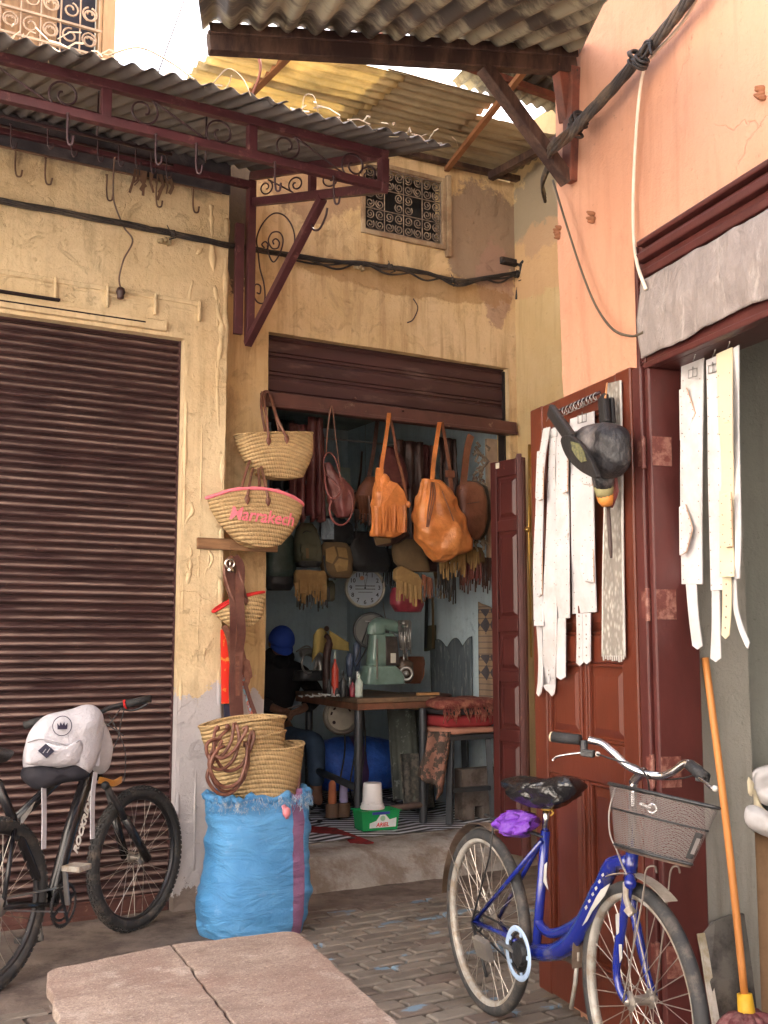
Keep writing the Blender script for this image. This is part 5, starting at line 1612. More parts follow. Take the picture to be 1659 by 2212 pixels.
# dark red backpack with loops
y = .26
t = thing('leather_bag', 'dark red slouching leather backpack with looped straps left of the fringed tan bag', 'bag', Py(735, 1130, y), GB)
bag(t, [(1000, 703, 709, .02), (1020, 701, 722, .04), (1040, 702, 745, .06), (1060, 706, 762, .07), (1085, 712, 764, .07), (1105, 722, 760, .06), (1118, 730, 752, .04)], y, m_oxb, rough=.02, rs=6, pleat=.06, np_=7)
m_oxs = leather('oxblood_strap', (.17, .05, .045))
def loop(par, pts, r, m, nm='handle', n=7): mb = MB(); mb.tube(catmull(pts, 7), r, n, flat=.6); return mb.build(nm, m, par, smooth=True)
loop(t, [Py(703, 1040, y - .05), Py(699, 1005, y - .05), Py(702, 985, y - .04), Py(712, 978, y - .04), Py(724, 990, y - .05), Py(733, 1020, y - .06), Py(738, 1040, y - .06)], .008, m_oxs)
loop(t, [Py(755, 1060, y - .07), Py(762, 1080, y - .08), Py(760, 1110, y - .08), Py(748, 1130, y - .08), Py(732, 1134, y - .08), Py(718, 1122, y - .08), Py(712, 1100, y - .08), Py(716, 1080, y - .08)], .008, m_oxs)
loop(t, [Py(702, 1020, y - .05), Py(705, 1055, y - .08), Py(718, 1078, y - .09), Py(735, 1062, y - .09), Py(720, 1040, y - .08), Py(706, 1025, y - .06)], .006, m_oxs)
loop(t, [Py(705, 985, y - .04), Py(708, 930, YB - .05), Py(717, 877, YB - .07), Py(724, 930, YB - .05), Py(735, 1020, y - .05)], .005, m_brn, 'hanging_loop')
# brown fringed bag behind
y = .62
t = thing('leather_bag', 'brown fringed leather bag hanging behind the bright tan one', 'bag', Py(800, 1110, y), GB)
bag(t, [(1030, 790, 815, .03), (1050, 775, 825, .05), (1075, 766, 828, .055), (1095, 772, 826, .05), (1110, 780, 820, .03)], y, m_brn, rough=.01)
fringe(t, (774, 1070), (822, 1072), y - .07, .2, m_brn, 14, .011)
strp(t, [Py(795, 1040, y), Py(805, 990, y), Py(812, 940, y), Py(816, 905, y)], .028, m_dkb)
mb = MB(); loft(mb, dense(prows(.7, [(965, 830, 850, .02), (985, 822, 870, .03), (1010, 818, 880, .03), (1050, 816, 885, .03)]), 3), 20, rough=.01); mb.build('back_bag', m_oxb, t, smooth=True)
# round brown bag right
y = .24
t = thing('leather_bag', 'round-cornered brown leather backpack with a black edge at the right of the orange bucket bag', 'bag', Py(1025, 1170, y + .05), GB)
bag(t, [(1040, 1000, 1030, .03), (1050, 988, 1050, .05), (1080, 985, 1056, .06), (1120, 990, 1057, .06), (1150, 1000, 1050, .05), (1165, 1010, 1040, .03)], y + .06, m_blk, rough=.004, pw=3)
bag(t, [(1042, 1004, 1030, .03), (1052, 990, 1044, .04), (1080, 988, 1050, .05), (1120, 992, 1050, .05), (1150, 1004, 1044, .04), (1166, 1014, 1034, .02)], y, m_brn, 'front_panel', rough=.006, pw=3)
strp(t, [Py(1000, 1060, y - .03), Py(1004, 1020, y), Py(1010, 970, y), Py(1018, 940, y + .02)], .05, m_brn)
mb = MB(); mb.tube([Py(1010, 1088, y - .055), Py(1036, 1084, y - .055)], .002, 5); mb.build('seam', m_blk, t)
# hides / jackets hanging dark
def hide(lab, us, v0, v1, y, m, pl=9, nm='leather_jacket', cat='jacket', grp='dark leather jackets hung under the ceiling', seed=0):
    A_, B_ = Py(us[0], v0, y), Py(us[1], v0, y)
    zb_ = Py(us[0], v1, y).z
    mb = MB()
    def fn(a, b):
        x = A_.x + (B_.x - A_.x) * a
        z = A_.z + (zb_ - A_.z) * b + .02 * math.sin(a * 11 + seed) * b
        return (x, y + .03 * math.sin(a * pl + b * 1.3 + seed) * (.3 + b) + .012 * fbm((a * 3, b * 2, seed), 4), z)
    mb.grid(fn, 40, 20)
    return tag(mb.build(nm, m, None, smooth=True, solid=.02), lab, cat, grp)
hide('dark oxblood leather jacket hanging just right of the plain straw bag', (668, 700), 900, 1120, .65, m_oxb, 14, seed=1)
hide('dark oxblood leather jacket hanging half behind the straw bags', (628, 664), 915, 1120, .7, m_oxb, 12, seed=2)
hide('dark brown leather coat between the fringed bag and the orange bucket bag', (858, 912), 950, 1190, .8, m_dkb, 15, seed=3)
hide('black-brown leather coat beside the shop side wall', (948, 985), 945, 1180, .75, m_dkb, 12, seed=4)
hide('dark red leather jacket seen through the handles of the orange bucket bag', (905, 935), 960, 1050, .9, m_oxb, 10, seed=6)
hide('near-black leather coat hanging at the left end of the shop ceiling', (588, 632), 905, 1060, .9, m_blk, 12, seed=5)
# second row, deeper
y = 1.1
t = thing('leather_bag', 'dark green glossy leather bag behind the pink-rimmed basket', 'bag', Py(600, 1250, y), GB)
bag(t, [(1145, 592, 622, .04), (1160, 578, 634, .06), (1190, 574, 638, .07), (1230, 572, 638, .075), (1250, 574, 634, .06)], y, m_grn, rough=.008)
bag(t, [(1246, 574, 636, .075), (1262, 574, 634, .07), (1275, 578, 628, .04)], y, m_blk, 'bag_base')
y = 1.0
t = thing('canvas_backpack', 'small olive backpack with a flap pocket hanging over the suede fringe bag', 'backpack', Py(662, 1215, y), GB)
bag(t, [(1130, 650, 672, .03), (1142, 642, 682, .05), (1170, 638, 690, .06), (1200, 638, 694, .065), (1215, 640, 690, .06)], y, m_olv, pw=3)
bag(t, [(1180, 652, 680, .025), (1200, 650, 684, .03), (1210, 652, 682, .02)], y - .06, m_olv, 'pocket', pw=4)
mb = MB(); loft(mb, dense(prows(y - .075, [(1176, 650, 684, .012), (1192, 649, 686, .014), (1196, 652, 682, .01)]), 2), 20, pw=5); mb.build('pocket_flap', m_olv, t, smooth=True)
strp(t, [Py(664, 1184, y - .10), Py(665, 1206, y - .10)], .02, m_sued2)
loop(t, [Py(655, 1152, y - .05), Py(662, 1147, y - .07), Py(672, 1150, y - .06)], .006, m_blk)
bag(t, [(1213, 640, 692, .065), (1225, 644, 686, .05)], y, m_blk, 'base', pw=3)
y = .95
t = thing('suede_bag', 'ochre suede bag with ragged fringe left of the wall clock', 'bag', Py(672, 1290, y), GB)
bag(t, [(1232, 640, 700, .03), (1240, 636, 704, .035), (1260, 636, 706, .04), (1275, 640, 704, .035)], y, m_sued, pw=3.5)
fringe(t, (636, 1258), (705, 1262), y - .045, .14, m_sued, 20, .012, jit=.5)
fringe(t, (640, 1262), (712, 1268), y + .03, .17, m_blk, 26, .010, jit=.5)
mb = MB(); mb.box(Py(648, 1282, y - .06), Py(660, 1252, y - .05)); mb.build('tab', m_sued, t, bevel=.002)
y = 1.05
t = thing('suede_bag', 'brown and ochre patchwork suede bag hanging above and left of the wall clock', 'bag', Py(725, 1245, y), GB)
bag(t, [(1172, 700, 748, .03), (1185, 694, 756, .05), (1210, 692, 760, .06), (1235, 698, 760, .06), (1248, 712, 752, .04)], y, m_sued2, pw=3)
for (q) in (((704, 1186), (722, 1180), (728, 1200), (718, 1218), (704, 1212)), ((728, 1182), (748, 1184), (752, 1206), (732, 1202)), ((722, 1220), (732, 1206), (752, 1210), (750, 1232), (728, 1236))):
    mb = MB(); mb.prism([Py(u, v, y - .064) for u, v in q], (0, -.004, 0)); mb.build('patch', m_sued, t)
loop(t, [Py(700, 1200, y - .06), Py(706, 1235, y - .08), Py(725, 1252, y - .08)], .007, m_blk)
y = 1.15
t = thing('leather_bag', 'black leather shoulder bag directly over the wall clock', 'bag', Py(785, 1230, y), GB)
bag(t, [(1150, 752, 800, .04), (1165, 742, 826, .06), (1200, 745, 838, .07), (1225, 752, 842, .07), (1236, 765, 835, .04)], y, m_blk, rough=.012)
loop(t, [Py(768, 1165, y - .05), Py(772, 1130, y - .03), Py(785, 1120, y - .03), Py(794, 1135, y - .04), Py(792, 1165, y - .05)], .006, m_blk)
t = thing('leather_bag', 'black leather bag wrapped in clear crinkled plastic under the dark red backpack', 'bag', Py(725, 1180, 1.1), GB)
bag(t, [(1115, 700, 740, .04), (1130, 692, 760, .06), (1160, 692, 764, .07), (1178, 700, 756, .05)], 1.1, m_blk, rough=.015)
mb = MB(); mb.grid(lambda a, b: Py(694 + 28 * a, 1120 + 45 * b, 1.02 + .02 * fbm((a * 4, b * 5, 0), 2)), 14, 14); mb.build('plastic_wrap', mat('clear_crinkled_plastic', (.30, .36, .40), .12, spec=.9, bump=.9, bs=14, bd=.02), t, smooth=True)
t = thing('suede_bag', 'dark brown leather bag with olive suede base under the bright fringed bag', 'bag', Py(840, 1175, .45), GB)
bag(t, [(1140, 815, 880, .04), (1155, 808, 885, .06), (1172, 812, 860, .05), (1180, 816, 840, .03)], .45, m_dkb)
mb = MB(); mb.prism([Py(u, v, .38) for u, v in ((808, 1158), (838, 1152), (845, 1172), (812, 1178))], (0, -.006, 0)); mb.build('base_patch', m_sued2, t)
y = .60
t = thing('suede_bag', 'grey-brown suede bag with flap tucked below and left of the orange bucket bag', 'bag', Py(880, 1230, y), GB)
bag(t, [(1165, 850, 900, .03), (1185, 848, 915, .05), (1215, 852, 925, .055), (1235, 870, 928, .04)], y, m_sued2, pw=2.6)
bag(t, [(1170, 890, 925, .03), (1200, 890, 945, .05), (1235, 905, 945, .04)], y + .06, m_dkb, 'side_panel')
y = .55
t = thing('suede_bag', 'pale ochre suede bag with ragged fringe to the right of the wall clock', 'bag', Py(885, 1300, y), GB)
mb = MB(); mb.prism([Py(u, v, y - .02) for u, v in ((857, 1230), (868, 1222), (905, 1240), (918, 1262), (905, 1276), (868, 1262), (856, 1250))], (0, .05, 0)); mb.build('bag_body', m_sued, t, bevel=.008)
fringe(t, (857, 1252), (912, 1270), y - .03, .14, m_sued, 16, .014, jit=.45)
fringe(t, (912, 1240), (934, 1250), y - .02, .17, m_brn, 9, .012, jit=.4)
y = .40
t = thing('suede_bag', 'brown suede fringed bag with long ragged strands below the orange bucket bag', 'bag', Py(985, 1250, y), GB)
bag(t, [(1180, 950, 1040, .03), (1195, 948, 1046, .035), (1215, 952, 1046, .03)], y, m_sued2, pw=3)
fringe(t, (948, 1195), (1005, 1192), y - .05, .19, m_sued, 26, .011, jit=.5)
fringe(t, (985, 1180), (1035, 1190), y - .06, .14, m_sued, 14, .012, jit=.5)
fringe(t, (990, 1200), (1062, 1205), y + .02, .25, m_dkb, 34, .010, jit=.5)
fringe(t, (945, 1220), (985, 1235), y + .06, .24, m_blk, 22, .010, jit=.5)
y = .95
t = thing('leather_bag', 'small burgundy leather bag half hidden behind the ochre fringe right of the clock', 'bag', Py(880, 1320, y), GB)
bag(t, [(1270, 850, 885, .04), (1285, 846, 905, .06), (1305, 846, 912, .07), (1322, 856, 908, .05)], y, m_burg, rough=.006, pw=3)
for (u0, u1, v0, v1, yy, m, fr_, lab) in (
    (636, 662, 1065, 1120, 1.5, m_brn, 0, 'brown leather pouch high at the back left over the olive backpack'),
    (765, 800, 1060, 1112, 1.6, m_dkb, 1, 'dark fringed pouch high at the back behind the brown fringed bag'),
    (905, 950, 1060, 1130, 1.3, m_brn, 1, 'brown fringed pouch behind the neck of the orange bucket bag'),
    (606, 632, 1075, 1140, 1.4, m_dkb, 0, 'dark brown satchel at the back just over the dark green bag'),
    (828, 868, 1185, 1235, 1.3, m_blk, 1, 'black fringed pouch hanging just right above the wall clock'),
    (940, 975, 1215, 1262, .9, m_sued2, 1, 'brown suede pouch hanging low at the back right of the ochre fringe'),
    (1000, 1042, 1180, 1225, .42, m_oxb, 1, 'oxblood fringed pouch by the shop side wall under the round-cornered backpack'),
    (700, 722, 1255, 1300, 1.3, m_olv, 0, 'small olive pouch hanging low just left of the wall clock')):
    t = thing('leather_pouch', lab, 'pouch', Py((u0 + u1) / 2, v1, yy), 'pouches hung at the back of the shop')
    bag(t, [(v0, u0 + 6, u1 - 6, .02), (v0 + 8, u0 + 1, u1 - 1, .04), ((v0 + v1) / 2, u0, u1, .05), (v1 - 5, u0 + 2, u1 - 2, .045), (v1, u0 + 7, u1 - 7, .03)], yy, m, n=28, rough=.012)
    strp(t, [Py(u0 + 8, v0 + 3, yy), Py((u0 + u1) / 2 - 3, v0 - 40, yy), Py((u0 + u1) / 2, v0 - 85, yy)], .016, m)
    strp(t, [Py(u0 + 3, v0 + 18, yy - .05), Py(u1 - 3, v0 + 20, yy - .05)], .03, m, 'flap_band', wd=(0, 0, 1))
    if fr_: fringe(t, (u0, v1 - 12), (u1, v1 - 10), yy - .05, .16, m, 14, .010, jit=.4)
# hanging strip of pale knots at the right jamb
t = thing('macrame_strip', 'hanging strip of pale rope and leather scraps at the right jamb of the shop', 'hanging', Py(1045, 1100, .35))
mb = MB()
for k in range(60):
    p = Py(1036 + random.uniform(-12, 14), 960 + k * 3.6 + random.uniform(-5, 5), .33 + random.uniform(-.04, .02))
    mb.strap([p, p + V3((random.uniform(-.03, .03), -.01, random.uniform(-.03, .0))), p + V3((random.uniform(-.03, .04), 0, random.uniform(-.07, -.02)))], random.uniform(.012, .03), (1, .4, random.uniform(-.5, .5)), .006)
stuff(mb.build('scraps', mat('pale_scrap', (.32, .27, .21), .8, c2=(.14, .10, .08), mixs=10), t))
mb = MB(); mb.box((2.72, .43, 1.9), (2.86, .455, 2.75)); mb.build('backing_board', mat('beige_board', (.45, .33, .24), .8), t)
# pale panel on the back wall and rail with plank under the ceiling
mb = MB(); mb.box(Py(700, 1200, 2.90), Py(845, 1020, 2.93))
tag(mb.build('wall_panel', mat('pale_green_wall_panel', (.70, .78, .72), .8, c2=(.5, .58, .55)), None), 'pale greenish panel high on the back wall behind the bags', 'panel')
for (a, b, yy, lab) in (((690, 945), (930, 965), 1.2, 'thin horizontal hanging rod under the dark shop ceiling'), ((640, 1050), (880, 1042), 1.3, 'wire clothes rail across the back of the shop')):
    A_, B_ = Py(*a, yy), Py(*b, yy); B_.z = A_.z
    mb = MB(); mb.tube([A_, B_], .007, 6); tag(mb.build('hanging_rod', mat('grey_iron', (.2, .2, .2), .5), None), lab, 'rod')
# ------------------------------------------------------------ clock
y = 1.9
cc = Py(789, 1270, y)
pxm = (Py(830, 1270, y) - Py(749, 1270, y)).length / 81
Rk = 37 * pxm
view = (CAM - cc); view.z = 0; view.normalize()
nk = V3((-.25, -.97, 0)).normalized(); nk = (nk * .5 + view * .5).normalized()
ex_ = V3((-nk.y, nk.x, 0)); ex_ = ex_ if ex_.x > 0 else -ex_
ck = thing('wall_clock', 'round white-faced wall clock with silver rim hanging from a wire among the bags', 'clock', cc)
mb = MB(); mb.lathe([(Rk * 1.0, -.035), (Rk * 1.06, -.01), (Rk * 1.04, .012), (Rk * .96, .016), (Rk * .90, .004), (Rk * .90, -.03)], cc, nk, 48); mb.build('rim', mat('satin_silver', (.55, .50, .42), .3, metal=.9), ck, smooth=True)
mb = MB(); mb.lathe([(Rk * .91, -.001), (Rk * .91, .001)], cc, nk, 48); mb.build('dial', mat('clock_face', (.62, .68, .78), .4, var=.03, bump=0), ck)
mink = mat('clock_ink', (.03, .03, .05), .6, bump=0)
for h in range(1, 13):
    a = math.radians(90 - 30 * h)
    text(str(h), Rk * .30, cc + nk * .003 + ex_ * math.cos(a) * Rk * .73 + ezs * math.sin(a) * Rk * .73, ex_, ezs, mink, 'numeral', ck, .0004, 0, .0006)
mb = MB()
for (dz_, w, th) in ((.10, 1.0, .045), (-.06, 1.0, .04), (-.22, .7, .03)):
    # three lines of small lettering, too small to read
    xx = -w * .5
    while xx < w * .5:
        l_ = random.uniform(.03, .08)
        q = cc + nk * .0025 + ex_ * (xx + l_ / 2) * Rk + ezs * (dz_ + .0) * Rk
        mb.cbox(q, ex_ * l_ * .4 * Rk, ezs * th * .5 * Rk, nk * .0005); xx += l_
mb.build('dial_lettering', mink, ck)
mb = MB(); mb.beam(cc + nk * .006, cc + nk * .006 + (ezs * .62 + ex_ * .12) * Rk, .004, .002); mb.build('minute_hand', mink, ck)
mb = MB(); mb.beam(cc + nk * .006, cc + nk * .006 + (ezs * .42 - ex_ * .02) * Rk, .006, .002); mb.lathe([(.007, 0), (.007, .003)], cc + nk * .006, nk, 10); mb.build('hour_hand', mink, ck)
mb = MB(); mb.lathe([(Rk * .11, 0), (Rk * .11, .001)], cc + nk * .003 + ezs * Rk * .50 - ex_ * Rk * .16, nk, 14); mb.build('dial_emblem', mat('salmon_print', (.75, .35, .22), .6), ck)
mb = MB(); mb.tube([cc + ezs * Rk, cc + ezs * 1.4], .002, 4); mb.build('hanging_wire', _M['grey_iron'], ck)
# ------------------------------------------------------------ work table
wt = thing('work_table', 'tall narrow work table with worn timber top and dark tube legs', 'table', (2.1, 1.2, ZF))
ZTB = 1.02
K0 = V3((1.845, .655, 0)); K1 = V3((2.47, .70, 0)); K3 = V3((2.02, 1.93, 0)); K2 = V3((2.62, 1.9, 0))
def up(p, z): return V3((p.x, p.y, z))
m_ttop = mat('worn_table_timber', (.20, .125, .075), .6, var=.35, c2=(.09, .07, .055), mixs=5, bump=.5, stretch=(1, 1, 1))
mb = MB(); mb.hexa([up(K0, ZTB - .03), up(K1, ZTB - .03), up(K2, ZTB - .03), up(K3, ZTB - .03), up(K0, ZTB), up(K1, ZTB), up(K2, ZTB), up(K3, ZTB)]); mb.build('table_top', m_ttop, wt, bevel=.004)
mb = MB(); mb.hexa([up(K0, ZTB - .075) + V3((.01, .01, 0)), up(K1, ZTB - .075) + V3((-.02, .01, 0)), up(K2, ZTB - .075), up(K3, ZTB - .075), up(K0, ZTB - .032) + V3((.01, .01, 0)), up(K1, ZTB - .032) + V3((-.02, .01, 0)), up(K2, ZTB - .032), up(K3, ZTB - .032)]); mb.build('apron', mat('rust_edged_timber', (.20, .085, .05), .7, c2=(.10, .05, .03), bump=.5), wt, bevel=.004)
m_tube = mat('dark_steel_tube', (.06, .065, .075), .4, metal=.5, bump=.1)
LG = [V3((1.89, .72, 0)), V3((2.36, .69, 0)), V3((2.09, 1.84, 0)), V3((2.5, 1.8, 0))]
for p in LG:
    mb = MB(); mb.tube([up(p, ZF + .005), up(p, ZTB - .076)], .027, 12); mb.build('leg', m_tube, wt, smooth=True, smart=50)
mb = MB(); mb.tube([up(LG[0], .45), up(LG[2], .47)], .024, 10); mb.build('stretcher', m_tube, wt, smooth=True)
mb = MB(); mb.tube([up(LG[0], .30), up(LG[1], .32)], .022, 10); mb.build('stretcher', mat('wooden_stretcher', (.17, .12, .10), .8), wt, smooth=True)
mb = MB()
for k in range(3):
    p = up(LG[0], .95) + V3((.15 + .08 * k, .5, 0)); mb.tube(catmull([p, p + V3((.02, 0, -.3)), p + V3((-.02, 0, -.55)), p + V3((.03, .02, -.7))], 5), .006, 5)
mb.build('cord', m_cab, wt, smooth=True)
# motor under the table
mo = thing('electric_motor', 'round dusty electric motor slung under the work table', 'motor', Py(730, 1545, 1.35))
mc = Py(738, 1547, 1.2); ax = (CAM - mc).normalized(); ax.z = 0
mb = MB(); mb.lathe([(.07, -.22), (.125, -.2), (.13, -.02), (.115, .0)], mc, ax, 28); mb.build('housing', mat('dusty_motor_grey', (.13, .115, .10), .7, c2=(.2, .17, .14), bump=.4), mo, smooth=True, smart=40)
mb = MB(); mb.lathe([(.10, .0), (.10, .02), (.09, .03)], mc, ax, 28); mb.build('end_cap', mat('motor_cap', (.24, .21, .17), .6), mo, smooth=True, smart=40)
exm = V3((-ax.y, ax.x, 0)).normalized()
for k in range(5):
    a0 = .5 + k * .55; pts = [mc + ax * .032 + exm * math.cos(a0 + j * .1) * .07 + ezs * math.sin(a0 + j * .1) * .07 for j in range(4)]
    mb = MB(); mb.tube(pts, .006, 5); mb.build('vent_slot', _M['slot_black'], mo)
mb = MB(); mb.lathe([(.012, .03), (.012, .04)], mc - exm * .05 - ezs * .04, ax, 10); mb.build('screw', _M['slot_black'], mo)
# blue bag under the table
t = thing('plastic_bag', 'crumpled royal blue woven bag with purple stripe lying under the work table', 'bag', Py(770, 1700, 1.9))
def blue2():
    b = NB('royal_blue_woven'); p = b.P(); x = b.sep(b.P(True))[0]
    n = b.noise(p, 12, 6, .7); c = b.mix(b.ramp(n, [(.3, 0.), (.7, 1.)]), (.015, .07, .42), (.05, .17, .70))
    c = b.mix(b.math('LESS_THAN', b.math('ABSOLUTE', b.math('ADD', x, .05)), .045), c, (.07, .03, .12)); b.col(c)
    b.b.inputs['Roughness'].default_value = .3; b.bump(b.noise(b.mapv(p, (1, 1, 1)), 13, 6, .7, 1), .9, .02); return b.m
bag(t, [(1592, 720, 800, .05), (1602, 700, 845, .12), (1620, 690, 850, .16), (1650, 688, 850, .18), (1680, 694, 852, .18), (1700, 700, 848, .15)], 1.9, blue2(), rough=.04, rs=5, n=56, pw=2.8)
# bucket on the green box
gx = Pz(822, 1797, ZF)
t = thing('detergent_box', 'green plastic detergent box with white label on the shop floor by the table leg', 'box', (gx.x, gx.y, ZF))
m_green = mat('glossy_green_plastic', (.015, .30, .09), .25, var=.12, bump=.05, spec=.6)
exg = V3((.96, -.10, 0)).normalized(); eyg = V3((.10, .96, 0)).normalized()
gz_ = ZF + .008
def Gw(a, b, c): return V3((gx.x, gx.y, gz_)) + exg * a + eyg * b + ezs * c
mb = MB()
W0, W1, Dp, Hg = .118, .132, .13, .125
mb.add([Gw(-W0, 0, 0), Gw(W0, 0, 0), Gw(W0, Dp, 0), Gw(-W0, Dp, 0), Gw(-W1, -.012, Hg), Gw(W1, -.012, Hg), Gw(W1, Dp + .012, Hg), Gw(-W1, Dp + .012, Hg), Gw(-W1 + .008, 0, Hg), Gw(W1 - .008, 0, Hg), Gw(W1 - .008, Dp, Hg), Gw(-W1 + .008, Dp, Hg), Gw(-W0, .01, .02), Gw(W0, .01, .02), Gw(W0, Dp - .01, .02), Gw(-W0, Dp - .01, .02)],
       [(3, 2, 1, 0), (0, 1, 5, 4), (1, 2, 6, 5), (2, 3, 7, 6), (3, 0, 4, 7), (4, 5, 9, 8), (5, 6, 10, 9), (6, 7, 11, 10), (7, 4, 8, 11), (8, 9, 13, 12), (9, 10, 14, 13), (10, 11, 15, 14), (11, 8, 12, 15), (12, 13, 14, 15)])
mb.build('tub', m_green, t, bevel=.006)
mb = MB(); mb.cbox(Gw(0, -.018, Hg - .004), exg * (W1 + .006), eyg * .004, ezs * .004); mb.cbox(Gw(0, Dp + .018, Hg - .004), exg * (W1 + .006), eyg * .004, ezs * .004); mb.build('lip', m_green, t, bevel=.002)
fy = lambda z: -.0125 * (z / Hg) - .0015
mb = MB(); q = [(-.075, .018), (.105, .020), (.107, .075), (.06, .066), (.03, .098), (-.005, .098), (-.03, .062), (-.075, .048)]
mb.prism([Gw(a, fy(z), z) for a, z in q], -eyg * .0012); mb.build('label_print', mat('label_white', (.72, .74, .76), .5, bump=0), t)
text('ARIEL', .034, Gw(.012, fy(.036) - .003, .036), exg, ezs, mat('label_red', (.65, .02, .03), .5, bump=0), 'label_word', t, .0006, .2, .0008)
mb = MB(); mb.lathe([(.017, 0), (.017, .001)], Gw(.012, fy(.075) - .003, .076), -eyg, 20); mb.build('label_emblem', mat('pod_green', (.35, .55, .38), .4, bump=0), t)
mb = MB(); mb.cbox(Gw(.0, fy(.108) - .001, .108), exg * .06, eyg * .0005, ezs * .008); mb.build('label_band', mat('label_navy', (.03, .05, .35), .5, bump=0), t)
t = thing('plastic_tub', 'white plastic tub standing upside down on the green box', 'tub', Gw(-.02, .06, Hg))
mb = MB(); c = Gw(-.030, .055, Hg + .004)
mb.lathe([(.076, 0), (.079, .012), (.072, .022), (.073, .034), (.066, .036), (.058, .155), (.055, .160)], c, (0, 0, 1), 32); mb.build('tub_body', mat('white_plastic', (.78, .76, .77), .35, var=.04, bump=.03), t, smooth=True, smart=40)
mb = MB(); mb.cbox(c + (CAM - c).normalized() * .073 - V3((0, 0, .0)) + V3((0, 0, .03)), exg * .018, eyg * .004, ezs * .007); mb.build('tear_tab', _M['white_plastic'], t, bevel=.002)
# red rug triangle on the step
mb = MB()
pts = [Pp(u, v, (0, 0, ZF + .012), (0, 0, 1)) for u, v in ((640, 1786), (715, 1790))]
tri = [Pz(590, 1783, ZF + .012), Pz(722, 1790, ZF + .012), Pz(808, 1822, ZF - .005), Pz(655, 1838, .14), Pz(600, 1846, .13)]
mb.prism(tri, (0, 0, .008))
tag(mb.build('red_mat', mat('dark_red_felt', (.19, .012, .014), .95, var=.4, c2=(.09, .012, .012), mixs=9, bump=.6, bs=40), None), 'ragged dark red felt mat lying over the step beside the sack', 'mat')
# ------------------------------------------------------------ walking-foot sewing machine
mx_ = thing('sewing_machine', 'old pale green industrial sewing machine standing on the work table', 'sewing machine', V3((2.05, .95, ZTB)))
m_gp = mat('pale_green_enamel', (.17, .26, .23), .28, var=.15, c2=(.14, .22, .19), mixs=9, bump=.1, spec=.6)
m_stl = mat('worn_steel', (.35, .34, .33), .35, metal=.8, var=.3)
y = .98
def vbag(rows, nm, m, y=y, n=28, pw=3.0, par=mx_, k=3, rough=.001):
    mb = MB(); loft(mb, dense(prows(y, rows), k), n, pw=pw, rough=rough); return mb.build(nm, m, par, smooth=True)
vbag([(1437, 792, 838, .05), (1440, 790, 850, .06), (1452, 788, 862, .063), (1465, 785, 868, .066), (1476, 784, 868, .068), (1478, 786, 866, .066)], 'base_casting', m_gp, pw=7)
vbag([(1368, 802, 846, .045), (1378, 801, 850, .05), (1438, 795, 856, .056)], 'column', m_gp, pw=5)
vbag([(1375, 822, 852, .054), (1437, 821, 858, .060)], 'steel_cover', mat('brown_steel_cover', (.13, .115, .11), .3, metal=.6, bump=.1), pw=5)
mb = MB(); mb.cbox((Py(816, 1376, y - .056) + Py(814, 1474, y - .07)) / 2, V3((.006, 0, 0)), V3((0, .003, 0)), V3((0, 0, .14))); mb.build('steel_edge', m_stl, mx_, bevel=.001)
vbag([(1340, 808, 826, .03), (1346, 801, 830, .045), (1372, 801, 828, .048)], 'shoulder', m_gp, pw=4)
p0, p1 = Py(806, 1350, y), Py(866, 1357, y)
mb = MB(); mb.tube(catmull([Py(803, 1372, y), p0 + V3((.01, 0, .0)), Py(830, 1348, y), p1], 6), [.036] * 8 + [.042] * 11, 16); mb.build('arm', m_gp, mx_, smooth=True)
vbag([(1340, 866, 884, .035), (1345, 864, 886, .04), (1400, 866, 884, .035)], 'head', m_stl, pw=4)
mb = MB()
for k in range(7): mb.tube([Py(862 + k * 4, 1340 + (k % 3) * 8, y - .05), Py(864 + k * 4, 1395 + (k % 4) * 9, y - .05)], .005 + .002 * (k % 2), 6)
mb.tube([Py(872, 1400, y - .03), Py(874, 1450, y - .03)], .006, 6); mb.tube([Py(880, 1400, y - .03), Py(880, 1430, y - .03)], .004, 6)
for k in range(16):
    mb.sphere(Py(860 + random.random() * 28, 1345 + random.random() * 70, y - .06), .007, 6, 5)
mb.build('linkage', m_stl, mx_, smooth=True)
vbag([(1424, 862, 880, .03), (1432, 858, 890, .05), (1465, 858, 890, .05), (1474, 864, 886, .03)], 'cylinder_bed', mat('oily_brown_casting', (.09, .06, .045), .4, bump=.3), pw=2.6)
mb = MB(); c = Py(878, 1455, y - .06); mb.torus(c, (CAM - c), .042, .010, 20, 6); mb.lathe([(.02, -.02), (.02, .02)], c, (CAM - c), 12); mb.build('lower_wheel', m_stl, mx_, smooth=True)
c = Py(802, 1362, y + .08)
mb = MB(); axw = V3((-.5, -.86, 0)); mb.torus(c, axw, .115, .011, 44, 8); mb.build('handwheel_rim', mat('black_iron_gloss', (.02, .02, .022), .3), mx_, smooth=True)
mb = MB(); mb.lathe([(.108, -.006), (.108, .006)], c, axw, 36); mb.build('handwheel_disc', mat('grey_disc', (.055, .055, .05), .5), mx_)
mb = MB(); mb.box(Py(845, 1432, y - .065), Py(855, 1411, y - .06)); mb.build('data_plate', mat('ivory_plate', (.6, .58, .5), .5), mx_)
mb = MB(); mb.tube([Py(790, 1342, y), Py(818, 1344, y)], .004, 6); mb.tube([Py(812, 1340, y), Py(814, 1350, y)], .01, 8); mb.tube(catmull([Py(828, 1300, y + .3), Py(832, 1330, y), Py(842, 1345, y), Py(860, 1350, y)], 5), .003, 5); mb.build('thread_guide', m_stl, mx_, smooth=True)
mb = MB(); mb.tube([Py(768, 1430, y), Py(798, 1345, y + .05)], .005, 6); mb.tube(catmull([Py(770, 1440, y), Py(792, 1400, y), Py(794, 1370, y), Py(800, 1350, y)], 4), .005, 6); mb.build('belt_lever', _M['black_iron_gloss'], mx_, smooth=True)
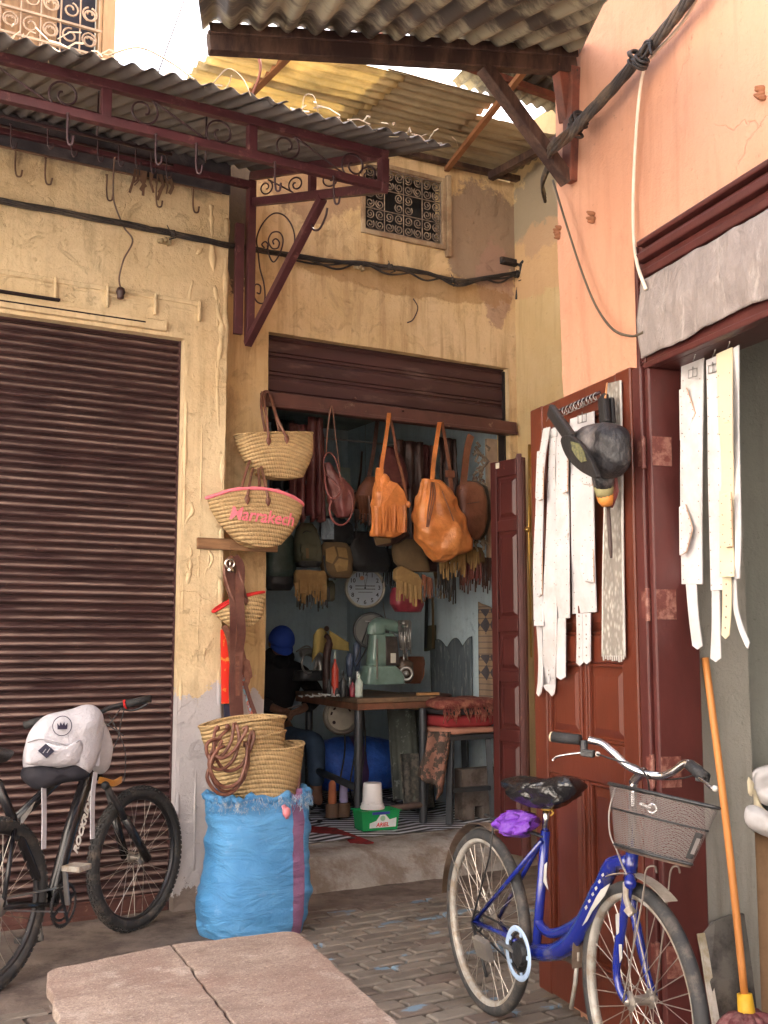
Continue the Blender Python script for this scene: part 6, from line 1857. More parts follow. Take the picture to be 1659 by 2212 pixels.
# things on the table
def onT(u, y): 
    p = Py(u, 1478, y); return V3((p.x, p.y, ZTB + .002))
def bottle(lab, u, y, h, r, m, capm, nm='bottle', cat='bottle', neck=.35):
    p = onT(u, y); t = thing(nm, lab, cat, p)
    mb = MB(); mb.lathe([(r * .95, 0), (r, .01), (r, h * .6), (r * neck, h * .75), (r * neck, h * .82)], p, (0, 0, 1), 16); mb.build('bottle_body', m, t, smooth=True)
    mb = MB(); mb.lathe([(r * neck * 1.2, h * .82), (r * neck * .9, h * .9), (r * .12, h)], p, (0, 0, 1), 12); mb.build('nozzle', capm, t, smooth=True)
mwh = mat('milky_plastic', (.50, .58, .52), .4, bump=0)
bottle('milky glue bottle with pointed nozzle just left of the sewing machine', 776, .8, .16, .026, mwh, mwh)
bottle('red squeeze bottle standing among black tools on the table', 724, .95, .30, .024, mat('red_plastic', (.45, .05, .03), .4), mwh)
bottle('dark bottle with a black cap behind the squeeze bottles', 742, .85, .17, .022, m_blk, m_blk)
bottle('small oxblood dye bottle next to the milky glue bottle', 762, .85, .12, .02, m_burg, m_blk)
m_bn = mat('blue_grey_plastic', (.06, .08, .13), .4, bump=0)
for (u, v0, v1, w, lab) in ((772, 1384, 1450, 16, 'upright blue-grey thread cone standing left of the sewing machine wheel'), (756, 1410, 1462, 16, 'leaning blue-grey thread cone below the first one')):
    t = thing('thread_cone', lab, 'thread cone', onT(u, 1.15))
    mb = MB(); loft(mb, dense(prows(1.15, [(v0, u - 3, u + 3, .01), (v0 + 10, u - w / 2, u + w / 2, .025), (v1 - 25, u - w / 2, u + w / 2, .025), (v1, u - 5, u + 5, .01)]), 3), 16); mb.build('thread', m_bn, t, smooth=True)
    mb = MB(); q = Py(u, v1, 1.15); mb.tube([q, V3((q.x, q.y, ZTB))], .005, 6); mb.build('spindle', m_stl, t)
# yellow leather skin draped on a stand
t = thing('leather_piece', 'pale yellow leather piece draped over a dark tool stand on the table', 'leather', onT(705, 1.4))
mb = MB(); mb.grid(lambda a, b: Py(678 + 30 * a - 4 * b, 1372 + 60 * b * (1 - .2 * a) - 16 * math.sin(a * 3), 1.45 - .05 * math.sin(a * 4)), 10, 10); mb.build('skin', mat('chamois_yellow', (.50, .38, .13), .8, bump=.3), t, smooth=True, solid=.004)
mb = MB(); mb.grid(lambda a, b: Py(712 + 42 * a, 1362 + 26 * a + (40 - 22 * a) * b, 1.42 + .05 * a), 10, 8); mb.build('skin', _M['chamois_yellow'], t, smooth=True, solid=.004)
mb = MB(); mb.tube(catmull([onT(706, 1.4), Py(706, 1420, 1.4), Py(712, 1385, 1.4), Py(704, 1372, 1.4)], 4), [.03] * 8 + [.02] * 5, 8); mb.sphere(Py(706, 1358, 1.4), (.02, .02, .02), 8, 6); mb.build('stand', m_dkb, t, smooth=True)
# small dark machine + clutter at the left end
t = thing('stitching_machine', 'small chrome and black stitching machine at the left end of the work table', 'machine', onT(665, 1.6))
y = 1.6
vbag([(1448, 640, 700, .08), (1470, 636, 704, .09)], 'bed', m_blk, y, par=t)
mb = MB(); mb.tube(catmull([Py(692, 1462, y), Py(690, 1425, y), Py(668, 1408, y), Py(650, 1412, y)], 6), [.03] * 19, 10); mb.build('arm', m_stl, t, smooth=True)
mb = MB(); mb.torus(Py(668, 1432, y - .08), (.3, -1, 0), .07, .008, 28, 6); mb.tube(catmull([Py(640, 1408, y), Py(660, 1396, y), Py(672, 1400, y), Py(680, 1420, y)], 4), .006, 6); mb.build('wheel', m_stl, t, smooth=True)
for (n_, lab, us, hh) in (('awl', 'row of black-handled awls and pots standing at the middle of the table', range(10), .11), ):
    t = thing('tool_rack', lab, 'tools', onT(735, .9))
    for k in us:
        p = onT(712 + k * 5.5, .9 + .05 * (k % 3)); h = random.uniform(.05, .12)
        mb = MB(); mb.lathe([(.012, 0), (.015, .01), (.013, h * .7), (.006, h)], p, (0, 0, 1), 10); mb.build('tool', (m_blk, m_stl, m_brn, m_blk)[k % 4], t, smooth=True)
mb = MB(); p = onT(700, .9)
for k in range(30):
    q = p + V3((random.uniform(-.14, .14), random.uniform(-.05, .1), random.uniform(.002, .02)))
    mb.strap([q, q + V3((random.uniform(-.03, .03), random.uniform(-.02, .02), .004))], random.uniform(.01, .03), (0, 1, .2), .004)
stuff(tag(mb.build('table_litter', mat('pale_litter', (.5, .52, .52), .5), None), 'scatter of pale offcuts and paper on the left of the work table', 'offcuts'))
mb = MB(); mb.box(onT(905, .75) + V3((0, 0, .003)), onT(955, .72) + V3((0, .06, .02)))
tag(mb.build('wooden_ruler', mat('light_wood', (.45, .24, .10), .6), None), 'light wooden strip lying at the right end of the work table', 'wood strip')
t = thing('leather_bag', 'open brown leather satchel body standing behind the sewing machine on the table', 'bag', onT(905, 1.25), GB)
bag(t, [(1418, 868, 912, .06), (1426, 864, 914, .07), (1460, 866, 912, .07), (1476, 870, 904, .06)], 1.25, m_brn, pw=3)
loop(t, [Py(906, 1420, 1.2), Py(915, 1440, 1.2), Py(914, 1462, 1.2), Py(905, 1474, 1.2)], .008, m_tan)
# framed hanging on the wall: long dark sling
t = thing('leather_sling', 'long narrow dark leather pouch hanging on two straps at the right of the sewing machine', 'pouch', Px(925, 1400, 2.83))
xw = 2.95
strp(t, [Px(922, 1290, xw), Px(921, 1350, xw), Px(920, 1400, xw)], .04, m_blk, wd=(0, 1, 0)); strp(t, [Px(935, 1290, xw), Px(936, 1350, xw), Px(936, 1400, xw)], .03, m_sued2, wd=(0, 1, 0))
mb = MB(); mb.hexa([Px(916, 1407, xw), Px(936, 1402, xw), Px(936, 1402, xw) + V3((.03, 0, 0)), Px(916, 1407, xw) + V3((.03, 0, 0)), Px(917, 1352, xw), Px(936, 1350, xw), Px(936, 1350, xw) + V3((.03, 0, 0)), Px(917, 1352, xw) + V3((.03, 0, 0))]); mb.build('pouch', m_olv, t, bevel=.004)
# rugs on the side wall
def rug(lab, q, m, nm='wall_rug', cat='rug', scal=0, xw=2.985, nn_=24):
    P = [Px(u, v, xw) for u, v in q]     # TL TR BL BR
    def fn(a, b):
        p = P[0].lerp(P[1], a).lerp(P[2].lerp(P[3], a), b)
        if scal: p.z += scal * abs(math.sin(a * math.pi * 2.5)) * (1 - b) - scal * .5
        return p + V3((-.008 - .006 * math.sin(a * 9 + b * 2), 0, 0))
    mb = MB(); mb.grid(fn, nn_, 20); return tag(mb.build(nm, m, None, smooth=True, solid=.006), lab, cat)
def rugmat(name, c1, c2, c3, sc=18):
    b = NB(name); p = b.P()
    x, y, z = b.sep(p)[:3]
    u = b.math('MULTIPLY', b.math('ADD', y, 0), sc); v = b.math('MULTIPLY', z, sc)
    d = b.math('ADD', b.math('PINGPONG', u, 1), b.math('PINGPONG', v, 1))
    band = b.math('FRACT', b.math('MULTIPLY', z, 3.1))
    m = b.mix(b.math('GREATER_THAN', d, 1.0), c1, c2)
    m = b.mix(b.math('LESS_THAN', band, .45), m, c3)
    m = b.mix(b.math('MULTIPLY', b.math('LESS_THAN', b.math('FRACT', b.math('MULTIPLY', z, 24)), .18), .6), m, c2)
    n = b.noise(p, 60, 4, .7); m = b.mix(b.math('MULTIPLY', n, .5), m, tuple(q * .5 for q in c1))
    b.col(m); b.b.inputs['Roughness'].default_value = .95; b.bump(n, .6, .006); return b.m
rug('cream and navy patterned woven rug hanging beside the narrow maroon door', ((1036, 1300), (1075, 1318), (1040, 1545), (1078, 1560)), rugmat('cream_navy_rug', (.38, .26, .16), (.03, .04, .07), (.34, .24, .17)))
rug('grey-blue fringed textile with scalloped top hanging on the shop side wall', ((932, 1392), (1022, 1385), (938, 1530), (1022, 1535)), mat('grey_blue_textile', (.10, .125, .145), .95, var=.3, c2=(.25, .27, .28), mixs=14, thr=(.56, .62), bump=.7, bs=50, stretch=(1, 4, .6)), 'wall_textile', 'textile', .07)
# cushions, folded textiles and stool on the right
def slab(par, nm, c, hx, hy, hz, m, seed=0, rough=.01):
    mb = MB()
    def fn(a, b):
        th = 2 * math.pi * a; ph = math.pi * (b - .5)
        cx = math.copysign(abs(math.cos(th)) ** .45, math.cos(th)); cy = math.copysign(abs(math.sin(th)) ** .45, math.sin(th))
        r = abs(math.cos(ph)) ** .35 if abs(ph) < math.pi / 2 - 1e-6 else 0
        p = V3(c) + V3((cx * hx * r, cy * hy * r, hz * math.copysign(abs(math.sin(ph)) ** .6, math.sin(ph))))
        return p + V3((1, 1, .6)) * fbm(p + V3((seed, 0, 0)), 6) * rough
    mb.grid(fn, 36, 14, True); return mb.build(nm, m, par, smooth=True)
sx, sy = 2.63, .68
stl = thing('stool', 'dark wooden stool under the folded textiles at the right of the shop', 'stool', (sx, sy, ZF))
for dx in (-.15, .15):
    for dy in (-.14, .14):
        mb = MB(); mb.beam((sx + dx * 1.15, sy + dy * 1.1, ZF + .005), (sx + dx, sy + dy, .74), .04, .04); mb.build('leg', m_tube, stl, bevel=.003)
mb = MB(); mb.box((sx - .2, sy - .19, .742), (sx + .2, sy + .19, .775)); mb.build('seat', m_tube, stl, bevel=.005)
mb = MB(); mb.beam((sx - .16, sy - .15, .42), (sx + .16, sy - .15, .42), .03, .03); mb.build('stretcher', m_tube, stl)
for (z, hz, m, nm, lab, hx) in ((.80, .025, mat('salmon_cloth', (.42, .20, .14), .9, bump=.4), 'folded_cloth', 'salmon folded cloth at the bottom of the pile on the stool', .22), (.86, .042, mat('crimson_cloth', (.30, .03, .035), .9, bump=.3), 'folded_cloth', 'bright crimson folded cloth in the pile on the stool', .215), (.925, .025, mat('black_cloth', (.03, .025, .028), .9), 'folded_cloth', 'black folded cloth above the crimson one on the stool', .22), (.975, .035, mat('dark_red_wool', (.16, .035, .03), .95, c2=(.30, .12, .08), mixs=18, bump=.8, bs=30), 'fringed_blanket', 'dark red shaggy fringed blanket on top of the pile on the stool', .24)):
    o = slab(None, nm, (sx, sy, z), hx, .2, hz, m, z * 10, .014 if nm[0] != 'f' or 'blanket' in nm else .008)
    tag(o, lab, 'cloth' if 'cloth' in nm else 'blanket')
fb = MB()
for k in range(70):
    p = V3((sx - .24 + .48 * random.random(), sy - .2, .97 + random.uniform(-.02, .02)))
    fb.strap([p, p + V3((random.uniform(-.02, .02), -.02, -.03)), p + V3((random.uniform(-.03, .03), -.015, -random.uniform(.05, .11)))], .006, (1, .3, 0), .003)
stuff(tag(fb.build('red_fringe', _M['dark_red_wool'], None), 'loose dark red fringe hanging from the blanket on the stool', 'fringe'))
mb = MB()
mb.grid(lambda a, b: V3((sx - .23 - .08 * b + .06 * math.sin(a * 5), sy - .21 + .12 * a, .80 - .42 * b * (1 - .35 * a))) + V3((.015, .01, 0)) * math.sin(a * 20 + b * 3), 20, 14)
tag(mb.build('draped_kilim', mat('kilim_pink_brown', (.30, .15, .11), .95, c2=(.08, .06, .05), mixs=16, thr=(.48, .52), bump=.7), None, smooth=True, solid=.01), 'pinkish brown patterned kilim drooping off the left of the stool', 'kilim')
t = thing('wooden_block', 'grey-brown wooden block with a square notch standing in front of the stool', 'block', (2.66, .50, ZF))
mbp = Pz(1000, 1775, ZF); x0_, x1_ = mbp.x, Py(1078, 1770, mbp.y).x
mb = MB(); zt2 = Py(1004, 1662, mbp.y).z
mb.prism([V3((x0_, mbp.y, ZF + .006)), V3((x0_ + .10, mbp.y, ZF + .006)), V3((x0_ + .10, mbp.y, ZF + .09)), V3((x0_ + .165, mbp.y, ZF + .09)), V3((x0_ + .165, mbp.y, ZF + .006)), V3((x1_, mbp.y, ZF + .006)), V3((x1_, mbp.y, zt2)), V3((x0_, mbp.y, zt2))], (0, .10, 0))
mb.build('block_body', mat('weathered_block', (.16, .13, .115), .8, c2=(.08, .06, .05), mixs=7, bump=.5), t, bevel=.006)
# cushions behind table right: striped beige pile, grey fabric
for k, (z, m, lab) in enumerate(((1.05, mat('beige_leather', (.30, .21, .14), .6), 'pale beige folded leather behind the right end of the table'), (1.09, m_brn, 'brown folded leather piece above the beige one behind the table'), (1.125, m_dkb, 'dark brown folded leather on top of the small pile behind the table'))):
    o = slab(None, 'folded_leather', (2.66, 1.15, z - .12), .17, .16, .02, m, k, .008); tag(o, lab, 'leather')
mb = MB()
mb.grid(lambda a, b: V3((2.42 + .30 * a - .10 * b, 1.25 - .25 * b + .05 * math.sin(a * 9), .93 - .62 * b)) + V3((0, .012, 0)) * math.sin(a * 26), 40, 20)
tag(mb.build('draped_textile', mat('grey_green_textile', (.10, .11, .10), .95, var=.3, c2=(.22, .24, .23), mixs=20, thr=(.58, .62), bump=.7), None, smooth=True, solid=.008), 'grey-green knitted textile draped beside the table behind its right leg', 'textile')
mb = MB()
mb.grid(lambda a, b: V3((2.36 + .26 * a, .98 - .05 * b + .03 * math.sin(a * 7), .62 - .36 * b)) + V3((0, .01, 0)) * math.sin(a * 20), 30, 16)
tag(mb.build('draped_textile', mat('dark_mottled_textile', (.06, .06, .055), .95, var=.4, c2=(.15, .13, .11), mixs=24, bump=.8), None, smooth=True, solid=.01), 'dark mottled cloth hanging low beside the stool', 'textile')
# odds under the table
for (u, v, yy, lab, m, nm) in ((718, 1745, 1.1, 'orange spool of thread standing on a rusty tin under the table', mat('orange_thread', (.40, .13, .06), .8), 'thread_spool'), (743, 1740, 1.1, 'lilac spool of thread under the table', mat('lilac_thread', (.42, .38, .62), .8), 'thread_spool')):
    p = Py(u, v, yy); p.z = ZF + .02
    t = thing(nm, lab, 'spool', p)
    mb = MB(); mb.lathe([(.026, .09), (.03, .10), (.024, .22), (.012, .24)], p, (0, 0, 1), 14); mb.build('thread', m, t, smooth=True)
    mb = MB(); mb.lathe([(.045, 0), (.045, .088), (.04, .089)], p, (0, 0, 1), 14); mb.build('tin', mat('rusty_tin', (.12, .07, .045), .6, bump=.3), t, smooth=True, smart=40)
lt = MB()
for k in range(60):
    p = V3((random.uniform(1.5, 2.7), random.uniform(1.0, 2.2), ZF + .01)); a = random.uniform(0, 3); L_2 = random.uniform(.03, .14)
    lt.strap([p, p + V3((math.cos(a) * L_2, math.sin(a) * L_2, random.uniform(0, .03))), p + V3((math.cos(a) * 2 * L_2, math.sin(a) * 2 * L_2, 0))], random.uniform(.01, .06), (-math.sin(a), math.cos(a), 0), .003)
stuff(tag(lt.build('leather_offcuts', m_blk, None), 'litter of dark leather offcuts on the striped floor under the table', 'offcuts'))

# ------------------------------------------------------------ seated craftsman
def skin_fig(name, par, V, E, m, sub=2, root=0):
    me = bpy.data.meshes.new(name)
    org = V3(par['_o'])
    me.from_pydata([V3(v[0]) - org for v in V], E, [])
    ob = bpy.data.objects.new(name, me); COL.objects.link(ob); ob.parent = par; ob['_o'] = tuple(org)
    me.materials.append(m)
    md = ob.modifiers.new('skin', 'SKIN'); md.use_smooth_shade = True
    for i, v in enumerate(V):
        r = v[1] if isinstance(v[1], tuple) else (v[1], v[1])
        me.skin_vertices[0].data[i].radius = r
        me.skin_vertices[0].data[i].use_root = (i == root)
    s = ob.modifiers.new('sub', 'SUBSURF'); s.levels = sub; s.render_levels = sub
    return ob
py_ = 2.05
hd = Py(606, 1385, py_)
pe = thing('person', 'craftsman in a blue cap and black hoodie sitting bent over his hands behind the table', 'person', (hd.x, py_, ZF))
m_skin = mat('skin', (.20, .10, .065), .5, var=.1, bump=.1)
m_hood = mat('black_hoodie', (.012, .011, .014), .9, var=.3, bump=.4)
m_jean = mat('blue_jeans', (.045, .075, .13), .85, var=.3, bump=.3)
f = (CAM - hd); f.z = 0; f.normalize(); f = (f + V3((.25, 0, 0))).normalized(); r_ = V3((-f.y, f.x, 0)); r_ = r_ if r_.x > 0 else -r_
b_ = V3((hd.x, hd.y, 0))
def Q(a, b, z): return b_ + r_ * a + f * b + V3((0, 0, z))
zh = hd.z; zs = zh - .24
pel = Q(-.02, -.12, .66)
V = [(pel, .12), (Q(-.02, -.13, .82), .11), (Q(-.01, -.09, 1.0), .13), (Q(0, -.05, zs), .09), (Q(0, -.01, zs + .09), .055), (Q(0, .03, zh), .085), (Q(0, .04, zh + .05), .075),
     (Q(-.19, -.03, zs - .02), .055), (Q(-.25, .05, .97), .045), (Q(-.10, .28, .90), .032), (Q(.19, -.03, zs - .02), .055), (Q(.27, .06, .98), .045), (Q(.10, .30, .90), .032),
     (Q(-.11, .0, .64), .085), (Q(-.17, .36, .66), .06), (Q(-.17, .38, .30), .045), (Q(.10, .0, .64), .085), (Q(.18, .36, .66), .06), (Q(.18, .38, .30), .045), (Q(-.17, .46, .24), .035), (Q(.18, .46, .24), .035)]
E = [(0, 1), (1, 2), (2, 3), (3, 4), (4, 5), (5, 6), (3, 7), (7, 8), (8, 9), (3, 10), (10, 11), (11, 12), (0, 13), (13, 14), (14, 15), (0, 16), (16, 17), (17, 18), (15, 19), (18, 20)]
# hands: palm and five curled fingers each, in the same mesh
for wi, sg in ((9, 1), (12, -1)):
    w = V[wi][0]
    pc = w + r_ * sg * .05 + f * .03 + V3((0, 0, -.02)); V.append((pc, .026)); pi_ = len(V) - 1; E.append((wi, pi_))
    for k in range(4):
        a = pc + r_ * sg * .035 + f * (.022 - .015 * k) + V3((0, 0, .012 - .014 * k)); b2_ = a + r_ * sg * (.028 - .003 * abs(k - 1)) + f * .012 + V3((0, 0, -.012)); c2_ = b2_ + r_ * sg * .006 - f * .002 + V3((0, 0, -.022))
        n0 = len(V); V += [(a, .0085), (b2_, .008), (c2_, .007)]; E += [(pi_, n0), (n0, n0 + 1), (n0 + 1, n0 + 2)]
    a = pc + f * .03 + V3((0, 0, .02)); b2_ = a + r_ * sg * .03 + f * .008; n0 = len(V); V += [(a, .0095), (b2_, .008)]; E += [(pi_, n0), (n0, n0 + 1)]
skin_fig('body', pe, V, E, m_skin)
HV = [(pel, .145), (Q(-.02, -.13, .82), .14), (Q(-.01, -.09, 1.0), .155), (Q(0, -.05, zs), .13), (Q(0, -.03, zs + .13), .098), (Q(-.19, -.03, zs - .02), .075), (Q(-.26, .05, .97), .066), (Q(-.12, .27, .905), .055), (Q(.19, -.03, zs - .02), .075), (Q(.28, .06, .98), .066), (Q(.12, .29, .905), .055)]
skin_fig('hoodie', pe, HV, [(0, 1), (1, 2), (2, 3), (3, 4), (3, 5), (5, 6), (6, 7), (3, 8), (8, 9), (9, 10)], m_hood)
JV = [(pel - V3((0, 0, .02)), .13), (Q(-.11, .0, .65), .105), (Q(-.17, .36, .67), .078), (Q(-.17, .39, .34), .06), (Q(.10, .0, .65), .105), (Q(.18, .36, .67), .078), (Q(.18, .39, .34), .06)]
skin_fig('jeans', pe, JV, [(0, 1), (1, 2), (2, 3), (0, 4), (4, 5), (5, 6)], m_jean)
# head tipped forward under the cap: face parts and cap
hc = Q(0, .035, zh + .0)
tilt = Matrix.Rotation(math.radians(32), 3, r_)
def Hh(a, b, c):  # right, forward, up in head space, nodded forward
    v = r_ * a + f * b + V3((0, 0, c))
    return hc + (Matrix.Rotation(math.radians(-32 if r_.cross(f).z > 0 else 32), 3, r_) @ v)
mb = MB(); mb.sphere(Hh(0, .085, -.03), (.014, .014, .02), 8, 6); mb.sphere(Hh(0, .07, -.075), (.022, .01, .006), 8, 6)
for s_ in (-1, 1): mb.sphere(Hh(s_ * .085, 0, -.02), (.012, .02, .03), 8, 6)
mb.build('face', m_skin, pe, smooth=True)
mb = MB()
for s_ in (-1, 1): mb.sphere(Hh(s_ * .032, .078, .0), (.011, .008, .007), 8, 6)
mb.build('eyes', m_blk, pe, smooth=True)
capm = mat('royal_blue_cap', (.025, .07, .40), .8, var=.15, bump=.3)
mb = MB()
def capf(a, b):
    th = 2 * math.pi * a; ph = math.pi / 2 * b
    return Hh(.098 * math.cos(ph) * math.cos(th), .108 * math.cos(ph) * math.sin(th), .005 + .115 * math.sin(ph))
mb.grid(capf, 28, 8, True); mb.build('cap_crown', capm, pe, smooth=True, solid=.004)
mb = MB()
mb.grid(lambda a, b: Hh(.082 * math.sin((a - .5) * math.pi), .075 * math.cos((a - .5) * math.pi) * .9 + (.02 + .085 * math.cos((a - .5) * math.pi)) * b * .95, .012 - .03 * b - .02 * (2 * a - 1) ** 2), 18, 6); mb.build('cap_brim', capm, pe, smooth=True, solid=.004)
mb = MB(); mb.sphere(Hh(0, 0, .122), .009, 8, 6); mb.build('cap_button', capm, pe, smooth=True)
mb = MB(); mb.sphere(Hh(0, -.04, -.01), (.085, .075, .07), 14, 8); mb.build('hair', m_blk, pe, smooth=True)
mb = MB(); puff_ = Q(0, -.05, zh - .12); mb.sphere(puff_, (.125, .11, .085), 16, 10); mb.sphere(Q(0, .035, zh - .15), (.07, .045, .06), 12, 8); mb.build('hood', m_hood, pe, smooth=True)
mb = MB(); a = Q(.0, .34, .90); mb.tube([a - r_ * .05, a + r_ * .08 + V3((0, 0, .03))], [.004, .007], 6); tag(mb.build('awl', m_stl, None), 'steel awl held in the hands of the seated craftsman', 'awl')
st2 = thing('stool', 'low dark stool under the seated craftsman', 'stool', (b_.x, b_.y, ZF))
mb = MB(); mb.lathe([(.17, .52), (.17, .555)], Q(-.02, -.08, 0), (0, 0, 1), 20); mb.build('seat', m_tube, st2)
for k in range(3):
    a = k * 2.1; mb = MB(); mb.beam(Q(-.02 + .15 * math.cos(a), -.08 + .15 * math.sin(a), ZF + .005), Q(-.02 + .1 * math.cos(a), -.08 + .1 * math.sin(a), .52), .03, .03); mb.build('leg', m_tube, st2)
# ------------------------------------------------------------ puffed shapes from a measured outline
def puff(mb, pts, n, tf, tb, k=9, rough=0, rs=8, seed=0, pwr=.5, shift=None):
    """closed outline of 3D points swollen by tf towards n and tb away from it"""
    P = catmull(pts, 4, True)
    c = sum(P, V3()) / len(P)
    n = V3(n).normalized()
    N = len(P)
    def ring(r, sgn, t):
        h = t * (max(0, 1 - r * r)) ** pwr
        o = []
        for p in P:
            q = c + (p - c) * r + n * sgn * h
            if rough: q += n * fbm(q + V3((seed, 0, 0)), rs) * rough * (1 if r < .999 else .3)
            o.append(q)
        return o
    rs_ = [math.sin(math.pi / 2 * (i + 1) / k) for i in range(k)]
    vs = [c + n * tf]; fs = []
    for r in rs_: vs += ring(r, 1, tf)
    for j in range(N): fs.append((0, 1 + j, 1 + (j + 1) % N))
    for i in range(k - 1):
        for j in range(N):
            a = 1 + i * N; b = 1 + (i + 1) * N
            fs.append((a + j, b + j, b + (j + 1) % N, a + (j + 1) % N))
    last = 1 + (k - 1) * N
    prev = last
    for i in range(k - 2, -1, -1):
        st_ = len(vs); vs += ring(rs_[i], -1, tb)
        for j in range(N): fs.append((prev + j, st_ + j, st_ + (j + 1) % N, prev + (j + 1) % N))
        prev = st_
    vs.append(c - n * tb); e = len(vs) - 1
    for j in range(N): fs.append((prev + j, e, prev + (j + 1) % N))
    return mb.add(vs, fs)
m_tyre = mat('dusty_tyre_rubber', (.035, .035, .037), .75, var=.3, c2=(.12, .10, .085), mixs=14, thr=(.5, .7), bump=.4, bs=150)
m_spoke = mat('dull_spoke_steel', (.42, .38, .34), .4, metal=.8, bump=0)
m_chrome = mat('bright_steel', (.70, .70, .72), .2, metal=1, var=.08, bump=0)
m_blkp = mat('black_gloss_paint', (.012, .012, .015), .25, spec=.6, bump=.03)
def wheel(par, hub, ax, R, rt, m_rim, wr=.012, ns=32, tread=False, hr=.02, side=None):
    hub = V3(hub); ax = V3(ax).normalized()
    mb = MB(); mb.torus(hub, ax, R - rt * 1.9, wr, 72, 8, 1.2); mb.torus(hub, ax, R - rt * 1.45, wr * .8, 72, 6, 1.7)
    w = mb.build('wheel', m_rim, par, smooth=True)
    mb = MB(); mb.torus(hub, ax, R - rt, rt, 84, 12, 1.0)
    if tread:
        x, y, d = basis(ax)
        for i in range(84):
            a = 2 * math.pi * i / 84
            e = x * math.cos(a) + y * math.sin(a); t_ = y * math.cos(a) - x * math.sin(a)
            for k, off in enumerate((-.62, -.15, .3, .75) if i % 2 else (-.8, -.3, .15, .62)):
                b_2 = off * 1.25
                c = hub + e * (R - rt + (rt + .001) * math.cos(b_2)) + d * (rt + .001) * math.sin(b_2)
                u_ = (e * math.cos(b_2) + d * math.sin(b_2))
                v_ = d * math.cos(b_2) - e * math.sin(b_2)
                mb.cbox(c, t_ * .0075, v_ * .0045, u_ * .004)
    mb.build('tyre', m_tyre, w, smooth=True, smart=40)
    mb = MB(); mb.lathe([(.008, -.055), (.012, -.05), (.012, -.042), (hr + .008, -.036), (hr + .008, -.032), (hr * .7, -.026), (hr * .7, .026), (hr + .008, .032), (hr + .008, .036), (.012, .042), (.012, .05), (.008, .055)], hub, ax, 18)
    mb.build('hub', m_spoke, w, smooth=True, smart=40)
    x, y, d = basis(ax)
    mb = MB()
    for i in range(ns):
        a = 2 * math.pi * i / ns; b_3 = a + (.9 if i % 4 < 2 else -.9)
        s_ = .032 if i % 2 else -.032
        mb.tube([hub + (x * math.cos(b_3) + y * math.sin(b_3)) * hr + d * s_, hub + (x * math.cos(a) + y * math.sin(a)) * (R - rt * 2.1)], .0016, 4)
    stuff(mb.build('spokes', m_spoke, w))
    return w
def tube_(par, nm, pts, r, m, n=12, k=0, flat=1.0):
    mb = MB(); mb.tube(catmull(pts, k) if k else pts, r, n, flat=flat); return mb.build(nm, m, par, smooth=True)

# ------------------------------------------------------------ blue city bicycle
RW = .333
RH = Pz(1051, 1988, RW); FH = Pz(1384, 2160, RW)
hdg = (FH - RH); hdg.z = 0; wbase = hdg.length; hdg.normalize()
sdn = V3((-hdg.y, hdg.x, 0));
if sdn.dot(CAM - RH) < 0: sdn = -sdn           # side towards the camera
def Bk(u, v, o=0): return Pp(u, v, RH + sdn * o, sdn)
bk = thing('bicycle', 'blue step-through city bicycle with front mesh basket leaning by the red-brown door', 'bicycle', (RH.x, RH.y, 0))
m_rimw = mat('dirty_white_rim', (.40, .38, .35), .5, metal=.2, c2=(.28, .23, .18), mixs=14, bump=.1)
m_bb = mat('deep_blue_enamel', (.008, .018, .20), .16, var=.12, c2=(.07, .07, .13), mixs=16, thr=(.54, .66), bump=.12, spec=.7)
m_bb.node_tree.nodes['Principled BSDF'].inputs['Coat Weight'].default_value = .6
rw = wheel(bk, RH, sdn, RW, .021, m_rimw, .013, 36)
_vw = (FH - CAM); _vw.z = 0; _vw.normalize(); _best = 0
for _k in range(0, 40):
    for _g in (-1, 1):
        _w = Matrix.Rotation(math.radians(_k * .75 * _g), 3, 'Z') @ hdg
        if abs(abs(_vw.cross(_w).z) - .50) < .012 and not _best: _best = _w
wdir = _best if _best else hdg
fw = wheel(bk, FH, V3((-wdir.y, wdir.x, 0)) * (1 if V3((-wdir.y, wdir.x, 0)).dot(sdn) > 0 else -1), RW, .021, m_rimw, .013, 36)
S1 = Bk(1179, 1795); S2 = Bk(1160, 2040); BB = Bk(1150, 2056)
HTt = Bk(1366, 1842); HTb = Bk(1362, 1900)
tube_(bk, 'seat_tube', [S1, S2, BB], .0165, m_bb)
tube_(bk, 'seat_post', [Bk(1181, 1745), S1], .0125, m_chrome)
tube_(bk, 'down_tube', [Bk(1360, 1862), Bk(1325, 1868), Bk(1297, 1925), Bk(1266, 1988), Bk(1238, 2032), Bk(1200, 2056), BB], [.022] * 5 + [.027] * 5 + [.031] * 15 + [.029] * 5 + [.026], m_bb, 16, 5)
tube_(bk, 'lower_tube', [Bk(1162, 1985), Bk(1172, 2004), Bk(1192, 2016), Bk(1222, 2008), Bk(1255, 1985), Bk(1290, 1935)], .0165, m_bb, 12, 5)
tube_(bk, 'head_tube', [HTt, HTb], .020, m_bb)
for o in (.05, -.05):
    tube_(bk, 'seat_stay', [RH + sdn * o, Bk(1171, 1816, o * .35)], .0085, m_bb)
    tube_(bk, 'chain_stay', [RH + sdn * o, Bk(1105, 2026, o * .9), BB + sdn * o * .3], .010, m_bb)
    tube_(bk, 'fork_blade', [Bk(1362, 1905, o * .4), Bk(1359, 1912, o * .9), FH * .75 + Bk(1359, 1912) * .25 + sdn * o * 1.0 - hdg * .035, FH + sdn * o], [.016] * 5 + [.0145] * 5 + [.012] * 5 + [.010], m_bb, 12, 5)
tube_(bk, 'fork_crown', [Bk(1362, 1908, .05), Bk(1362, 1908, -.05)], .018, m_bb)
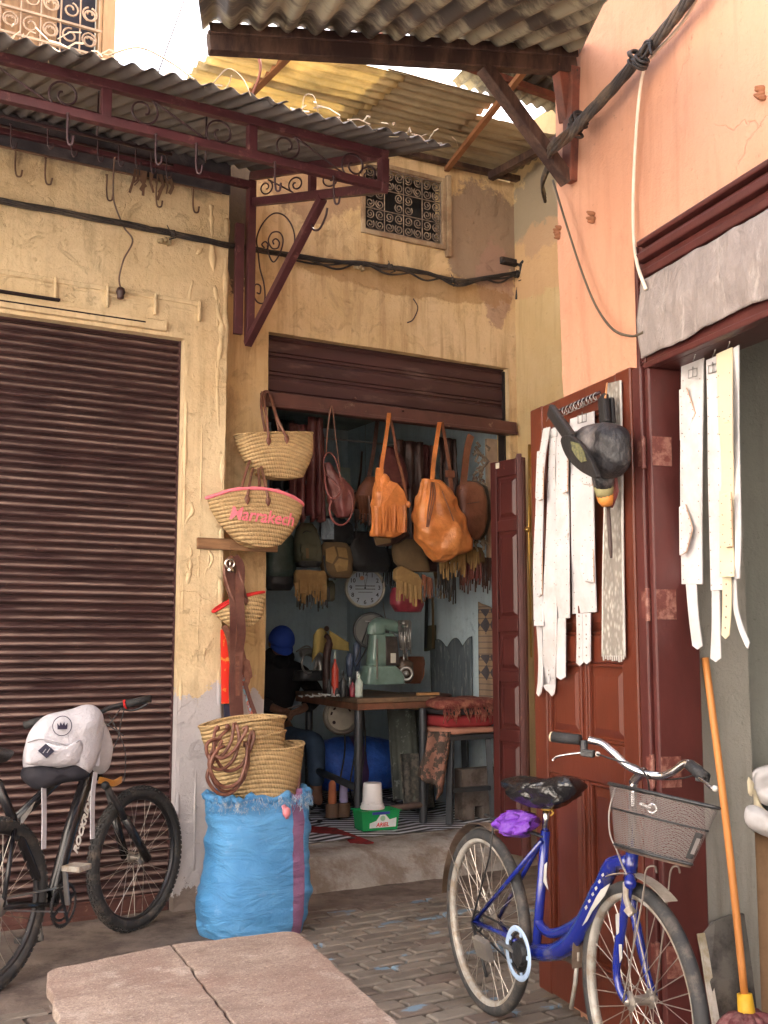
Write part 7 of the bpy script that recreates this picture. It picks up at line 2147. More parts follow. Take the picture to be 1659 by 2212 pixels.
# white flashes and small lettering blocks on the down tube
mwf = mat('decal_white', (.45, .44, .42), .4, bump=0)
def decal(pts, off, m=mwf, nm='decal'):
    mb = MB(); mb.prism([Bk(u, v, off) for u, v in pts], -sdn * .0015); return mb.build(nm, m, bk)
decal([(1298, 1922), (1318, 1908), (1306, 1935), (1280, 1968), (1268, 1990), (1258, 2000), (1276, 1962), (1288, 1938)], .0345)
for k in range(6):
    u, v = 1279 - k * 7.2 + 21, 1890 + k * 14
    decal([(u - 1, v), (u + 3, v - 4 - k % 2), (u + 5, v + 1), (u + 1.5, v + 4 + k % 3)], .0335)
decal([(1176, 1868), (1182, 1862), (1180, 1895), (1184, 1922), (1174, 1905)], .018)
decal([(1330, 1975), (1338, 1972), (1337, 2015), (1332, 2020)], .064)
decal([(1337, 2040), (1343, 2040), (1344, 2070), (1339, 2080)], .064)
# saddle under a black plastic cover
sp = Bk(1172, 1712)
sc_ = thing('saddle_cover', 'shiny black plastic bag tied over the saddle of the blue bicycle', 'bag', sp)
nv = (CAM - sp).normalized()
m_pl = mat('black_plastic_film', (.010, .010, .012), .12, spec=.8, bump=.9, bs=9, bd=.02)
mb = MB(); puff(mb, [Bk(u, v, .03) for u, v in ((1103, 1700), (1108, 1680), (1135, 1675), (1165, 1682), (1195, 1680), (1222, 1676), (1240, 1690), (1240, 1712), (1228, 1735), (1195, 1748), (1150, 1742), (1118, 1728))], sdn, .08, .08, 14, .032, 17, pwr=.6)
mb.build('plastic_film', m_pl, sc_, smooth=True)
mb = MB(); mb.torus(Bk(1183, 1748), (0, 0, 1), .018, .004, 16, 6); mb.tube(catmull([Bk(1190, 1748, .02), Bk(1196, 1756, .03), Bk(1190, 1762, .03)], 4), .003, 5); mb.build('tie_cord', mat('ochre_cord', (.45, .27, .05), .8), sc_, smooth=True)
mb = MB(); mb.prism([Bk(1110, 1712, .06), Bk(1236, 1706, .02), Bk(1236, 1706, -.02), Bk(1110, 1712, -.08)], (0, 0, .03)); mb.build('saddle', m_blk, bk, bevel=.01)
# steerer, stem, bars
Hc = Bk(1393, 1667)
d0_ = lambda u, v, d: Pd(u, v, d)
dH = (Hc - CAM).dot(V3((math.cos(AL), math.sin(AL), 0)))
tube_(bk, 'steerer', [HTt, Bk(1368, 1700), Bk(1372, 1682)], .0125, m_chrome)
tube_(bk, 'stem', [Bk(1368, 1690), Bk(1380, 1676), Hc], .014, m_chrome, 12, 4)
bar = [(1272, 1598, .10), (1302, 1606, .08), (1325, 1625, .05), (1352, 1651, .02), (1382, 1667, 0), (1428, 1676, -.04), (1454, 1667, -.08), (1485, 1648, -.12), (1512, 1662, -.16)]
tube_(bk, 'handlebar', [d0_(u, v, dH + o) for u, v, o in bar], .0115, m_chrome, 12, 6)
tube_(bk, 'grip', [d0_(1253, 1598, dH + .12), d0_(1195, 1592, dH + .18)], .0165, mat('ribbed_black_rubber', (.025, .025, .027), .6, bump=.9, bs=130, bd=.004), 14)
tube_(bk, 'grip_end', [d0_(1195, 1592, dH + .181), d0_(1190, 1591, dH + .185)], .0155, mat('bar_end_cream', (.55, .42, .28), .5), 14)
tube_(bk, 'grip', [d0_(1490, 1652, dH - .14), d0_(1525, 1680, dH - .2)], .0165, _M['ribbed_black_rubber'], 14)
for (a, b, cpts) in (((1262, 1600, .12), (1262, 1625, .11), [(1257, 1626, .11), (1225, 1630, .14), (1205, 1634, .16), (1197, 1640, .17), (1196, 1644, .17)]), ((1500, 1655, -.15), (1510, 1678, -.17), [(1512, 1680, -.2), (1526, 1692, -.24), (1538, 1702, -.27), (1545, 1705, -.28)])):
    mb = MB(); mb.tube([d0_(a[0], a[1], dH + a[2]), d0_(b[0], b[1], dH + b[2])], .013, 8); mb.beam(d0_(b[0] - 6, b[1], dH + b[2]), d0_(b[0] + 22, b[1] + 4, dH + b[2] - .02), .022, .022); mb.build('brake_clamp', m_blk, bk, bevel=.003)
    tube_(bk, 'brake_lever', [d0_(u, v, dH + o) for u, v, o in cpts], .0065, m_chrome, 8, 5, .6)
mb = MB(); mb.sphere(d0_(1545, 1703, dH - .28), .009, 8, 6); mb.sphere(d0_(1292, 1629, dH + .08), .008, 8, 6); mb.sphere(Bk(1366, 1898, .03), .009, 8, 6); mb.build('cable_stop', mwf, bk, smooth=True)
tube_(bk, 'brake_cable', [d0_(1290, 1629, dH + .07), d0_(1330, 1642, dH), d0_(1375, 1655, dH - .03), d0_(1398, 1680, dH - .03), d0_(1404, 1720, dH)], .003, m_blk, 5, 6)
tube_(bk, 'brake_cable', [d0_(1515, 1668, dH - .17), d0_(1480, 1680, dH - .1), d0_(1430, 1684, dH - .02), d0_(1395, 1680, dH)], .0025, m_blk, 5, 6)
tube_(bk, 'brake_cable', [Bk(1330, 1700, .06), Bk(1317, 1750, .08), Bk(1318, 1800, .08), Bk(1332, 1835, .07), Bk(1345, 1870, .05), Bk(1360, 1900, .04)], .003, mat('grey_cable', (.3, .27, .25), .5), 5, 6)
mb = MB(); mb.strap([Bk(1352, 1905, .055), Bk(1352, 1940, .06), Bk(1362, 1972, .06)], .02, hdg, .01); mb.beam(Bk(1355, 1960, .06), Bk(1368, 1975, .05), .03, .02); mb.build('brake_calliper', m_rimw, bk, bevel=.003)
# mudguards
def guard(hub, R, a0, a1, w, nm, m, ax=sdn):
    x = hdg; mb = MB()
    pts = []; 
    for i in range(22):
        a = a0 + (a1 - a0) * i / 21
        pts.append(hub + x * math.cos(a) * R + V3((0, 0, math.sin(a) * R)))
    mb.strap(pts, w, ax, .003); return mb.build(nm, m, bk, smooth=False)
guard(RH, RW + .022, math.radians(175), math.radians(75), .05, 'rear_mudguard', mat('brown_mudguard', (.07, .045, .03), .4, c2=(.18, .13, .1), bump=.2))
guard(FH, RW + .022, math.radians(118), math.radians(62), .042, 'front_mudguard', mat('grey_mudguard', (.30, .27, .24), .5, c2=(.15, .12, .1), bump=.3))
guard(FH, RW + .016, math.radians(180), math.radians(128), .045, 'front_mudguard', _M['brown_mudguard'])
mb = MB(); a = FH - hdg * (RW + .015); mb.tube([a + V3((0, 0, .05)), a + V3((0, 0, -.05)) - hdg * .02, a + V3((0, 0, -.14)) - hdg * .05], .008, 6); mb.build('mudguard_stay', m_rimw, bk, smooth=True)
for o in (.05, -.05): tube_(bk, 'mudguard_stay', [RH + sdn * o, RH + sdn * o * .6 - hdg * .27 + V3((0, 0, .22))], .002, m_spoke, 5)
# chainset
cc_ = BB + sdn * .055
mb = MB(); mb.torus(cc_, sdn, .082, .010, 40, 6, .5)
for k in range(5):
    a = k * 2 * math.pi / 5; mb.beam(cc_ + (hdg * math.cos(a) + ezs * math.sin(a)) * .062, cc_ + (hdg * math.cos(a) + ezs * math.sin(a)) * .08, .012, .004, sdn)
mb.build('chainring_guard', mat('pale_blue_plastic', (.36, .48, .66), .4, bump=0), bk, smooth=True, smart=40)
mb = MB(); mb.torus(cc_ - sdn * .008, sdn, .066, .005, 36, 5); mb.lathe([(.045, -.01), (.04, .006), (.015, .012)], cc_, sdn, 14); mb.build('chainring', m_blk, bk, smooth=True, smart=40)
mb = MB(); pe1 = Bk(1128, 2052, .15)
mb.beam(cc_, cc_ - hdg * .12 + sdn * .01 + V3((0, 0, .01)), .02, .013); mb.build('crank', m_stl, bk, bevel=.004); mb = MB(); mb.beam(BB - sdn * .055, BB - sdn * .06 + hdg * .12, .02, .013); mb.build('crank', m_stl, bk, bevel=.004)
pp = cc_ - hdg * .10 + sdn * .085
mb = MB(); mb.cbox(pp, sdn * .012 - V3((0, 0, .004)), hdg * .05, V3((0, 0, .034)) + sdn * .01); mb.build('pedal', mat('grey_pedal', (.12, .105, .095), .7, c2=(.2, .18, .15), bump=.4), bk, bevel=.004)
mb = MB(); mb.cbox(BB - sdn * .11 + hdg * .13, hdg * .04, sdn * .045, V3((0, 0, .011))); mb.build('pedal', _M['grey_pedal'], bk, bevel=.004)
for dz_ in (.066, -.066):
    tube_(bk, 'chain', [cc_ - sdn * .01 + V3((0, 0, dz_)), RH + sdn * .035 + V3((0, 0, dz_ * .5))], .004, m_blk, 5)
mb = MB(); mb.torus(RH + sdn * .035, sdn, .035, .006, 24, 5); mb.lathe([(.03, .03), (.018, .045)], RH, sdn, 14); mb.build('freewheel', m_blk, bk, smooth=True)
tube_(bk, 'kickstand', [RH + sdn * .06 + V3((0, 0, .0)), RH + sdn * .07 + hdg * .14 + V3((0, 0, -.16))], .006, m_blk, 6)
# rear carrier wires and purple bag
tube_(bk, 'rack_wire', [Bk(1172, 1808, .05), Bk(1120, 1790, .06), Bk(1060, 1765, .06), Bk(1052, 1760, -.06), Bk(1120, 1785, -.06), Bk(1172, 1805, -.05)], .004, m_blk, 6, 4)
tube_(bk, 'rack_stay', [Bk(1068, 1768, .06), Bk(1058, 1850, .07), RH + sdn * .06], .0035, m_blk, 5)
pb = Bk(1115, 1778, .05)
mb = MB(); puff(mb, [Bk(u, v, .06) for u, v in ((1086, 1768), (1090, 1754), (1106, 1749), (1128, 1751), (1143, 1762), (1148, 1780), (1143, 1800), (1128, 1810), (1106, 1806), (1092, 1797), (1085, 1782))], sdn, .05, .06, 14, .05, 24, pwr=.7)
tag(mb.build('purple_bag', mat('purple_plastic', (.16, .04, .40), .3, var=.3, bump=.9, bs=22, bd=.015), None, smooth=True), 'crumpled purple plastic bag stuffed on the carrier behind the black saddle', 'bag')
# mesh basket
def mesh_mat():
    b = NB('black_wire_mesh')
    p = b.P(True)
    x, y, z = b.sep(b.mapv(p, (1, 1, 1), (0, 0, 0), (0, 0, .5)))[:3]
    k = 165
    def g(e): 
        return b.math('LESS_THAN', b.math('FRACT', b.math('MULTIPLY', e, k)), .25)
    xx = b.math('ADD', x, b.math('MULTIPLY', y, .6))
    m = b.math('MAXIMUM', g(b.math('ADD', xx, z)), g(b.math('SUBTRACT', b.math('ADD', xx, 3), z)))
    b.col((.14, .12, .115)); b.b.inputs['Roughness'].default_value = .5
    tr = b.n('ShaderNodeBsdfTransparent'); mx = b.n('ShaderNodeMixShader')
    b.l(m, mx.inputs[0]); b.l(tr.outputs[0], mx.inputs[1]); b.l(b.b.outputs[0], mx.inputs[2])
    out = [q for q in b.t.nodes if q.type == 'OUTPUT_MATERIAL'][0]; b.l(mx.outputs[0], out.inputs[0])
    return b.m
m_mesh = mesh_mat()
dB = dH - .12
T0_, T1_ = d0_(1342, 1698, dB + .03), d0_(1522, 1740, dB - .08)
L0_, L1_ = d0_(1348, 1838, dB + .03), d0_(1470, 1868, dB - .05)
ewb = (T1_ - T0_); 
fwd = (hdg + V3((0, 0, .0))).normalized()
def bsk(a, b):
    th = 2 * math.pi * a
    cx_, sy_ = math.cos(th), math.sin(th)
    s_ = .5 + .5 * math.copysign(abs(cx_) ** .6, cx_)
    top = T0_.lerp(T1_, s_); bot = L0_.lerp(L1_, s_)
    p = bot.lerp(top, b)
    d = (.085 + .035 * b) * math.copysign(abs(sy_) ** .6, sy_)
    return p + fwd * d
bs = thing('bicycle_basket', 'black wire mesh basket with metal bracket mounted on the blue bicycle handlebar', 'basket', (T0_ + T1_ + L0_ + L1_) / 4)
mb = MB(); mb.grid(lambda a, b: bsk(a, .05 + .95 * b), 64, 12, True); mb.build('mesh_side', m_mesh, bs, smooth=True)
mb = MB(); mb.grid(lambda a, b: bsk(a, .0 + .07 * b), 64, 2, True); mb.add([bsk(i / 64, 0) for i in range(64)], [tuple(range(64))]); mb.build('solid_base', mat('rusty_black_steel', (.05, .035, .03), .5, c2=(.15, .09, .06), bump=.3), bs, smooth=True, smart=40)
for bb_, r in ((1, .0055), (.62, .003), (.06, .0045)):
    mb = MB(); mb.tube([bsk(i / 64, bb_) for i in range(64)], r, 6, closed=True); mb.build('rim_wire', m_blk, bs, smooth=True)
mb = MB(); mb.grid(lambda a, b: bsk(.215 - .045 * a, .14 + .42 * b) + fwd * .004, 4, 4); mb.build('number_plate', m_blk, bs, solid=.002)
mb = MB(); mb.grid(lambda a, b: bsk(.205 - .025 * a, .22 + .26 * b) + fwd * .008, 4, 4); mb.build('plate_window', mat('grey_plate', (.18, .16, .155), .6), bs)
mb = MB(); mb.beam(d0_(1383, 1735, dB + .02), d0_(1405, 1746, dB + .02), .022, .012); mb.torus(d0_(1409, 1747, dB + .02), CAM - Hc, .012, .005, 14, 6); mb.beam(d0_(1366, 1708, dB + .06), d0_(1367, 1742, dB + .06), .016, .012); mb.build('mounting_bracket', m_chrome, bs, bevel=.002)
for (u0, u1) in ((1396, 1415), (1450, 1465)):
    tube_(bs, 'support_wire', [FH + sdn * (.06 if u0 < 1420 else -.05), d0_(u0 - 8, 1945, dH - .05), d0_(u0, 1880, dH - .1), d0_(u1, 1872, dH - .12), d0_(u1 + 4, 1885, dH - .1)], .003, mat('dusty_wire', (.2, .17, .15), .6), 5, 5)

# ------------------------------------------------------------ black mountain bicycle
R2 = .338
F2 = Pz(295, 1853, R2)
cf = V3((math.cos(AL), math.sin(AL), 0))
Rg = Pd(-98, 1990, 4.35); R2h = V3((Rg.x, Rg.y, R2))
h2 = (F2 - R2h); h2.z = 0; h2.normalize(); R2h = F2 - h2 * 1.06
s2 = V3((-h2.y, h2.x, 0)); s2 = s2 if s2.dot(CAM - F2) > 0 else -s2
def Mk(u, v, o=0): return Pp(u, v, F2 + s2 * o, s2)
mt = thing('mountain_bicycle', 'black mountain bicycle with knobbly tyres and white lettering parked at the left shutter', 'bicycle', (F2.x, F2.y, 0))
m_rimb = mat('black_alloy_rim', (.05, .05, .055), .35, metal=.6, bump=0)
ax2 = (s2 + h2 * -.12).normalized()
wheel(mt, F2, ax2, R2, .028, m_rimb, .012, 32, True)
wheel(mt, R2h, s2, R2, .028, m_rimb, .012, 32, True, .03)
HT = Mk(200, 1640); HB = Mk(212, 1680); B2 = Mk(112, 1952)
tube_(mt, 'down_tube', [Mk(193, 1664), Mk(150, 1800), Mk(118, 1925), B2], .030, m_blkp, 16)
tube_(mt, 'top_tube', [Mk(190, 1625), Mk(120, 1690), Mk(30, 1775)], .022, m_blkp, 14)
tube_(mt, 'seat_tube', [Mk(-6, 1690), Mk(30, 1775), Mk(75, 1885), B2], .020, m_blkp, 14)
tube_(mt, 'seat_post', [Mk(-16, 1640), Mk(-4, 1700)], .014, m_blk)
tube_(mt, 'head_tube', [HT, HB], .024, m_blkp)
for o in (.055, -.055):
    tube_(mt, 'chain_stay', [R2h + s2 * o, B2 + s2 * o * .4], .011, m_blkp)
    tube_(mt, 'seat_stay', [R2h + s2 * o, Mk(32, 1790, o * .4)], .010, m_blkp)
    fa = F2 + s2 * o * 1.15; fb_ = Mk(232, 1700, o)
    tube_(mt, 'fork_leg', [fb_, fb_.lerp(fa, .5)], .015, m_blk)
    tube_(mt, 'fork_slider', [fb_.lerp(fa, .42), fa], .021, m_blkp)
tube_(mt, 'fork_crown', [Mk(228, 1697, .07), Mk(228, 1697, -.07)], .02, m_blk)
mb = MB(); mb.strap(catmull([Mk(214, 1685, .04), Mk(228, 1688, .05), Mk(246, 1692, .05), Mk(262, 1684, .03)], 4), [.03] * 13, (0, 0, 1), .012); mb.build('orange_reflector', mat('amber_plastic', (.55, .25, .05), .3), mt, bevel=.003)
# handlebar: measured ends, a little nearer on the left
dM = (HT - CAM).dot(cf)
tube_(mt, 'handlebar', [d0_(92, 1555, dM - .10), d0_(150, 1553, dM - .05), d0_(200, 1548, dM), d0_(235, 1530, dM + .05), d0_(275, 1520, dM + .1)], .012, m_blk, 10, 5)
tube_(mt, 'grip', [d0_(52, 1568, dM - .12), d0_(98, 1553, dM - .10)], .018, _M['ribbed_black_rubber'], 12)
tube_(mt, 'grip', [d0_(272, 1521, dM + .1), d0_(326, 1509, dM + .15)], .018, _M['ribbed_black_rubber'], 12)
tube_(mt, 'grip_ring', [d0_(269, 1522, dM + .1), d0_(273, 1521, dM + .1)], .022, m_redw, 12)
tube_(mt, 'brake_lever', [d0_(262, 1530, dM + .08), d0_(282, 1535, dM + .1), d0_(300, 1531, dM + .1), d0_(320, 1520, dM + .1)], .005, m_blk, 6, 4)
tube_(mt, 'stem', [HT, d0_(200, 1560, dM)], .016, m_blk)
for L in ([(262, 1530), (240, 1560), (225, 1575), (236, 1590)], [(270, 1528), (262, 1560), (255, 1595), (240, 1625), (215, 1640)], [(235, 1545), (255, 1580), (270, 1620), (271, 1660), (268, 1690)], [(225, 1560), (252, 1578), (268, 1590)]):
    tube_(mt, 'control_cable', [d0_(u, v, dM + .02) for u, v in L], .0028, m_blk, 5, 6)
mb = MB(); puff(mb, [Mk(u, v, .02) for u, v in ((-60, 1618), (-30, 1612), (0, 1614), (22, 1622), (18, 1634), (0, 1648), (-30, 1640), (-60, 1635))], s2, .06, .06, 7); mb.build('saddle', m_blk, mt, smooth=True)
c2b = B2 + s2 * .06
mb = MB(); mb.torus(c2b, s2, .085, .006, 40, 6, .7); mb.torus(c2b - s2 * .01, s2, .065, .006, 36, 6, .7)
x_, y_, d_ = basis(s2)
for k in range(40):
    a = k * 2 * math.pi / 40; mb.cbox(c2b + (x_ * math.cos(a) + y_ * math.sin(a)) * .092, (x_ * math.cos(a) + y_ * math.sin(a)) * .004, (y_ * math.cos(a) - x_ * math.sin(a)) * .003, s2 * .0015)
for k in range(4):
    a = k * math.pi / 2 + .4; mb.beam(c2b, c2b + (x_ * math.cos(a) + y_ * math.sin(a)) * .085, .016, .005, s2)
mb.build('chainring', m_blk, mt, smooth=True, smart=40)
mb = MB(); ca = c2b + s2 * .02; mb.beam(ca, ca + (h2 * -.03 + ezs * .165), .022, .014); mb.build('crank', m_stl, mt, bevel=.004); mb = MB(); mb.beam(B2 - s2 * .07, B2 - s2 * .07 + (h2 * .03 - ezs * .165), .022, .014); mb.build('crank', m_stl, mt, bevel=.004)
pq = ca + (h2 * -.03 + ezs * .165) + s2 * .06
mb = MB(); mb.cbox(pq, h2 * .045, s2 * .045, V3((0, 0, .012))); mb.build('pedal', m_rimw, mt, bevel=.004)
mb = MB(); mb.cbox(B2 - s2 * .13 + (h2 * .03 - ezs * .165), h2 * .045, s2 * .045, V3((0, 0, .012))); mb.build('pedal', m_blk, mt, bevel=.004)
for dz_ in (.075, -.03):
    mb = MB(); A_, B_ = c2b + V3((0, 0, dz_)), R2h + s2 * .045 + V3((0, 0, dz_ * .4)); 
    for k in range(46): mb.cbox(A_.lerp(B_, k / 46), (B_ - A_).normalized() * .0045, s2 * .004, V3((0, 0, .003)))
    stuff(mb.build('chain', m_stl, mt))
mb = MB(); mb.lathe([(.05, .03), (.035, .05), (.025, .06)], R2h, s2, 20); mb.build('sprockets', m_stl, mt, smooth=True)
# lettering along the down tube
e_t = (Mk(193, 1664) - Mk(118, 1925)).normalized(); n_t = e_t.cross(s2).normalized() if e_t.cross(s2).dot(-h2) > 0 else s2.cross(e_t).normalized()
n_t = s2.cross(e_t).normalized()
c_t = (Mk(188, 1712) + Mk(150, 1838)) / 2
text('ROCKRIDER', .050, Mk(169, 1775) + s2 * .0315, e_t, n_t, mat('letter_white', (.75, .75, .72), .4, bump=0), 'frame_lettering', mt, .0012, .25, .0022)
mb = MB(); mb.prism([Mk(u, v, .024) for u, v in ((46, 1766), (76, 1732), (68, 1752), (45, 1785))], -s2 * .001); mb.build('frame_decal', mwf, mt)
# ------------------------------------------------------------ backpack on the mountain bike
po = .19
bp = thing('backpack', 'white backpack with black base and round crown badge hung on the mountain bike', 'backpack', Mk(140, 1620, po))
m_bpw = mat('pale_lilac_canvas', (.43, .42, .46), .75, var=.08, bump=.6, bs=9, bd=.03)
m_bpb = mat('black_canvas', (.018, .017, .024), .8, var=.3, bump=.3)
vB = (CAM - Mk(140, 1620, po)).normalized(); vB = (vB + s2 * .5).normalized()
Vp = lambda u, v, o: Pp(u, v, Mk(140, 1620, po) + vB * o, vB)
mb = MB(); puff(mb, [Vp(u, v, -.12) for u, v in ((200, 1535), (225, 1560), (241, 1600), (242, 1630), (235, 1660), (218, 1672), (200, 1660), (180, 1600))], vB, .05, .05, 7, .006); mb.build('back_panel', mat('light_grey_canvas', (.42, .41, .43), .8), bp, smooth=True)
out1 = [(52, 1640), (56, 1615), (66, 1585), (84, 1558), (105, 1543), (130, 1537), (160, 1530), (185, 1522), (205, 1526), (220, 1545), (224, 1575), (218, 1615), (210, 1640), (196, 1668), (180, 1675), (150, 1668), (110, 1672), (75, 1668), (55, 1662)]
mb = MB(); puff(mb, [Vp(u, v, 0) for u, v in out1], vB, .085, .12, 12, .016, 7, pwr=.42); mb.build('main_body', m_bpw, bp, smooth=True)
out2 = [(50, 1662), (62, 1652), (90, 1648), (115, 1655), (140, 1652), (165, 1646), (182, 1655), (192, 1672), (180, 1684), (140, 1690), (108, 1700), (78, 1705), (58, 1692), (48, 1678)]
mb = MB(); puff(mb, [Vp(u, v, .0) for u, v in out2], vB, .088, .10, 10, .010, 7, pwr=.42); mb.build('base', m_bpb, bp, smooth=True)
out3 = [(56, 1650), (56, 1625), (66, 1600), (90, 1596), (120, 1602), (150, 1608), (172, 1598), (180, 1612), (175, 1640), (160, 1652), (115, 1656), (80, 1653)]
mb = MB(); puff(mb, [Vp(u, v, .075) for u, v in out3], vB, .034, .04, 8, .006, 9, pwr=.5); mb.build('front_pocket', m_bpw, bp, smooth=True)
mb = MB(); mb.tube(catmull([Vp(u, v, .106 - .02 * abs(u - 120) / 60) for u, v in ((60, 1604), (90, 1597), (120, 1603), (150, 1611), (172, 1600))], 6), .0022, 5); mb.build('zip', mat('seam_grey', (.2, .19, .2), .7), bp, smooth=True)
mb = MB(); mb.strap(catmull([Vp(205, 1532, .03), Vp(218, 1560, .03), Vp(221, 1590, .02), Vp(214, 1622, .02), Vp(210, 1655, .02)], 5), .016, (h2 * .6 + vB * .3), .006); mb.build('side_zip', m_bpw, bp)
mb = MB(); mb.tube(catmull([Vp(219, 1575, .035), Vp(212, 1600, .04), Vp(208, 1618, .04)], 4), .004, 5); mb.build('zip_puller', m_bpb, bp, smooth=True)
for L in ([(95, 1690), (96, 1760), (95, 1834)], [(207, 1668), (201, 1720), (200, 1812)]):
    mb = MB(); mb.strap(catmull([Vp(u, v, .04) for u, v in L], 5), .029, h2, .003); mb.build('loose_strap', m_bpw, bp)
hB = ezs.cross(vB).normalized(); hB = hB if hB.dot(h2) > 0 else -hB
uB = vB.cross(hB); uB = uB if uB.z > 0 else -uB
cb_ = Vp(135, 1568, .088)
m_ink = mat('badge_ink', (.02, .015, .04), .6, bump=0)
k_ = (Vp(155, 1568, 0) - Vp(135, 1568, 0)).length / 20
mb = MB(); mb.torus(cb_, vB, 20 * k_, .0018, 36, 5); mb.build('badge_ring', m_ink, bp)
mb = MB(); cr = [(-10, -7), (-11, 6), (-6, 0), (-4, 8), (0, 1), (4, 8), (6, 0), (11, 6), (10, -7)]
mb.prism([cb_ + hB * a * k_ + uB * b * k_ for a, b in cr], vB * .002); mb.build('crown_mark', m_ink, bp)
cd_ = Vp(100, 1622, .112)
mb = MB(); mb.prism([cd_ + hB * a * k_ + uB * b * k_ for a, b in ((-17, 1), (-1, 15), (17, -1), (1, -15))], vB * .003); mb.build('diamond_patch', mat('navy_patch', (.03, .03, .055), .7), bp)
mb = MB()
for s_ in (-4, 4): mb.beam(cd_ + vB * .004 + hB * (s_ - 3) * k_ - uB * 4 * k_, cd_ + vB * .004 + hB * (s_ + 3) * k_ + uB * 4 * k_, .004, .002)
mb.build('patch_slot', m_bpw, bp)

# ------------------------------------------------------------ things hanging on the door leaf
OL = .075
def Lf(u, v, o=OL): return Pc(u, v, o)
rd = thing('hanging_rail', 'dark iron rod with wire rings across the top of the open door', 'rail', Lf(1250, 880))
tube_(rd, 'rod', [Lf(1195, 892, .09), Lf(1240, 872, .09), Lf(1296, 848, .09)], .006, m_scr, 8)
ring0 = None
for k in range(11):
    u = 1205 + k * 8.5; v = 888 - k * 3.9
    mb = MB(); mb.torus(Lf(u, v + 7, .09), SC + NC * random.uniform(-.5, .5), .014, .0022, 14, 5); mb.build('ring', m_stl, rd, smooth=True)
m_belt = mat('white_raw_leather', (.58, .56, .57), .55, c2=(.44, .41, .39), mixs=5, thr=(.5, .75), var=.12, bump=.1, bs=90)
m_beltc = mat('cream_raw_leather', (.62, .54, .38), .55, var=.06, bump=.1, bs=90)
m_bedge = mat('belt_edge_tan', (.45, .27, .17), .7, bump=0)
m_riv = mat('rivet', (.25, .2, .17), .4, metal=.6, bump=0)
GW = 'white leather belts hung for sale at the right-hand shop'
def belt(lab, left, right, o, m, pouches=(), tails=(), rivets=True, buckle=None, wav=.02, seed=0):
    """left/right: outline columns (u,v) from top to bottom on the door plane"""
    t = thing('leather_belt', lab, 'belt', Pc(*left[0], o), GW)
    L, R = [], []
    for i, (a, b) in enumerate(zip(left, right)):
        w = wav * math.sin(i * 1.7 + seed)
        L.append(Pc(*a, o + w)); R.append(Pc(*b, o + w))
    L, R = catmull(L, 7), catmull(R, 7)
    mb = MB()
    n_ = len(L); vs = []
    for a, b in zip(L, R): vs += [a + NC * .003, b + NC * .003, b - NC * .003, a - NC * .003]
    fs = [(i * 4 + k, i * 4 + (k + 1) % 4, i * 4 + 4 + (k + 1) % 4, i * 4 + 4 + k) for i in range(n_ - 1) for k in range(4)] + [(0, 1, 2, 3), tuple((n_ - 1) * 4 + k for k in range(4))]
    mb.add(vs, fs); mb.build('belt_body', m, t, bevel=.0012)
    for (pts, dz_) in pouches:
        mb = MB(); q = [Pc(u, v, o + .010) for u, v in pts]; mb.prism(q, NC * .006); mb.build('pouch', m, t, bevel=.002)
        mb = MB(); mb.tube([Pc(u, v, o + .011) for u, v in pts], .0017, 4, closed=True); mb.build('pouch_edge', m_bedge, t)
        mb = MB()
        for i in range(len(pts)):
            a, b = Pc(*pts[i], o + .0165), Pc(*pts[(i + 1) % len(pts)], o + .0165)
            cc2 = sum((Pc(*p, o + .0165) for p in pts), V3()) / len(pts)
            nn3 = max(1, int((b - a).length / .03))
            for j in range(nn3):
                p = a.lerp(b, (j + .5) / nn3); p = p + (cc2 - p).normalized() * .008; mb.lathe([(.0022, 0), (.0022, .001)], p, NC, 5)
        mb.build('stitch_holes', m_riv, t)
    for (tl, tr, holes) in tails:
        TL, TR = catmull([Pc(*p, o) for p in tl], 6), catmull([Pc(*p, o) for p in tr], 6)
        mb = MB(); vs = []
        for a, b in zip(TL, TR): vs += [a + NC * .002, b + NC * .002, b - NC * .002, a - NC * .002]
        n_ = len(TL)
        mid = (TL[-1] + TR[-1]) / 2 - V3((0, 0, .012))
        fs = [(i * 4 + k, i * 4 + (k + 1) % 4, i * 4 + 4 + (k + 1) % 4, i * 4 + 4 + k) for i in range(n_ - 1) for k in range(4)] + [(0, 1, 2, 3)]
        b0 = (n_ - 1) * 4; vs += [mid + NC * .002, mid - NC * .002]; e0 = len(vs) - 2
        fs += [(b0, b0 + 1, e0), (b0 + 3, b0 + 2, e0 + 1), (b0, e0, e0 + 1, b0 + 3), (b0 + 1, b0 + 2, e0 + 1, e0)]
        mb.add(vs, fs); mb.build('belt_tail', m, t)
        if holes:
            mb = MB()
            for j in range(holes):
                f_ = (j + 1) / (holes + 1); i = int(f_ * (n_ - 1)); p = (TL[i] + TR[i]) / 2 + NC * .0026; mb.lathe([(.0035, 0), (.0035, .001)], p, NC, 8)
            mb.build('punched_holes', m_riv, t)
    mb = MB()
    if rivets:
        for side, E_ in ((0, L), (1, R)):
            O_ = (R, L)[side]
            k = 3
            while k < len(E_) - 1:
                p = E_[k].lerp(O_[k], .12) + NC * .0035; mb.lathe([(.0023, 0), (.0023, .001)], p, NC, 5); k += 2
        stuff(mb.build('rivets', m_riv, t))
    if buckle:
        u, v = buckle
        mb = MB(); a, b, c, d = Pc(u - 9, v, o + .012), Pc(u + 9, v - 5, o + .012), Pc(u + 9, v + 12, o + .012), Pc(u - 9, v + 17, o + .012)
        mb.tube([a, b, c, d], .0022, 5, closed=True); mb.tube([Pc(u, v - 8, o + .01), Pc(u, v + 14, o + .014)], .002, 5); mb.build('buckle', m_stl, t, smooth=True)
        tube_(t, 'hook', [Pc(u, v - 20, o + .01), Pc(u + 3, v - 26, o + .01), Pc(u + 5, v - 34, .09)], .002, m_stl, 5, 3)
    return t
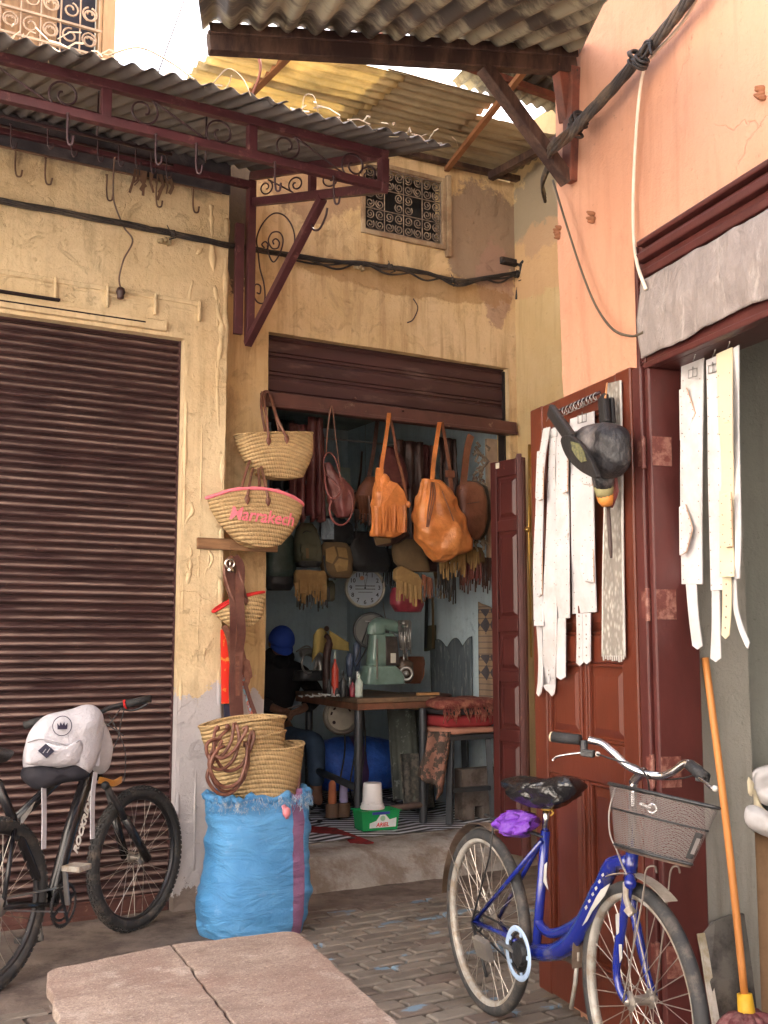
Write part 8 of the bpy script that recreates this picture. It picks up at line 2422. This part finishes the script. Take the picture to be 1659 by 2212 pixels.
belt('narrow white belt, first at the far edge of the open door', [(1175, 926), (1163, 1010), (1157, 1130), (1153, 1230), (1155, 1352)], [(1189, 922), (1176, 1010), (1173, 1130), (1172, 1230), (1174, 1352)], .08, m_belt,
     [(((1163, 975), (1175, 972), (1174, 1078), (1166, 1082), (1159, 1076)), 0), (((1155, 1195), (1172, 1188), (1172, 1285), (1166, 1290), (1157, 1285)), 0)],
     [(((1160, 1350), (1164, 1420), (1163, 1470), (1160, 1498)), ((1172, 1350), (1173, 1420), (1173, 1470), (1169, 1498)), 0)], buckle=(1181, 930), seed=1)
belt('long white belt with a rounded end hanging second on the open door, lowest of all', [(1189, 928), (1186, 1010), (1182, 1130), (1176, 1261), (1174, 1400), (1173, 1480)], [(1204, 922), (1200, 1010), (1204, 1100), (1203, 1261), (1202, 1400), (1200, 1480)], .070, m_belt, (),
     [(((1173, 1479), (1180, 1490), (1188, 1497)), ((1200, 1479), (1199, 1490), (1198, 1498)), 0), (((1187, 1370), (1187, 1420), (1186, 1470)), ((1189, 1370), (1189, 1420), (1188, 1470)), 9)], buckle=(1195, 930), seed=2, wav=.02)
belt('white belt with two pouches, third on the open door partly behind the bellows', [(1203, 925), (1203, 1010), (1201, 1130), (1200, 1230), (1200, 1338)], [(1230, 915), (1229, 1010), (1230, 1130), (1230, 1230), (1231, 1335)], .078, m_belt,
     [(((1206, 950), (1228, 945), (1227, 1062), (1218, 1066), (1206, 1058)), 0), (((1205, 1165), (1228, 1152), (1228, 1262), (1218, 1266), (1204, 1258)), 0)],
     [(((1204, 1336), (1204, 1400), (1203, 1462)), ((1222, 1335), (1222, 1400), (1222, 1462)), 0)], seed=3)
belt('widest white belt on the open door with two punched tails', [(1233, 905), (1234, 1000), (1235, 1090), (1236, 1200), (1238, 1326)], [(1284, 888), (1283, 1000), (1283, 1090), (1285, 1200), (1289, 1322)], .074, m_belt,
     [(((1252, 1035), (1282, 1020), (1281, 1048), (1262, 1046)), 0), (((1258, 1165), (1282, 1153), (1284, 1258), (1266, 1256), (1255, 1230)), 0)],
     [(((1246, 1325), (1247, 1380), (1246, 1432)), ((1259, 1325), (1260, 1380), (1260, 1432)), 6), (((1260, 1325), (1261, 1380), (1261, 1428)), ((1276, 1324), (1276, 1380), (1276, 1428)), 6)], buckle=(1258, 898), seed=4)
# snakeskin-like strip
def snake():
    b = NB('grey_snakeskin'); p = b.mapv(b.P(), (1, 1, .6)); v = b.n('ShaderNodeTexVoronoi'); v.inputs['Scale'].default_value = 62; b.l(p, v.inputs['Vector'])
    c = b.mix(b.ramp(v.outputs['Distance'], [(.1, 0.), (.55, 1.)]), (.52, .49, .44), (.26, .23, .20)); c = b.mix(b.ramp(b.noise(p, 12, 4, .6), [(.45, 0.), (.6, .6)]), c, (.20, .18, .16)); b.col(c)
    b.b.inputs['Roughness'].default_value = .5; b.bump(v.outputs['Distance'], .5, .004); return b.m
t = thing('snakeskin_strip', 'long grey snakeskin strip with a ragged lower end hanging on the open door', 'leather strip', Lf(1325, 1420))
mb = MB(); L = catmull([Lf(1315, 828, .065), Lf(1310, 1000, .067), Lf(1304, 1200, .067), Lf(1302, 1418, .072)], 8); R = catmull([Lf(1341, 822, .065), Lf(1344, 1000, .067), Lf(1346, 1200, .067), Lf(1350, 1420, .072)], 8)
vs = []
for a, b in zip(L, R): vs += [a, b]
mb.add(vs, [(2 * i, 2 * i + 1, 2 * i + 3, 2 * i + 2) for i in range(len(L) - 1)]); mb.build('strip', snake(), t, solid=.003)
mb = MB(); mb.tube(R, .005, 6); mb.tube(L, .004, 6); mb.build('edge_piping', mat('grey_piping', (.45, .42, .39), .6), t, smooth=True)
mb = MB()
for k in range(10): a = Lf(1304 + k * 4.8, 1416, .074); mb.strap([a, a + V3((0, 0, -.012 - .012 * random.random()))], .008, SC, .002)
mb.build('ragged_end', _M['grey_piping'], t)
# bellows
bl2 = thing('bellows', 'black leather hand bellows with taped nozzle hanging on the open door', 'bellows', Lf(1290, 980, .2))
m_bw = mat('black_wrinkled_hide', (.022, .021, .024), .45, var=.4, c2=(.16, .14, .135), mixs=9, thr=(.5, .66), bump=.9, bs=18, bd=.015, stretch=(1, 1, .6))
mb = MB(); puff(mb, [Lf(u, v, .17) for u, v in ((1232, 942), (1258, 926), (1290, 914), (1325, 914), (1346, 930), (1351, 965), (1349, 1000), (1335, 1022), (1315, 1034), (1292, 1034), (1265, 1015), (1240, 985))], (NC + SC * .3), .075, .09, 14, .018, 13, pwr=.5); mb.build('hide_body', m_bw, bl2, smooth=True)
mb = MB(); nb_ = (NC + SC * .2 - V3((0, 0, .1))).normalized()
mb.prism(catmull([Lf(u, v, .25) for u, v in ((1220, 950), (1229, 940), (1246, 944), (1266, 962), (1284, 990), (1298, 1022), (1297, 1033), (1285, 1030), (1262, 1017), (1240, 997), (1226, 974))], 3, True), nb_ * .02); mb.build('front_board', mat('black_board', (.016, .014, .014), .6, bump=.5), bl2, bevel=.004)
mb = MB(); mb.prism([Lf(u, v, .271) for u, v in ((1235, 954), (1252, 958), (1262, 974), (1268, 996), (1258, 999), (1246, 985), (1238, 972))], NC * .004); mb.build('moss_patch', mat('olive_moss_paint', (.17, .16, .07), .95, c2=(.08, .08, .05), mixs=60, bump=.8), bl2)
mb = MB(); mb.beam(Lf(1236, 950, .25), Lf(1190, 885, .22), .05, .028, NC); mb.build('handle', _M['black_board'], bl2, bevel=.01)
mb = MB(); mb.beam(Lf(1308, 918, .15), Lf(1303, 856, .13), .05, .025, NC); mb.beam(Lf(1322, 918, .10), Lf(1318, 860, .10), .04, .02, NC); mb.build('rear_handle', _M['black_board'], bl2, bevel=.008)
mb = MB(); mb.tube([Lf(1304, 1024, .16), Lf(1305, 1050, .15)], [.043, .036], 14); mb.build('neck', m_bw, bl2, smooth=True)
mb = MB(); mb.tube([Lf(1305, 1047, .15), Lf(1308, 1072, .14)], [.038, .030], 14); mb.build('green_tape', mat('olive_tape', (.33, .30, .15), .7, c2=(.2, .17, .08), bump=.4), bl2, smooth=True)
mb = MB(); mb.tube([Lf(1308, 1068, .14), Lf(1311, 1082, .135), Lf(1313, 1092, .13)], [.032, .030, .020], 14); mb.build('orange_tape', mat('orange_tape', (.62, .24, .05), .5, bump=.4), bl2, smooth=True)
mb = MB(); mb.tube([Lf(1314, 1090, .12), Lf(1319, 1180, .11), Lf(1321, 1205, .11)], [.007, .008, .005], 8); mb.build('nozzle_pipe', mat('rusty_pipe', (.07, .045, .04), .6, bump=.3), bl2, smooth=True)
mb = MB(); mb.strap([Lf(1326, 1025, .13), Lf(1330, 1060, .12), Lf(1318, 1092, .12)], .03, SC, .01); mb.build('leather_tongue', m_oxb, bl2)
tube_(bl2, 'hanging_cord', [Lf(1308, 860, .14), Lf(1310, 845, .12), Lf(1312, 828, .07)], .004, mat('orange_cord', (.55, .25, .10), .8), 5, 3)
# belts in the doorway
oo = -.045
belt('broad white belt with two diamond pouches, first in the open doorway', [(1473, 782), (1472, 900), (1471, 1030), (1472, 1150), (1474, 1262)], [(1521, 772), (1519, 900), (1517, 1030), (1517, 1150), (1518, 1262)], oo, m_belt,
     [(((1470, 842), (1484, 838), (1503, 892), (1486, 945), (1472, 952)), 0), (((1470, 1095), (1482, 1090), (1497, 1142), (1484, 1192), (1471, 1200)), 0)],
     [(((1483, 1262), (1489, 1330), (1497, 1395)), ((1505, 1262), (1509, 1330), (1518, 1395)), 0)], buckle=(1497, 800), seed=5)
belt('white belt hanging second in the doorway with the longest tail', [(1527, 778), (1530, 900), (1531, 1030), (1534, 1150), (1537, 1276)], [(1552, 768), (1556, 900), (1558, 1030), (1561, 1150), (1564, 1274)], oo, m_belt, (),
     [(((1539, 1275), (1539, 1350), (1536, 1422)), ((1555, 1275), (1556, 1350), (1558, 1422)), 0)], buckle=(1540, 790), seed=6)
belt('cream belt with rounded pouches hanging third in the doorway', [(1549, 765), (1553, 900), (1555, 1030), (1556, 1150), (1556, 1246)], [(1583, 750), (1583, 900), (1585, 1030), (1586, 1150), (1586, 1246)], oo + .012, m_beltc,
     [(((1560, 800), (1580, 795), (1580, 912), (1568, 915), (1560, 905)), 0), (((1558, 1070), (1580, 1062), (1584, 1180), (1572, 1183), (1560, 1172)), 0)],
     [(((1562, 1245), (1562, 1310), (1560, 1372)), ((1580, 1245), (1580, 1310), (1576, 1372)), 5)], buckle=(1572, 772), seed=7)
belt('thin white belt seen edge-on, last in the doorway with a curling tail', [(1586, 752), (1586, 900), (1587, 1030), (1589, 1150), (1589, 1250)], [(1597, 745), (1597, 900), (1599, 1030), (1601, 1150), (1598, 1250)], oo, m_belt, (),
     [(((1582, 1250), (1585, 1310), (1597, 1360), (1612, 1396)), ((1591, 1250), (1594, 1308), (1605, 1352), (1620, 1388)), 0)], False, seed=8)
# ------------------------------------------------------------ broom, slab, cardboard and rolls at the right
mb = MB()
Wr = lambda u, v: Pp(u, v, Cw(.835, 0, 0), SC)
bt = Wr(1516, 1421) + SC * .02; bbm = Pp(1609, 2150, Cw(.98, 0, 0), SC)
br_ = thing('mop', 'orange-handled mop with yellow collar and dark red head leaning at the right doorway', 'mop', (bbm.x, bbm.y, 0))
pts = [bt.lerp(bbm, i / 12) + SC * .01 * math.sin(i / 12 * math.pi) for i in range(13)]
tube_(br_, 'handle', pts, .0125, mat('orange_wood_handle', (.56, .22, .06), .5, var=.2, c2=(.30, .10, .04), bump=.15, stretch=(3, 3, .4), thr=(.56, .7)), 12)
dd_ = (bbm - bt).normalized()
mb = MB(); mb.tube([bbm - dd_ * .005, bbm + dd_ * .05, bbm + dd_ * .065], [.024, .028, .026], 12); mb.build('collar', mat('yellow_collar', (.66, .38, .03), .5, bump=.3), br_, smooth=True)
mb = MB()
for k in range(46):
    a = random.uniform(0, 6.28); r0 = random.uniform(.02, .14); c = bbm + dd_ * .07
    e_ = V3((math.cos(a) * r0, math.sin(a) * r0, 0))
    mb.tube(catmull([c, c + e_ * .5 + V3((0, 0, .01)), c + e_ * 1.0 + V3((0, 0, -.05)), V3((c.x, c.y, .012)) + e_ * 1.4], 4), .014, 6)
stuff(mb.build('mop_strands', mat('wine_red_strands', (.15, .04, .045), .9, c2=(.26, .12, .12), mixs=20, bump=.6), br_, smooth=True))
sl_ = thing('black_panel', 'black scuffed panel with a pale edge leaning in the right doorway beside the front wheel', 'panel', Wr(1560, 2200))
Ws = lambda u, v, o=.05: Pp(u, v, Cw(.835, 0, 0) + SC * o, SC)
mb = MB(); mb.prism([Ws(u, v, a) for u, v, a in ((1514, 2018, .03), (1528, 2000, .03), (1540, 1988, .03), (1575, 1975, .03), (1604, 1972, .03), (1622, 2100, .08), (1640, 2260, .12), (1560, 2262, .12), (1530, 2120, .08))], SC * .012); mb.build('sheet', mat('scuffed_black_plastic', (.035, .03, .03), .4, var=.4, c2=(.11, .10, .09), mixs=8, bump=.3), sl_, bevel=.002)
mb = MB(); mb.strap([Ws(1514, 2016, .05), Ws(1523, 2060, .065), Ws(1535, 2140, .09), Ws(1556, 2262, .13)], .024, V3((-SC.y, SC.x, 0)) , .012); mb.build('pale_edge', mat('chipped_white_edge', (.50, .46, .43), .7, c2=(.3, .25, .15), bump=.4), sl_)
Wc = lambda u, v, o=0: Pp(u, v, Cw(.78, 0, 0), SC)
c0_ = Wc(1592, 1782); 
mb = MB(); q0 = V3((c0_.x, c0_.y, 0))
mb.prism([q0, q0 - NC * .55, q0 - NC * .55 - SC * .14, q0 - SC * .14], (0, 0, c0_.z)); 
t = thing('cardboard_box', 'tall tan cardboard box standing inside the right-hand shop', 'box', q0)
mb.build('box_body', mat('tan_cardboard', (.34, .205, .115), .85, var=.15, c2=(.24, .14, .08), bump=.2), t, bevel=.004)
mb = MB(); mb.prism([q0 + V3((0, 0, c0_.z + .001)), q0 - NC * .55 + V3((0, 0, c0_.z + .001)), q0 - NC * .58 + SC * .10 + V3((0, 0, c0_.z - .02)), q0 + NC * .02 + SC * .02 + V3((0, 0, c0_.z - .01))], (0, 0, .004)); mb.build('flap', _M['tan_cardboard'], t)
for i, (ol, m, lab) in enumerate(((((1588, 1672), (1606, 1668), (1640, 1740), (1668, 1790), (1640, 1794), (1592, 1762)), m_beltc, 'cream rolled hide sloping down at the left end of the pile'), (((1606, 1668), (1640, 1650), (1690, 1660), (1700, 1725), (1650, 1740), (1618, 1712)), m_belt, 'thick white rolled hide bulging at the top of the pile'), (((1590, 1742), (1615, 1736), (1665, 1768), (1700, 1790), (1650, 1806), (1596, 1782)), m_belt, 'crumpled white plastic hanging over the front edge of the cardboard box'), (((1640, 1725), (1680, 1715), (1710, 1750), (1690, 1790), (1655, 1785)), m_beltc, 'cream folded hide at the right end of the pile'))):
    mb = MB(); puff(mb, [Wc(u, v) + SC * (.01 + .025 * i) - NC * .0 for u, v in ol], SC, .05, .05, 12, .035, 14, pwr=.6)
    tag(mb.build('rolled_hide', m, None, smooth=True), lab, 'leather roll', 'pale hides on the cardboard box')
mb = MB(); mb.tube([Wc(1640, 1690), Wc(1668, 1655)], .014, 8); tag(mb.build('brass_tube', _M['brass'], None, smooth=True), 'short brass-coloured tube among the rolled hides', 'tube')
